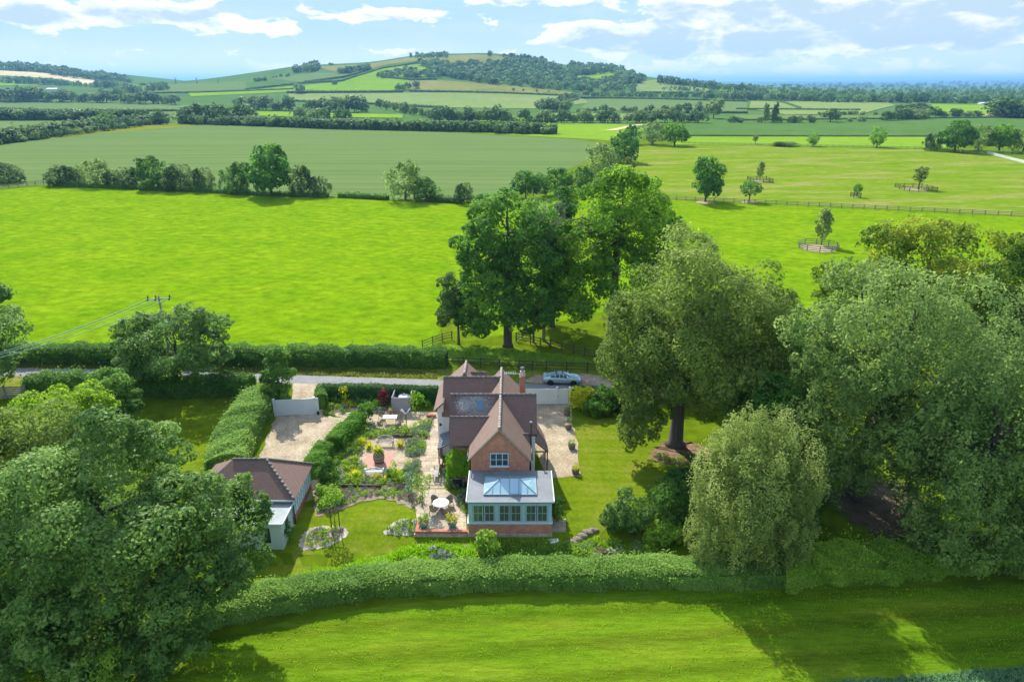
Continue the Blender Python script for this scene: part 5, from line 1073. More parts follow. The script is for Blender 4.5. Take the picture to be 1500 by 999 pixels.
# ------------------------------------------------------------------ hedges near the house
def gp(pts): return [T(*p)[:2] for p in pts]
hedge('front_hedge', 'long broad clipped hedge curving along the front of the garden', [(-23.5,37.6),(-19.8,39.2),(-14.6,40.9),(-9.0,42.0),(-2.7,42.5),(4.5,42.7),(11,42.8),(17.5,42.7),(20.6,42.9)], 2.3, 1.5, 120000, .15, LM['hedge_light'], wob=.34)
hedge('front_hedge', 'shaggy deep green hedge continuing right of the silver birch', [(20.3,42.95),(25,43.4),(30,43.9),(36,44.6),(44,45.4)], 2.8, 2.0, 56000, .17, LM['fern'], wob=.6)
hedge('roadside_hedge', 'long dark hedge on the far side of the lane', gp([(-140,528),(20,529),(200,531),(430,532.5),(600,534),(655,536)]), 2.6, 2.3, 62000, .24, LM['hedge'], wob=.42)
hedge('roadside_hedge', 'dark hedge on the near side of the lane, left of the driveway', gp([(46,574),(120,575),(200,576.5),(300,577),(372,577)]), 2.4, 2.3, 34000, .22, LM['hedge'], wob=.42)
hedge('drive_hedge', 'light green hedge running diagonally along the left side of the gravel drive', [(-29.0,71.4),(-28.6,66.5),(-28.4,61.5),(-27.4,57.6),(-26.8,55.6)], 3.4, 2.5, 44000, .20, LM['hedge_light'], wob=.25)
hedge('garden_hedge', 'dark clipped hedge along the lane behind the left flower border', gp([(474,586),(520,586.5),(600,589),(642,590)]), 1.3, 2.0, 18000, .17, LM['hedge_dark'], wob=.12)
hedge('garden_hedge', 'short dark hedge at the driveway entrance right of the left gate', gp([(472,600),(471,590),(474,584)]), 1.2, 1.9, 5000, .17, LM['hedge'], wob=.2)
hedge('garden_hedge', 'short dark clipped hedge right of the white gates', gp([(838,588),(870,590),(905,592),(960,594)]), 1.2, 1.9, 10000, .18, LM['hedge_dark'], wob=.12)
hedge('topiary_hedge', 'upper part of the glossy lumpy hedge between drive and garden', [(-16.6,66.4),(-17.2,64.2),(-17.9,62.0),(-18.0,60.6)], 1.7, 1.75, 12000, .15, LM['topiary'], wob=.4)
hedge('topiary_hedge', 'lower part of the glossy lumpy hedge, nearer the garage', [(-18.6,60.0),(-18.9,58.2),(-18.9,56.6),(-18.6,55.6)], 1.7, 1.75, 11000, .15, LM['topiary'], wob=.4)
shrub('topiary', 'glossy upright column bush at the top end of the lumpy hedge', (-16.1,67.2), [(0,0,1.3,.75,.7,1.45)], 4200, .15, 'topiary')
shrub('shrub', 'tall loose shrub below the lower end of the lumpy hedge', (-16.8,54.2), [(0,0,1.5,1.0,.9,1.5)], 4800, .17, 'hedge')
shrub('shrub', 'spreading shrub at the left tip of the crescent bed', (-16.4,52.2), [(0,0,.8,1.3,.9,.9)], 3800, .16, 'fern')
# rough long grass between lawn and front hedge (nobody could count it)
def grass_strip(name, label, pts, n, h, lm, w=.05, tone=.5, clump=False):
    P = np.array(gp(pts)); lo, hi = P.min(0), P.max(0); q = rng.uniform(lo, hi, (n*4,2)); ins = np.zeros(len(q), bool); j = len(P)-1
    for i in range(len(P)):
        c = ((P[i,1] > q[:,1]) != (P[j,1] > q[:,1])) & (q[:,0] < (P[j,0]-P[i,0])*(q[:,1]-P[i,1])/(P[j,1]-P[i,1]+1e-9)+P[i,0]); ins ^= c; j = i
    if clump: ins &= (np.sin(q[:,0]*2.1+np.sin(q[:,1]*1.3)*2)+np.sin(q[:,1]*3.7+q[:,0]*.8)+rng.normal(0,.5,len(q))) > .55
    q = q[ins][:n]; z = terr(q[:,0], q[:,1]); m = len(q); a = rng.uniform(0,6.28,m); hh = h*rng.uniform(.5,1.3,m)*(1+.35*np.sin(q[:,0]*1.3)*np.sin(q[:,1]*1.7)); lean = rng.normal(0,.35,(m,2))*hh[:,None]
    V = np.empty((m,4,3)); dx = np.stack([np.cos(a),np.sin(a)],1)*w*rng.uniform(.7,1.5,(m,1))
    V[:,0,:2] = q-dx; V[:,1,:2] = q+dx; V[:,2,:2] = q+dx*.5+lean; V[:,3,:2] = q-dx*.3+lean; V[:,0,2] = V[:,1,2] = z-.02; V[:,2,2] = V[:,3,2] = z+hh
    o = link(name, leaf_mesh(name, V.reshape(-1,3), rng.normal(tone,.18,m), [LM[lm]])); return tag(o, label, 'grass' if 'grass' in name else 'crop', None, 'stuff')
grass_strip('long_grass', 'uncut bright long grass between the left lawn and the front hedge', [(395,862),(480,840),(560,820),(615,806),(640,802),(700,812),(700,828),(600,836),(500,852),(400,878)], 26000, .5, 'grass', .05, .3)
grass_strip('long_grass', 'uncut green grass under the orangery plinth', [(690,800),(800,797),(830,800),(960,806),(960,818),(820,822),(700,826)], 12000, .4, 'fern', .05)
grass_strip('long_grass', 'tufty grass along the dry verge of the lane', [(20,531),(200,534),(430,539),(640,545),(640,555),(430,549),(200,541),(20,539)], 12000, .22, 'dry_grass', .06)
grass_strip('long_grass', 'rough paddock grass between the two dark fences behind the house', [(650,508),(740,512),(850,526),(870,534),(760,536),(660,530)], 14000, .3, 'fern', .06)
grass_strip('crop_row', 'blue-green leafy crop in the bottom right corner', [(1325,992),(1420,984),(1500,976),(1900,945),(1900,1060),(1200,1060),(1200,1000)], 24000, .22, 'kale', .06)
grass_strip('field_grass', 'short tufty grass of the mown field in the foreground', [(300,945),(500,905),(700,880),(900,874),(1150,868),(1500,856),(1500,1010),(250,1010)], 16000, .09, 'grass', .03, .25)

# ------------------------------------------------------------------ fences
M['fence'] = mat('dark_stained_rail', (.055,.042,.034), (.10,.08,.065), scale=6, rough=.9); M['fence_grey'] = mat('weathered_rail', (.16,.145,.125), (.24,.22,.19), scale=6, rough=.9); M['fence_white'] = mat('white_painted_rail', (.72,.72,.70), (.8,.8,.78), scale=3)
M['cut_wood'] = mat('fresh_pale_timber', (.46,.37,.26), (.58,.48,.35), scale=5, rough=.9)
def fence(label, pts, h, rails, m, step=2.2, pw=.12, rw=.09, name='rail_fence', closed=False):
    r = empty(name, (pts[0][0], pts[0][1], th(pts[0][0], pts[0][1])), 0, label, 'fence'); o3 = np.array([pts[0][0], pts[0][1], th(pts[0][0], pts[0][1])])
    W = []
    for a, c in zip(pts[:-1], pts[1:]):
        k = max(1, round(float(np.hypot(c[0]-a[0], c[1]-a[1]))/step)); W += [(a[0]+(c[0]-a[0])*i/k, a[1]+(c[1]-a[1])*i/k) for i in range(k)]
    if not closed: W.append((pts[-1][0], pts[-1][1]))
    W3 = [np.array([x, y, th(x, y)]) - o3 for x, y in W]
    if len(W3) <= 100:
        for p in W3:
            b = MB(); b.obox((p[0],p[1],p[2]-.2), pw, pw, h+.32, .3); b.build('post', m, r)
    else:
        b = MB(); [b.obox((p[0],p[1],p[2]-.2), pw, pw, h+.32) for p in W3]; q = b.build('posts', m, r); q['kind'] = 'stuff'
    for k in range(rails):
        z = h*(k+.9)/rails*.98; b = MB()
        for p, q in zip(W3, W3[1:] + ([W3[0]] if closed else [])): b.bar((p[0],p[1],p[2]+z),(q[0],q[1],q[2]+z), .05, rw)
        b.build('rail', m, r)
    return r
fence('dark post and rail fence along the lane behind the house', gp([(655,536),(704,538),(760,541),(800,543),(860,545),(905,546)]), 1.25, 3, M['fence'])
fence('dark curved rail fence round the foot of the tall oaks', gp([(619,511),(634,505),(648,500),(662,497)]), 1.2, 3, M['fence'])
fence('dark rail fence sloping down right of the tallest oak trunk', gp([(756,500),(777,504),(806,511),(840,519),(872,526)]), 1.25, 3, M['fence'])
fence('short dark rail fence joining the lane fence under the ash', gp([(872,526),(884,534),(905,546)]), 1.25, 3, M['fence'])
fence('very short dark rail fence just behind the oak trunk', gp([(756,500),(765,496),(775,492)]), 1.25, 3, M['fence'])
fence('long grey rail fence dividing the two paddocks', gp([(964,292),(1060,297),(1200,303.5),(1350,311),(1500,318),(1600,323)]), 1.3, 3, M['fence_grey'], step=3.0, pw=.16, rw=.12)
fence('faint dark fence along the back of the paddock', gp([(1000,211),(1100,213),(1240,216),(1350,219),(1395,222)]), 1.2, 3, M['fence_grey'], step=3.6, pw=.16, rw=.12)
fence('white rail fence at the right edge of the paddock', gp([(1446,226),(1470,232),(1500,240),(1540,251)]), 1.3, 3, M['fence_white'], step=2.4, pw=.2, rw=.2)
fence('old grey fence at the left edge of the bright pasture', gp([(-30,281),(0,278.5),(40,273),(76,268.5)]), 1.5, 3, M['fence_grey'], step=3.0, pw=.2, rw=.12)
fence('dark fence on the far side of the wheat-coloured paddock strip', gp([(1010,201),(1200,201.5),(1390,202)]), 1.2, 2, M['fence_grey'], step=5, pw=.16, rw=.12)
def ring(c, r_, n): return [(c[0]+r_*math.cos(6.2832*i/n), c[1]+r_*math.sin(6.2832*i/n)) for i in range(n)]
c = T(1198,364); rr = 25*math.hypot(*c[:2])/1000*1.03
fence('round rail guard fence about the pale slender tree', ring(c, rr, 10)+[ring(c, rr, 10)[0]], 1.3, 3, M['fence_grey'], step=2.0, pw=.14, rw=.12, name='tree_guard', closed=False)
drape('bare_ground', ring(c, rr*.93, 14), M['dirt'], .06, 4)
for px, py, w, lb in ((1113,266,13,'left square rail guard round the thin sapling'),(1341,278,17,'right square rail guard round the sparse sapling'),(1253,289,4.5,'small timber guard round the tiny ball-headed sapling')):
    c = T(px, py); k = w*math.hypot(*c[:2])/1000; P = [(c[0]-k,c[1]-k),(c[0]+k,c[1]-k),(c[0]+k,c[1]+k),(c[0]-k,c[1]+k)]
    fence(lb, P+[P[0]], 1.4, 3, M['fence'], step=3, pw=.16, rw=.12, name='tree_guard')
    drape('bare_ground', ring(c, k*.9, 10), M['dirt'], .06, 6)
for px, py, w in ((1033,297,14),(1097,297,12)): c = T(px, py); drape('bare_ground', rounded(ring(c, w*math.hypot(*c[:2])/1000, 8), 1), M['dirt'], .06, 6)
fence('broken old post and rail fence in the bottom left corner', [(-26.2,33.2),(-24.9,33.0),(-22.6,33.3)], 1.1, 1, M['fence_grey'], step=2.4, pw=.18, rw=.1)
# close-boarded gate at the left edge by the lane
p0, p1 = T(-20,585), T(40,583); r = empty('field_gate', p0, math.atan2(p1[1]-p0[1], p1[0]-p0[0]), 'grey horizontal-boarded gate by the lane at the left edge', 'gate'); Lg = float(np.hypot(*(p1-p0)[:2]))
for x in (0, Lg*.5, Lg): b = MB(); b.box(x-.08,x+.08,-.08,.08,-.2,1.7); b.build('post', M['fence_grey'], r)
for k in range(6): b = MB(); b.box(.09,Lg-.09,-.13,-.085,.15+k*.25,.33+k*.25); b.build('board', M['fence_grey'], r)

# ------------------------------------------------------------------ power pole with three wires
pole = empty('power_pole', (-44.4,82.2,0), R(9), 'wooden power pole with crossarm rising behind the round roadside tree', 'pole')
b = MB(); b.tube([(0,0,-.3),(0,0,10.0)], [.17,.12], 10); b.build('pole', M['fence_grey'], pole)
b = MB(); b.box(-1.35,1.35,-.06,.06,9.55,9.67); b.bar((-.8,.05,9.6),(0,.1,8.9),.05); b.bar((.8,.05,9.6),(0,.1,8.9),.05); b.build('crossarm', M['pylon'], pole)
for x in (-1.28,-.35,1.28):
    b = MB(); b.lathe((x,0,9.67), [(.04,0),(.09,.06),(.05,.12),(.10,.18),(.05,.26),(.09,.32),(.03,.42)], 10); b.build('insulator', M['black'], pole); b = MB(); b.lathe((x,-.35,9.45), [(.02,0),(.1,.05),(.12,.14),(.05,.24)], 8); b.build('insulator', M['black'], pole)
M['wire'] = mat('pale_green_wire', (.25,.36,.32), rough=.4, spec=.5)
for i, x in enumerate((-1.28,-.35,1.28)):
    a = Vector((-44.4+x*math.cos(R(9)), 82.2+x*math.sin(R(9)), 9.7)); c_ = Vector((-62.5+x*.9, 60.5+x*.3, 7.6)); pts = []
    for k in range(17): t = k/16; q = a.lerp(c_, t); q.z -= 1.1*4*t*(1-t); pts.append(q)
    b = MB(); b.tube(pts, .028, 6); o = b.build('power_line', M['wire']); tag(o, ['outermost left','middle','right-hand'][i] + ' overhead wire of the three leaving the power pole', 'wire', 'overhead wires')
# ------------------------------------------------------------------ garden plants
def plant_mesh(kind, lm, n=230):
    if kind == 'mound':
        P, N, Tn = foliage([(0,0,.42,.85,.85,.55)], n, .26, subr=.4, low=-.3); V = leaf_geo(P, N, .26*rng.uniform(.6,1.3,len(P)), .7)
    elif kind == 'tall':
        P, N, Tn = foliage([(0,0,.95,.62,.62,.95)], n, .26, subr=.36, low=-.9); V = leaf_geo(P, N, .26*rng.uniform(.6,1.3,len(P)), .6)
    else:      # spiky: arching blades
        m = 90; a = rng.uniform(0,6.28,m); el = rng.uniform(.35,1.4,m); L_ = rng.uniform(.7,1.25,m)
        d = np.stack([np.cos(a)*np.cos(el), np.sin(a)*np.cos(el), np.sin(el)], 1); sd = np.stack([-np.sin(a), np.cos(a), 0*a], 1)*.06; V = np.empty((m*2,4,3)); mid = d*L_[:,None]*.6; tip = d*L_[:,None] - np.array([0,0,.18])*np.cos(el)[:,None]
        V[:m,0] = -sd; V[:m,1] = sd; V[:m,2] = mid+sd*1.1; V[:m,3] = mid-sd*1.1; V[m:,0] = mid-sd*1.1; V[m:,1] = mid+sd*1.1; V[m:,2] = tip+sd*.2; V[m:,3] = tip-sd*.2
        V = V.reshape(-1,3); Tn = np.tile(rng.normal(.5,.2,m), 2)
    return leaf_mesh('plant', V, Tn, [LM[lm]])
PM = {}
PN = {'lavender':'lavender_plant','silver':'silvery_plant','white':'white_flower','lilac':'lilac_flower','plum':'purple_plant','yellow':'golden_plant','bronze':'bronze_flower','lime_leaf':'yellow_green_plant','hedge':'evergreen_plant','fern':'leafy_plant'}
def plant(kind, lm, x, y, r, h, label, group=None, name='plant', cat='plant', z=None):
    if name == 'plant': name = PN.get(lm, 'plant')
    k = (kind, lm)
    if k not in PM: PM[k] = [plant_mesh(kind, lm) for _ in range(2)]
    o = link(name, PM[k][int(rng.integers(2))], None, (x, y, (th(x, y) if z is None else z) + .02)); o.scale = (r, r*rng.uniform(.85,1.15), h); o.rotation_euler = (0,0,rng.uniform(0,6.28)); return tag(o, label, cat, group)
def scatter(pts, n, opts, group, gap=.75):
    """opts: (kind, leaves, r0, r1, h factor, weight, label)"""
    P = np.array(gp(pts)); lo, hi = P.min(0), P.max(0); got = []; w = np.array([o[5] for o in opts], float); w /= w.sum(); tries = 0
    while len(got) < n and tries < 6000:
        tries += 1; q = rng.uniform(lo, hi); ins = False; j = len(P)-1
        for i in range(len(P)):
            if (P[i,1] > q[1]) != (P[j,1] > q[1]) and q[0] < (P[j,0]-P[i,0])*(q[1]-P[i,1])/(P[j,1]-P[i,1])+P[i,0]: ins = not ins
            j = i
        if not ins: continue
        k, lm, r0, r1, hf, _, lb = opts[int(rng.choice(len(opts), p=w))]; r = rng.uniform(r0, r1)*1.08
        if any((q[0]-g[0])**2+(q[1]-g[1])**2 < (gap*.86*(r+g[2]))**2 for g in got): continue
        got.append((q[0], q[1], r)); plant(k, lm, q[0], q[1], r, r*hf*rng.uniform(.8,1.2), lb, group + ', ' + lm.replace('_',' '))
def bed(where): return lambda d: d + ' ' + where
f = bed('in the flower border below the lane hedge')
scatter([(490,576),(576,576),(574,603),(545,604),(520,597),(486,600)], 63, [('mound','fern',.4,.75,1.2,4,f('fresh green mounded plant')),('mound','silver',.35,.7,1.1,3,f('silvery green plant')),('tall','hedge',.35,.6,1.3,3,f('upright dark green plant')),('mound','yellow',.4,.6,1.3,1.2,f('golden yellow plant')),('mound','lilac',.35,.6,1,1.2,f('greyish lilac plant')),('mound','white',.25,.4,1,1,f('white-flowered plant'))], 'plants of the lane border', .62)
f = bed('along the edge of the dining gravel')
scatter([(530,632),(604,630),(628,616),(632,618),(624,640),(600,639),(530,641)], 43, [('mound','silver',.35,.55,1,3,f('silvery plant')),('mound','fern',.35,.6,1.1,3,f('fresh green plant')),('mound','white',.3,.45,1,1.5,f('white-flowered plant')),('mound','lime_leaf',.4,.65,1.1,2,f('yellow-green plant'))], 'plants by the dining gravel', .6)
f = bed('in the small left parterre bed')
scatter([(503,643),(536,643),(530,662),(522,669),(500,669)], 23, [('mound','fern',.35,.55,1.2,3,f('fresh green plant')),('mound','yellow',.35,.5,1.3,2,f('golden plant')),('mound','hedge',.35,.6,1,2,f('dark green plant')),('mound','lavender',.35,.5,1,1.5,f('grey lavender plant'))], 'plants of the left parterre', .62)
f = bed('in the small right parterre bed')
scatter([(598,646),(622,646),(619,668),(596,667)], 26, [('mound','lavender',.3,.5,1,3,f('grey lavender plant')),('mound','fern',.3,.45,1.2,2,f('fresh green plant')),('mound','silver',.3,.5,1,2,f('silvery plant')),('mound','bronze',.25,.4,1,.7,f('bronze-flowered plant'))], 'plants of the right parterre', .6)
f = bed('beside the path above the steps')
scatter([(596,682),(615,680),(611,710),(588,708)], 31, [('tall','silver',.35,.5,1.1,3,f('tall silvery plant')),('mound','lavender',.4,.55,1.1,3,f('grey lavender bush')),('mound','lime_leaf',.3,.5,1.2,1.5,f('yellow-green plant')),('tall','hedge',.3,.45,1.2,1,f('tall dark plant'))], 'plants beside the path', .55)
f = bed('behind the white bench')
scatter([(486,668),(530,680),(533,700),(566,702),(590,690),(588,711),(492,711),(482,690)], 58, [('mound','lime_leaf',.3,.6,1.2,3,f('yellow-green plant')),('spiky','yellow',.5,.7,1,1.3,f('golden spiky plant')),('mound','fern',.3,.5,1.1,3,f('fresh green plant')),('mound','white',.22,.36,1,2,f('white-flowered plant')),('mound','silver',.3,.45,1,1.5,f('silvery plant'))], 'plants behind the white bench', .62)
f = bed('in the crescent bed above the left lawn')
scatter([(472,716),(586,715),(606,716),(606,738),(580,730),(555,726),(525,731),(498,742),(466,750)], 121, [('mound','fern',.16,.34,1.1,3,f('small green plant')),('mound','lavender',.16,.32,1,3,f('small grey plant')),('mound','plum',.14,.26,1.1,1.2,f('small purplish plant')),('mound','silver',.18,.34,1,2,f('small silvery plant')),('mound','lime_leaf',.2,.36,1.2,1.6,f('small yellow-green plant')),('mound','white',.14,.24,1,1,f('small white-flowered plant'))], 'plants of the crescent bed', .72)
f = bed('in the oval bed on the left lawn')
scatter([(444,800),(456,778),(480,774),(502,776),(498,788),(476,798)], 37, [('mound','fern',.16,.34,1.1,3,f('small green plant')),('mound','plum',.16,.28,1,1.6,f('small purplish plant')),('mound','lavender',.16,.3,1,2,f('small grey plant')),('mound','yellow',.16,.26,1.1,1,f('small golden plant'))], 'plants of the oval bed', .7)
f = bed('in the pale bed at the patio corner')
scatter([(566,778),(590,763),(611,765),(611,781),(585,782)], 26, [('mound','silver',.16,.32,1,2,f('small silvery plant')),('mound','fern',.18,.36,1.2,3,f('small green plant')),('mound','white',.14,.26,1,1.2,f('small white-flowered plant')),('mound','lime_leaf',.2,.36,1.2,1.4,f('small yellow-green plant'))], 'plants of the patio corner bed', .68)
f = bed('under the orangery and patio wall')
scatter([(705,802),(812,800),(830,806),(830,820),(700,822)], 37, [('mound','hedge',.4,.7,.9,3,f('dark green bushy plant')),('mound','fern',.35,.6,1,3,f('fresh green bushy plant')),('mound','bronze',.25,.36,1,.9,f('bronze-flowered plant'))], 'plants under the orangery wall', .6)
f = bed('among the rocks at the lawn foot')
scatter([(832,800),(900,796),(960,806),(955,818),(835,818)], 37, [('mound','lime_leaf',.35,.6,1,2.4,f('yellow-green plant')),('mound','fern',.35,.65,1,3,f('fresh green plant')),('mound','silver',.3,.5,1,1.5,f('silvery plant')),('mound','hedge',.4,.6,1,1.4,f('dark green plant'))], 'plants among the rocks', .6)
f = bed('in the bark bed round the ash trunk')
scatter([(955,668),(985,672),(1030,662),(1040,668),(1005,680),(968,677)], 29, [('mound','fern',.2,.42,.9,3,f('low green plant')),('mound','hedge',.2,.4,.9,2,f('low dark plant')),('mound','white',.15,.25,1,.6,f('small white-flowered plant'))], 'plants of the bark bed', .8)
f = bed('between the creeper and the patio')
scatter([(650,690),(660,692),(668,716),(652,714)], 14, [('mound','silver',.35,.6,1.1,3,f('silvery bushy plant')),('mound','lavender',.35,.5,1,1,f('grey lavender bush'))], 'plants below the creeper', .6)
scatter([(672,722),(683,720),(685,752),(676,745)], 13, [('mound','lavender',.3,.5,1,2,'grey lavender bush between the round table and the orangery'),('mound','fern',.25,.4,1,1,'fresh green plant between the round table and the orangery')], 'plants between patio and orangery', .6)
def pp_(px, py, z=0): g = G(px, py, z); return g[0], g[1]
for px, py, k, lm, r, h, lb, nm in [(645,816,'mound','lilac',1.25,1.3,'big greyish lilac-flowered bush under the patio wall','bush'),(901,808,'mound','white',.95,.9,'white-flowering shrub at the foot of the lawn','bush'),(878,806,'mound','plum',.6,.95,'small purple-leaved bush next to the white-flowering shrub','bush'),(857,800,'mound','silver',.7,.6,'pale silvery bush spilling over the rocks','bush'),(817,742,'mound','hedge_dark',.75,.95,'dark clipped bush nearest the house on the right side of the orangery','bush'),(818,762,'mound','hedge',.9,1.15,'larger variegated bush by the steps right of the orangery','bush'),
      (617,736,'mound','topiary',.42,.65,'round clipped evergreen ball standing alone on the patio','topiary'),(563.5,595,'tall','maple',1.0,1.25,'red-leaved maple in the flower border beside the grey screen','shrub'),(606,602,'tall','fern',.85,1.25,'bright green climber covering the right side of the grey screen','shrub'),(615,598,'tall','ivy',.9,1.05,'rounded green shrub to the right of the grey screen','shrub'),(623,597,'mound','hedge',.75,.9,'low dark shrub by the narrow grey fence panel','bush'),
      (506,590,'tall','yellow',.9,1.15,'tall golden-green shrub at the left of the flower border','shrub'),(541,586,'tall','fern',.5,1.15,'slim upright green shrub left of the red maple','shrub'),(501,605,'mound','topiary',.5,.5,'round low clump at the drive corner of the flower border','plant'),(477,608,'mound','topiary',.45,.4,'left one of two low round clumps by the driveway gate','plant'),(488,607,'mound','topiary',.42,.4,'right one of two low round clumps by the driveway gate','plant'),
      (543,628,'mound','silver',.75,.8,'rounded grey-green bush left of the dining table','bush'),(424,787,'tall','hedge',.7,1.0,'dark climbing shrub against the side of the garden annexe','shrub'),(578,690+14,'tall','lime_leaf',.55,1.1,'tall yellow-green bush right of the white bench','shrub'),(600,724,'tall','silver',.62,1.25,'tall grey-green shrub at the right end of the crescent bed','shrub'),(520,698,'spiky','yellow',.9,.9,'golden spiky clump left of the white bench','plant'),(573,699,'spiky','hedge',.9,.9,'green spiky clump right of the white bench','plant'),(541,657,'spiky','yellow',.8,.8,'golden spiky clump left of the grey bench','plant'),(587,655,'spiky','bronze',.7,.8,'bronze spiky clump right of the grey bench','plant'),(776,617,'mound','fern',.35,.7,'small green plant against the right wall of the house','plant'),
      (849,595,'mound','yellow',1.0,1.1,'yellow-flecked bush at the corner by the white gate','bush')]:
    x, y = pp_(px, py); plant(k, lm, x, y, r, h, lb, None, nm, nm if nm != 'topiary' else 'shrub')

# ------------------------------------------------------------------ furniture, pots, gates
M['wood_grey'] = mat('silvered_teak', (.30,.28,.25), (.42,.40,.36), scale=5, rough=.85, stretch=(1,1,4)); M['bench_white'] = mat('bleached_white_teak', (.52,.52,.50), (.66,.66,.63), scale=5, rough=.7); M['wicker'] = mat('brown_wicker', (.24,.19,.13), (.36,.30,.22), scale=14, rough=.9)
M['table_top'] = mat('pale_grey_table_top', (.50,.50,.52), (.58,.58,.59), scale=2, rough=.5); M['cloth'] = mat('white_table_top', (.80,.79,.77), (.84,.83,.81), scale=2, rough=.5); M['teal'] = mat('teal_glazed_pot', (.04,.24,.21), (.07,.30,.26), scale=2, rough=.25, spec=.6); M['barrel'] = mat('old_barrel_oak', (.20,.16,.12), (.33,.27,.21), scale=5, rough=.9, stretch=(4,4,.6)); M['terracotta'] = mat('terracotta_pot', (.42,.17,.09), (.50,.23,.13), scale=3, rough=.85)
def part(root, name, m, b): return b.build(name, M[m], root)
def wicker_chair(x, y, rz, label, group):
    r = empty('wicker_chair', (x,y,.04), rz, label, 'chair', group)
    b = MB(); b.lathe((0,0,.38), [(.27,0),(.31,.03),(.31,.07),(.25,.09)], 14); part(r, 'seat', 'wicker', b)
    b = MB(); n = 13; pts = [(math.cos(t)*.33, math.sin(t)*.33, t) for t in [math.pi*(-.22) + math.pi*1.44*i/(n-1) for i in range(n)]]; vs = []
    for X, Y, t in pts: k = .30 + .24*max(0, math.sin(t))**1.2; vs += [(X*.92,Y*.92,.40),(X*1.08,Y*1.08,.40+k),(X*1.0,Y*1.0,.40+k+.02),(X*.84,Y*.84,.40)]
    b.add(vs, [(4*i+j,4*i+(j+1)%4,4*i+4+(j+1)%4,4*i+4+j) for i in range(n-1) for j in range(4)] + [(0,1,2,3),(4*n-1,4*n-2,4*n-3,4*n-4)]); part(r, 'backrest', 'wicker', b)
    for sx in (-1,1):
        for sy in (-1,1): b = MB(); b.tube([(sx*.25,sy*.25,0),(sx*.22,sy*.22,.39)], .028, 6); part(r, 'leg', 'wicker', b)
    return r
def table_legs(r, w, d, h, m, t=.06):
    for sx in (-1,1):
        for sy in (-1,1): b = MB(); b.box(sx*w-t/2,sx*w+t/2,sy*d-t/2,sy*d+t/2,0,h); part(r, 'leg', m, b)
# rectangular dining table with four chairs
x, y = pp_(572,619.5); r = empty('dining_table', (x,y,.03), .02, 'rectangular white-topped table with four wicker chairs on the upper gravel', 'table'); b = MB(); b.box(-.74,.74,-.42,.42,.70,.745); part(r, 'tabletop', 'cloth', b); table_legs(r, .64, .34, .698, 'wood_grey'); b = MB(); b.box(-.64,.64,-.30,.30,.60,.66); part(r, 'apron', 'wood_grey', b)
for (px, py, rz, lb) in [(559.5,613.5,R(60),'back left'),(584.5,613,R(-60),'back right'),(557.5,628.5,R(125),'front left'),(584,628.5,R(-125),'front right')]:
    a, c = pp_(px, py); wicker_chair(a, c, rz, lb + ' wicker armchair at the rectangular white table', 'wicker chairs at the rectangular table')
# round patio table
x, y = pp_(646.5,747,.0); r = empty('round_table', (x,y,.035), 0, 'round grey-topped table on the lower patio', 'table'); b = MB(); b.lathe((0,0,.71), [(.68,0),(.72,.015),(.72,.035),(.68,.045)], 28); part(r, 'tabletop', 'table_top', b); b = MB(); b.lathe((0,0,0), [(.34,0),(.30,.06),(.10,.12),(.08,.6),(.22,.708)], 14); part(r, 'pedestal', 'wicker', b)
for (dx, dy, rz, lb) in [(-.62,.66,R(45),'back left'),(.66,.66,R(-45),'back right'),(-.62,-.66,R(135),'front left'),(.60,-.70,R(-135),'front right')]: wicker_chair(x+dx, y+dy, rz, lb + ' wicker chair at the round patio table', 'wicker chairs at the round table')
# benches
def bench(x, y, rz, w, m, label, camel=.16, cat='bench'):
    r = empty('garden_bench', (x,y,.04), rz, label, cat)
    b = MB(); [b.box(-w/2,w/2,-.06+k*.11,.035+k*.11,.42,.45) for k in range(4)]; part(r, 'seat', m, b)
    b = MB(); n = 12
    for i in range(n): x0 = -w/2+w*i/n; x1 = -w/2+w*(i+1)/n; f_ = lambda t: .84 + camel*max(0, 1-(t/(w*.36))**2); b.bar((x0,-.10,f_(x0)),(x1,-.10,f_(x1)), .05, .07)
    b.bar((-w/2,-.10,.54),(w/2,-.10,.54),.04,.06)
    for i in range(1, 12): t = -w/2+w*i/12; b.bar((t,-.10,.56),(t,-.10,.82+camel*max(0,1-(t/(w*.36))**2)),.035)
    part(r, 'backrest', m, b)
    for s in (-1,1):
        b = MB(); b.bar((s*w/2,-.13,.66),(s*w/2,.42,.66),.07,.05); part(r, 'armrest', m, b)
        b = MB(); b.box(s*w/2-.035,s*w/2+.035,-.14,-.07,0,.88); part(r, 'leg', m, b); b = MB(); b.box(s*w/2-.035,s*w/2+.035,.34,.41,0,.63); part(r, 'leg', m, b)
    return r
x, y = pp_(548.5,698); bench(x, y, R(3), 1.7, 'bench_white', 'white camel-backed bench facing the barrel planter from below', .18)
x, y = pp_(565,652); bench(x, y, R(178), 1.6, 'wood_grey', 'silver-grey round-backed bench behind the barrel planter', .22)
x, y = pp_(641.5,698); bench(x, y, R(92), 1.5, 'wood_grey', 'weathered grey bench on the paved path beside the creeper', 0)
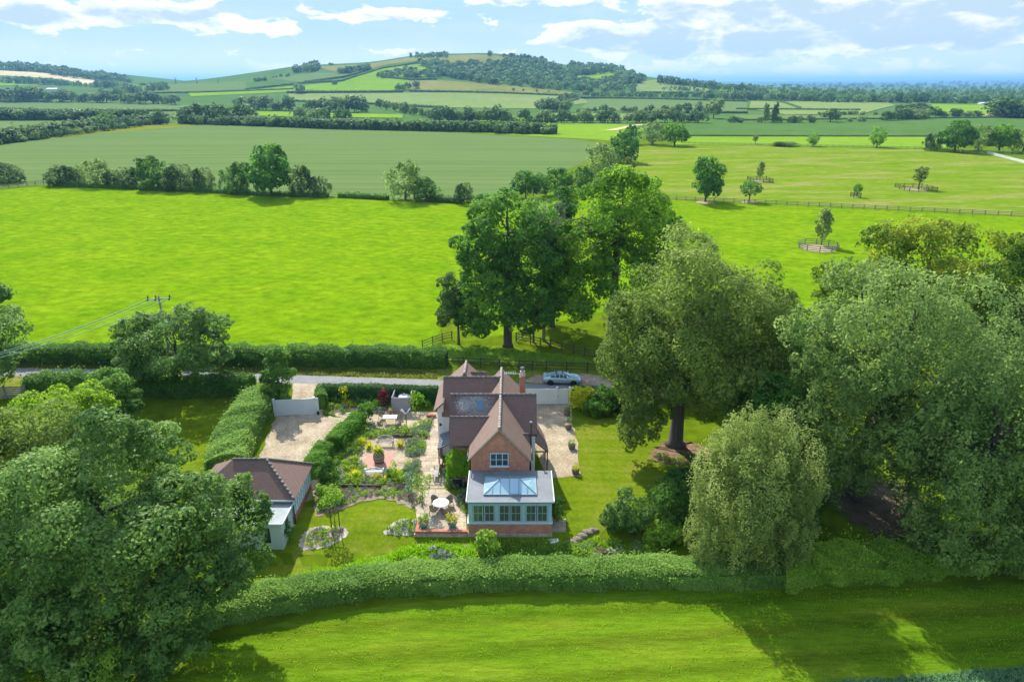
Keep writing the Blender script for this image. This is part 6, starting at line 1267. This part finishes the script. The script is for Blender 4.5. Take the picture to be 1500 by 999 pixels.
# planters
def pot(x, y, prof, m, label, name='planter', plants=(), z=.04, group=None, hoop=False, cat='planter'):
    r = empty(name, (x,y,z), 0, label, cat, group); b = MB(); b.lathe((0,0,0), prof, 18); part(r, 'pot', m, b); top = prof[-1]
    b = MB(); b.lathe((0,0,top[1]-.02), [(top[0]*.9,0),(top[0]*.88,.03)], 14); part(r, 'compost', 'soil', b)
    if hoop:
        for h in hoop: b = MB(); k = np.interp(h, [p[1] for p in prof], [p[0] for p in prof]); b.lathe((0,0,h-.02), [(k+.012,0),(k+.014,.05)], 18); part(r, 'hoop', 'black', b)
    for k, lm, pr, ph, lb in plants: plant(k, lm, x, y, pr, ph, lb, None, z=z+top[1]-.05)
    return r
x, y = pp_(555.5,677); pot(x, y, [(.44,0),(.53,.3),(.56,.55),(.54,.8),(.48,1.0)], 'barrel', 'large old barrel planter on the terracotta paving diamond', 'barrel_planter', (('spiky','bronze',.85,.9,'bronze and green spiky plant in the large barrel'),('mound','lime_leaf',.62,.55,'yellow-green foliage spilling from the large barrel')), hoop=(.12,.5,.86))
for px, py, lb, (k, lm) in [(830.5,608,'planter nearest the white gates',('mound','topiary')),(832.5,628,'second planter from the white gates',('tall','hedge')),(837.5,657,'third planter from the white gates, with mixed flowers',('mound','fern')),(843,693,'planter farthest from the white gates, with yellow flowers',('mound','yellow'))]:
    x, y = pp_(px, py); pot(x, y, [(.30,0),(.36,.22),(.38,.40),(.40,.46)], 'barrel', 'dark half-barrel ' + lb, 'half_barrel', ((k, lm, .46, .5, 'plant in the dark half-barrel ' + lb),), hoop=(.1,.34), group='half-barrels along the right gravel')
for px, py, lb, lm in [(621,772.5,'left teal glazed planter on the parapet side of the patio','fern'),(662.5,771.5,'right teal glazed planter on the parapet side of the patio','bronze')]:
    x, y = pp_(px, py); pot(x, y, [(.24,0),(.36,.2),(.40,.38),(.43,.44)], 'teal', lb, 'teal_planter', (('mound',lm,.6,.75,'flowers filling the ' + lb),), group='teal planters')
x, y = pp_(572,606.5); pot(x, y, [(.14,0),(.20,.3),(.23,.42)], 'terracotta', 'small terracotta pot in front of the flower border', 'flower_pot', (('mound','bronze',.2,.3,'little plant in the terracotta pot'),))
x, y = pp_(512.5,617); r = empty('bird_bath', (x,y,.03), 0, 'small stone bird bath beside the glossy column bush', 'bird bath'); b = MB(); b.lathe((0,0,0), [(.2,0),(.18,.08),(.09,.16),(.08,.6),(.14,.68)], 14); part(r, 'pedestal', 'stone', b); b = MB(); b.lathe((0,0,.68), [(.12,0),(.34,.10),(.36,.15),(.30,.15),(.1,.08)], 18); part(r, 'bowl', 'stone', b)
# three-armed folded washing line
x, y = pp_(595.5,624.5); r = empty('washing_line', (x,y,.03), .2, 'dark post with three pale raised arms beside the dining table', 'washing line'); b = MB(); b.tube([(0,0,0),(0,0,1.5)], .055, 8); part(r, 'post', 'timber_dark', b)
for a in (.4, 2.4, 3.3): b = MB(); b.tube([(0,0,1.45),(math.cos(a)*.55,math.sin(a)*.3,2.05)], [.05,.035], 8); part(r, 'arm', 'white', b)
# barbecue and gas bottle
x, y = pp_(670,712); r = empty('barbecue', (x,y,.03), R(4), 'black barbecue standing against the brick wall below the creeper', 'barbecue'); b = MB(); b.box(-.42,.42,-.26,.26,.12,.78); part(r, 'cabinet', 'black', b)
b = MB(); n = 9; vs = []
for i in range(n): t = math.pi*i/(n-1); vs += [(-.40,-math.cos(t)*.27,.86+math.sin(t)*.24),(.40,-math.cos(t)*.27,.86+math.sin(t)*.24)]
b.add(vs, [(2*i,2*i+1,2*i+3,2*i+2) for i in range(n-1)] + [tuple(range(0,2*n,2)), tuple(range(2*n-1,0,-2)), (0,2*n-2,2*n-1,1)]); part(r, 'lid', 'black', b); b = MB(); b.bar((-.3,-.31,.93),(.3,-.31,.93),.03); part(r, 'handle', 'pylon', b); b = MB(); b.box(-.72,-.44,-.22,.22,.78,.81); part(r, 'side_shelf', 'pylon', b); b = MB(); b.box(.44,.70,-.22,.22,.78,.81); part(r, 'side_shelf', 'pylon', b)
x, y = pp_(679.5,714); r = empty('gas_bottle', (x,y,.03), 0, 'dark green gas bottle beside the barbecue', 'gas bottle'); b = MB(); b.lathe((0,0,0), [(.15,0),(.16,.03),(.16,.42),(.10,.54),(.05,.58)], 14); M['bottle'] = mat('dark_green_paint', (.01,.10,.07), rough=.4); part(r, 'body', 'bottle', b); b = MB(); b.lathe((0,0,.57), [(.04,0),(.04,.06),(.08,.07),(.08,.11)], 10); part(r, 'valve', 'pylon', b)
# grey screen round the tank
M['screen'] = mat('grey_weathered_boards', (.22,.22,.225), (.33,.33,.335), scale=2.5, rough=.85, stretch=(.4,.4,9))
r = empty('tank_screen', (-12.5,69.7,0), 0, 'grey boarded screen fence enclosing the white tank', 'fence')
def boards(x0, x1, y0, y1, h, root, name='panel'):
    b = MB(); n = 12
    for k in range(n): z0 = .04 + (h-.04)*k/n; b.bar((x0,y0,z0+h/n/2),(x1,y1,z0+h/n/2), .03, h/n*.9)
    b.bar((x0,y0,h+.02),(x1,y1,h+.02),.09,.04); b.build(name, M['screen'], root)
boards(-1.05,.95,0,0,1.8,r); boards(-1.05,-1.05,.08,3.0,1.8,r); boards(-1.05,.95,3.08,3.08,1.8,r); boards(.95,.95,1.2,3.0,1.8,r)
for px_, py_ in ((-1.05,0),(.95,0),(-1.05,3.04),(.95,3.04)): b = MB(); b.obox((px_,py_,0),.13,.13,1.92); b.build('post', M['screen'], r)
r = empty('oil_tank', (-12.45,71.4,0), 0, 'white domed tank inside the grey screen', 'tank'); b = MB(); b.lathe((0,0,0), [(.72,0),(.78,.1),(.78,1.05),(.62,1.32),(.25,1.42)], 20); part(r, 'body', 'white', b); b = MB(); b.lathe((0,0,1.41), [(.20,0),(.2,.1),(.12,.13)], 12); part(r, 'lid', 'pylon', b)
a, c = G(620,588), G(630,587); r = empty('fence_panel', (a[0],a[1],0), 0, 'narrow grey fence panel between the climbing shrub and the house', 'fence'); boards(0, float(c[0]-a[0]), 0, 0, 1.55, r); b = MB(); b.obox((float(c[0]-a[0])+.08,0,0),.13,.13,1.7); b.build('post', M['screen'], r)
# wire fence before the lane hedge
pts = gp([(476,592),(484,588),(545,588),(600,590),(640,592)]); fence('thin metal post and wire fence in front of the dark lane hedge', pts, 1.6, 1, M['sheet'], step=3.0, pw=.06, rw=.03, name='wire_fence')
# timber edging of the beds, little brick wall
def edging(a, c, z0, z1, m, label, name='timber_edging', cat='edging', w=.16): b = MB(); p, q = G(*a), G(*c); L_ = np.hypot(*(q-p)[:2]); b.obox(((p[0]+q[0])/2,(p[1]+q[1])/2,z0), L_, w, z1-z0, math.atan2(q[1]-p[1], q[0]-p[0])); o = b.build(name, M[m]); return tag(o, label, cat)
edging((488,713),(558,714),-.1,.30,'timber_dark','long dark timber edging between the bench bed and the crescent bed'); edging((576,640),(607,641),-.1,.34,'timber_dark','short dark timber edging below the dining gravel bed'); edging((634,612),(624,643),-.1,.26,'timber_dark','dark timber edging along the left side of the paved path')
edging((625,611),(639,611),-.1,.35,'brick_wall','small low brick wall across the top of the paved path','low_wall','wall',.3)
M['rock'] = mat('brown_grey_rock', (.15,.12,.09), (.30,.25,.19), scale=4, bump=.8, bscale=7, rough=.95)
# rocks, slab
for i, (px, py, s, lb) in enumerate([(838,795,.36,'leftmost rough rock of the row at the lawn foot'),(846,790,.34,'second rough rock of the row at the lawn foot'),(853,785,.33,'third rough rock of the row at the lawn foot'),(861,780,.36,'fourth rough rock of the row at the lawn foot'),(869,777,.36,'topmost rough rock of the row at the lawn foot'),(829,797,.25,'small rock beside the pale stone block')]):
    p = T(px, py); bm = bmesh.new(); bmesh.ops.create_icosphere(bm, subdivisions=3, radius=s)
    for v in bm.verts: k = 1 + .35*noise.noise(v.co*2.2 + Vector((i*7,0,0))) + .12*noise.noise(v.co*6); v.co = Vector((v.co.x*k*1.25, v.co.y*k*.85, v.co.z*k*.6))
    me = bpy.data.meshes.new('rock'); bm.to_mesh(me); bm.free(); me.materials.append(M['rock']); o = link('rock', me, None, p + np.array([0,0,.05])); tag(o, lb, 'rock', 'rocks at the lawn foot')
p = T(812,797); b = MB(); b.obox((0,0,-.1),.75,.55,.42,.1); b.obox((0,0,.33),.68,.48,.05,.1); o = b.build('stone_block', M['render'], None, p); tag(o, 'pale square stone block at the right corner of the orangery plinth', 'stone block')
# gates
def gate_panel(root, w, h, m, name='panel', x0=0.0):
    b = MB(); n = max(6, int(w/.16)); [b.box(x0+.06+(w-.12)*i/n+.004, x0+.06+(w-.12)*(i+1)/n-.004, -.02,.02,.08,h-.08) for i in range(n)]; o = b.build(name, M[m], root)
    b = MB(); b.box(x0,x0+.06,-.035,.035,.05,h); b.box(x0+w-.06,x0+w,-.035,.035,.05,h); b.box(x0+.06,x0+w-.06,-.035,.035,.05,.16); b.box(x0+.06,x0+w-.06,-.035,.035,h-.1,h+.02); b.build('frame', M[m], o); return o
M['gate_grey'] = mat('pale_grey_gate_paint', (.50,.55,.55), (.55,.60,.595), scale=1, rough=.5); M['gate_white'] = mat('white_gate_paint', (.64,.67,.67), (.69,.72,.715), scale=1, rough=.5)
p0, p1 = G(405,609.5), G(461,606.5); w = float(np.hypot(*(p1-p0)[:2])); r = empty('driveway_gate', p0, math.atan2(p1[1]-p0[1],p1[0]-p0[0]), 'wide pale grey boarded gate closing the gravel drive on the left', 'gate'); gate_panel(r, w, 1.95, 'gate_grey')
for x in (-.12, w+.05): b = MB(); b.box(x-.1,x+.1,-.1,.1,-.1,2.05); q = b.build('post', M['gate_grey'], r); b = MB(); b.box(x-.13,x+.13,-.13,.13,2.055,2.11); b.build('cap', M['white'], q)
b = MB(); b.box(w+.16,w+.55,-.03,.03,0,2.0); b.build('side_panel', M['gate_grey'], r); b = MB(); b.box(w+.3,w+.55,-.25,-.04,0,.35); b.build('gate_motor', M['black'], r)
p0, p1 = G(769,592), G(834,592); w = float(np.hypot(*(p1-p0)[:2])); r = empty('white_gates', p0, math.atan2(p1[1]-p0[1],p1[0]-p0[0]), 'white boarded double gates at the right of the house, one wide and one narrow leaf', 'gate'); k = w*.715; g = gate_panel(r, k-.1, 1.95, 'gate_white'); g2 = gate_panel(r, w-k-.2, 1.95, 'gate_white', 'panel', k+.06)
for x in (-.1, k, w): b = MB(); b.box(x-.09,x+.09,-.09,.09,-.1,2.1); q = b.build('post', M['gate_white'], r); b = MB(); b.lathe((x,0,2.11), [(.15,0),(.15,.05),(.06,.14)], 8); b.build('cap', M['white'], q)
b = MB(); b.box(k+.12,k+.16,-.08,-.03,.9,1.15); b.build('handle', M['black'], g2)

# ------------------------------------------------------------------ garage and annexe on the left
gar = empty('garage', (-21.2,51.5,0), 0, 'timber-framed white garage with hipped plum tiled roof', 'garage')
def gb(b, n_, m, p=None): return b.build(n_, M[m], p or gar)
X0, X1, Y0, Y1, ZE = -5.6, 2.7, -2.5, 2.6, 2.45
b = MB(); b.box(X0,X1+.03,Y0-.03,Y1,-.6,.55); gb(b, 'brick_plinth', 'brick_wall')
b = MB(); b.box(X0,X1,Y0,Y1,.55,ZE); gb(b, 'wall', 'render')
b = MB(); n = 9
for i in range(n+1): y = Y0 + (Y1-Y0)*i/n; b.box(X1+.005,X1+.05,y-.06,y+.06,.56,ZE-.13)
b.box(X1+.005,X1+.045,Y0,Y1,ZE-.125,ZE); b.box(X1+.005,X1+.045,Y0,Y1,1.4,1.5)
for i in range(6): x = X0 + (X1-X0)*i/5; b.box(x-.07,x+.07,Y0-.05,Y0-.005,.56,ZE)
gb(b, 'timber_frame', 'sage')
e, zr = .32, 4.62
def gslab(p): b = MB(); b.slab(p, .12); return gb(b, 'roof_slope', 'tile')
A_ = [(X0-.3,Y0-e,ZE-.05),(X1+e,Y0-e,ZE-.05),(0,.05,zr),(-2.9,.05,zr)]; gslab(A_); gslab([(X1+e,Y0-e,ZE-.05),(X1+e,Y1+e,ZE-.05),(0,.05,zr)]); gslab([(X1+e,Y1+e,ZE-.05),(X0-.3,Y1+e,ZE-.05),(-2.9,.05,zr),(0,.05,zr)]); gslab([(X0-.3,Y1+e,ZE-.05),(X0-.3,Y0-e,ZE-.05),(-2.9,.05,zr)])
b = MB()
for p, q in (((X1+e,Y0-e,ZE),(0,.05,zr+.03)),((X1+e,Y1+e,ZE),(0,.05,zr+.03)),((0,.05,zr+.03),(-2.9,.05,zr+.03))):
    k = int((Vector(q)-Vector(p)).length/.4); [b.tube([Vector(p).lerp(Vector(q), i/k), Vector(p).lerp(Vector(q), (i+.95)/k)], .11, 7) for i in range(k)]
gb(b, 'hip_tiles', 'ridge_dark')
b = MB(); b.tube([(X0,Y0-e-.04,ZE-.1),(X1+e,Y0-e-.04,ZE-.1)], .06, 8); gb(b, 'gutter', 'sage_pale'); b = MB(); b.tube([(X1+.1,Y0-.1,ZE-.15),(X1+.1,Y0-.1,-.3)], .045, 8); gb(b, 'downpipe', 'black')
ann = empty('annexe', (-20.9,47.2,-.45), 0, 'flat-roofed sage grey annexe in front of the garage', 'annexe')
def ab(b, n_, m, p=None): return b.build(n_, M[m], p or ann)
b = MB(); b.box(-3.6,2.3,-1.1,1.65,-.3,2.34); aw = ab(b, 'wall', 'gate_grey')
b = MB(); [b.box(-3.6+i*.3+.01,-3.6+(i+1)*.3-.01,-1.125,-1.103,-.1,2.3) for i in range(19)]; [b.box(2.303,2.325,-1.1+i*.3+.01,-1.1+(i+1)*.3-.01,-.1,2.3) for i in range(9)]; ab(b, 'cladding', 'gate_grey', aw)
b = MB(); b.box(-3.8,2.5,-1.3,1.68,2.35,2.44); M['felt'] = mat('grey_felt_roof', (.27,.30,.29), (.34,.37,.355), scale=.8, rough=.85, fine=(4,.1)); ab(b, 'flat_roof', 'felt')
b = MB(); b.bar((-3.82,-1.3,2.42),(2.52,-1.3,2.42),.06,.18); b.bar((2.52,-1.27,2.42),(2.52,1.68,2.42),.06,.18); ab(b, 'fascia', 'sage_pale')
b = MB(); b.box(.85,1.45,-1.17,-1.13,.5,2.05); q = ab(b, 'window', 'sage_pale'); b = MB(); b.box(.91,1.39,-1.185,-1.172,.56,1.99); ab(b, 'pane', 'glass', q)
b = MB(); b.box(2.33,2.37,-.4,.5,.9,2.05); q = ab(b, 'window', 'sage_pale'); b = MB(); b.box(2.372,2.384,-.34,.44,.96,1.99); ab(b, 'pane', 'glass', q)

# ------------------------------------------------------------------ car
def car():
    x, y = pp_(823,560.5); r = empty('car', (x,y,.035), R(-4), 'light silver-blue fastback coupe parked on the dirt by the lane', 'car')
    mp = bpy.data.materials.new('silver_blue_car_paint'); mp.use_nodes = True; p = mp.node_tree.nodes['Principled BSDF']; p.inputs['Base Color'].default_value = (.40,.53,.56,1); p.inputs['Metallic'].default_value = .35; p.inputs['Roughness'].default_value = .32; p.inputs['Coat Weight'].default_value = .8; p.inputs['Coat Roughness'].default_value = .06; M['car_paint'] = mp
    # stations along the length: x, half width, sill z, belt z, roof z, roof half width
    S = [(-2.36,.62,.42,.80,.82,.55),(-2.28,.80,.30,.90,.93,.66),(-1.95,.90,.24,.97,1.02,.72),(-1.45,.93,.22,.98,1.16,.66),(-.85,.93,.21,.96,1.34,.60),(-.30,.93,.21,.95,1.40,.58),(.15,.93,.21,.94,1.38,.58),(.60,.93,.21,.93,1.22,.62),(1.02,.92,.22,.93,1.00,.74),(1.45,.91,.23,.88,.93,.72),(1.9,.88,.25,.80,.85,.68),(2.22,.78,.30,.68,.73,.58),(2.36,.60,.36,.55,.58,.46)]
    b = MB(); vs = []; fs = []
    for (X, w, s, bl, rf, rw) in S: vs += [(X,-w*.9,s),(X,-w,s+(bl-s)*.45),(X,-w*.965,bl),(X,-rw,rf-.04),(X,-rw*.55,rf),(X,rw*.55,rf),(X,rw,rf-.04),(X,w*.965,bl),(X,w,s+(bl-s)*.45),(X,w*.9,s)]
    n = 10
    for i in range(len(S)-1):
        for k in range(n): fs.append((i*n+k, i*n+(k+1)%n, (i+1)*n+(k+1)%n, (i+1)*n+k))
    fs += [tuple(range(n-1,-1,-1)), tuple((len(S)-1)*n+k for k in range(n))]
    b.add(vs, fs, True); body = part(r, 'body', 'car_paint', b)
    def quad(i0, i1, k0, k1, shrink, name, off=.012):
        c = np.array(vs, float).reshape(len(S), n, 3); P = [c[i0,k0], c[i1,k0], c[i1,k1], c[i0,k1]]; m = np.mean(P, 0); P = [m + (q-m)*shrink for q in P]
        N = np.cross(P[1]-P[0], P[3]-P[0]); N /= np.linalg.norm(N); out = m - np.array([m[0]*.4,0,.6]); N = N if N.dot(out) > 0 else -N; b = MB(); b.slab([tuple(q + N*off) for q in P], .01, tuple(N)); return b
    for k0, k1 in ((2,3),(7,6)):
        for i0, i1 in ((3,4),(4,5),(5,6),(6,7)): part(r, 'side_window', 'dark_glass', quad(i0, i1, k0, k1, .88, ''))
    b = MB()
    for i0, i1 in ((6,7),(7,8)): q = quad(i0, i1, 3, 6, .93, '', .03); b.add(q.v, q.f)
    part(r, 'windscreen', 'dark_glass', b); b = MB()
    for i0, i1 in ((2,3),(3,4)): q = quad(i0, i1, 3, 6, .90, '', .03); b.add(q.v, q.f)
    part(r, 'rear_screen', 'dark_glass', b); q = quad(4, 6, 3, 6, .94, '', .05); part(r, 'sunroof', 'dark_glass', q)
    M['rubber'] = mat('tyre_rubber', (.02,.02,.02), rough=.85); M['alloy'] = mat('dark_alloy', (.06,.06,.065), rough=.35, metal=.8); M['lamp'] = mat('headlamp_glass', (.75,.78,.8), rough=.1, spec=.8); M['tail'] = mat('tail_lamp_red', (.35,.02,.02), rough=.2)
    for X in (-1.42, 1.42):
        for s in (-1, 1):
            b = MB(); n2 = 20; prof = [(.20,-.11),(.30,-.115),(.335,-.08),(.335,.08),(.30,.115),(.20,.11)]; v2 = [(X+rr*math.cos(2*math.pi*k/n2), s*.86+yy, .335+rr*math.sin(2*math.pi*k/n2)) for rr, yy in prof for k in range(n2)]; b.add(v2, [(i*n2+k, i*n2+(k+1)%n2, (i+1)*n2+(k+1)%n2, (i+1)*n2+k) for i in range(5) for k in range(n2)], True); wh = part(r, 'wheel', 'rubber', b)
            b = MB()
            for k in range(5): a = k*1.2566; b.bar((X,s*.955,.335),(X+.21*math.cos(a),s*.955,.335+.21*math.sin(a)),.05,.03,(0,1,0))
            b.tube([(X,s*.90,.335),(X,s*.93,.335)], .205, 16); part(wh, 'rim', 'alloy', b)
            b = MB(); b.tube([(X,s*.80,.345),(X,s*.942,.345)], .385, 18); part(r, 'wheel_arch', 'black', b)
    for s in (-1,1):
        b = MB(); b.add([(2.10,s*.80,.66),(2.30,s*.60,.56),(2.29,s*.62,.66),(2.02,s*.78,.76)], [(0,1,2,3)]); vs2 = [Vector(q)+Vector((.035,s*.03,.02)) for q in b.v]; b = MB(); b.slab(vs2, .02, (1,s*.6,.3)); part(r, 'headlight', 'lamp', b)
        b = MB(); b.slab([(-2.30,s*.80,.74),(-2.385,s*.52,.74),(-2.375,s*.52,.86),(-2.25,s*.80,.88)], .03, (-1,s*.4,0)); part(r, 'tail_light', 'tail', b)
        b = MB(); b.obox((.72,s*1.0,.95),.16,.22,.13,0); part(r, 'mirror', 'car_paint', b)
        b = MB(); b.bar((-.45,s*.945,.80),(-.22,s*.945,.80),.02,.03); part(r, 'door_handle', 'car_paint', b)
    b = MB(); b.box(2.30,2.385,-.34,.34,.36,.50); part(r, 'grille', 'black', b)
car()

# ------------------------------------------------------------------ person behind the lumpy hedge
def person():
    x, y = pp_(478,671); r = empty('person', (x,y,.03), R(200), 'dark-haired person in dark blue top standing beside the lumpy hedge', 'person')
    J = {'pelvis':((0,0,.95),.15),'waist':((0,0,1.10),.135),'chest':((0,.01,1.32),.155),'neckb':((0,0,1.46),.075),'neck':((0,.01,1.53),.055),'headlow':((0,.025,1.60),.075),'head':((0,.03,1.68),.095),'crown':((0,.02,1.755),.065)}
    E = [('pelvis','waist'),('waist','chest'),('chest','neckb'),('neckb','neck'),('neck','headlow'),('headlow','head'),('head','crown')]
    for s, q in ((-1,'l'),(1,'r')):
        J.update({q+'sh':((s*.19,0,1.42),.065),q+'el':((s*.25,.04,1.15),.046),q+'wr':((s*.22,.20,.98),.034),q+'ha':((s*.20,.27,.95),.038),q+'hip':((s*.095,0,.90),.105),q+'kn':((s*.11,.03,.50),.066),q+'an':((s*.11,0,.09),.045),q+'to':((s*.12,.16,.04),.04)})
        E += [('chest',q+'sh'),(q+'sh',q+'el'),(q+'el',q+'wr'),(q+'wr',q+'ha'),('pelvis',q+'hip'),(q+'hip',q+'kn'),(q+'kn',q+'an'),(q+'an',q+'to')]
        for f_, (dx, dz, ln) in enumerate([(-.02,.01,.075),(-.007,.014,.085),(.007,.012,.08),(.02,.006,.062)]): J[q+'f%d'%f_] = ((s*.20+dx,.27+ln,.93+dz),.010); E.append((q+'ha',q+'f%d'%f_))
        J[q+'th'] = ((s*.20-s*.045,.30,.96),.011); E.append((q+'ha',q+'th'))
    ks = list(J); me = bpy.data.meshes.new('body'); me.from_pydata([J[k][0] for k in ks], [(ks.index(a), ks.index(c)) for a, c in E], []); o = link('body', me, r)
    md = o.modifiers.new('skin', 'SKIN'); [setattr(v, 'radius', (J[ks[i]][1],)*2) for i, v in enumerate(me.skin_vertices[0].data)]; me.skin_vertices[0].data[0].use_root = True; s2 = o.modifiers.new('sub', 'SUBSURF'); s2.levels = s2.render_levels = 1
    dg = bpy.context.evaluated_depsgraph_get(); m2 = bpy.data.meshes.new_from_object(o.evaluated_get(dg)); o.modifiers.clear(); o.data = m2; m2.name = 'body'
    M['skin'] = mat('skin', (.52,.33,.24), rough=.6); M['navy'] = mat('navy_cloth', (.03,.05,.13), (.04,.07,.17), scale=8, rough=.9); M['jeans'] = mat('dark_jeans', (.04,.05,.07), rough=.9); M['hair'] = mat('dark_brown_hair', (.03,.018,.012), rough=.6)
    m2.materials.clear(); [m2.materials.append(M[k]) for k in ('skin','navy','jeans')]
    for p in m2.polygons: c = p.center; p.use_smooth = True; p.material_index = 2 if c.z < .93 and abs(c.x) < .19 and c.y < .19 else (1 if c.z < 1.49 and not (c.y > .10 and c.z < 1.12) else 0)
    b = MB(); b.lathe((0,.005,1.62), [(.095,0),(.112,.06),(.108,.12),(.07,.165),(.02,.18)], 14); b.v = [(X, Y - .02 if Y > .05 else Y, Z) for X, Y, Z in b.v]; part(r, 'hair', 'hair', b)
    b = MB(); b.lathe((0,.125,1.665), [(.012,-.02),(.02,-.01),(.008,.03)], 8); part(r, 'nose', 'skin', b)
    for s in (-1,1): b = MB(); b.lathe((s*.036,.118,1.69), [(.004,-.008),(.012,0),(.004,.008)], 8); part(r, 'eye', 'black', b)
    b = MB(); b.box(-.025,.025,.112,.12,1.615,1.625); part(r, 'mouth', 'tail', b)
person()
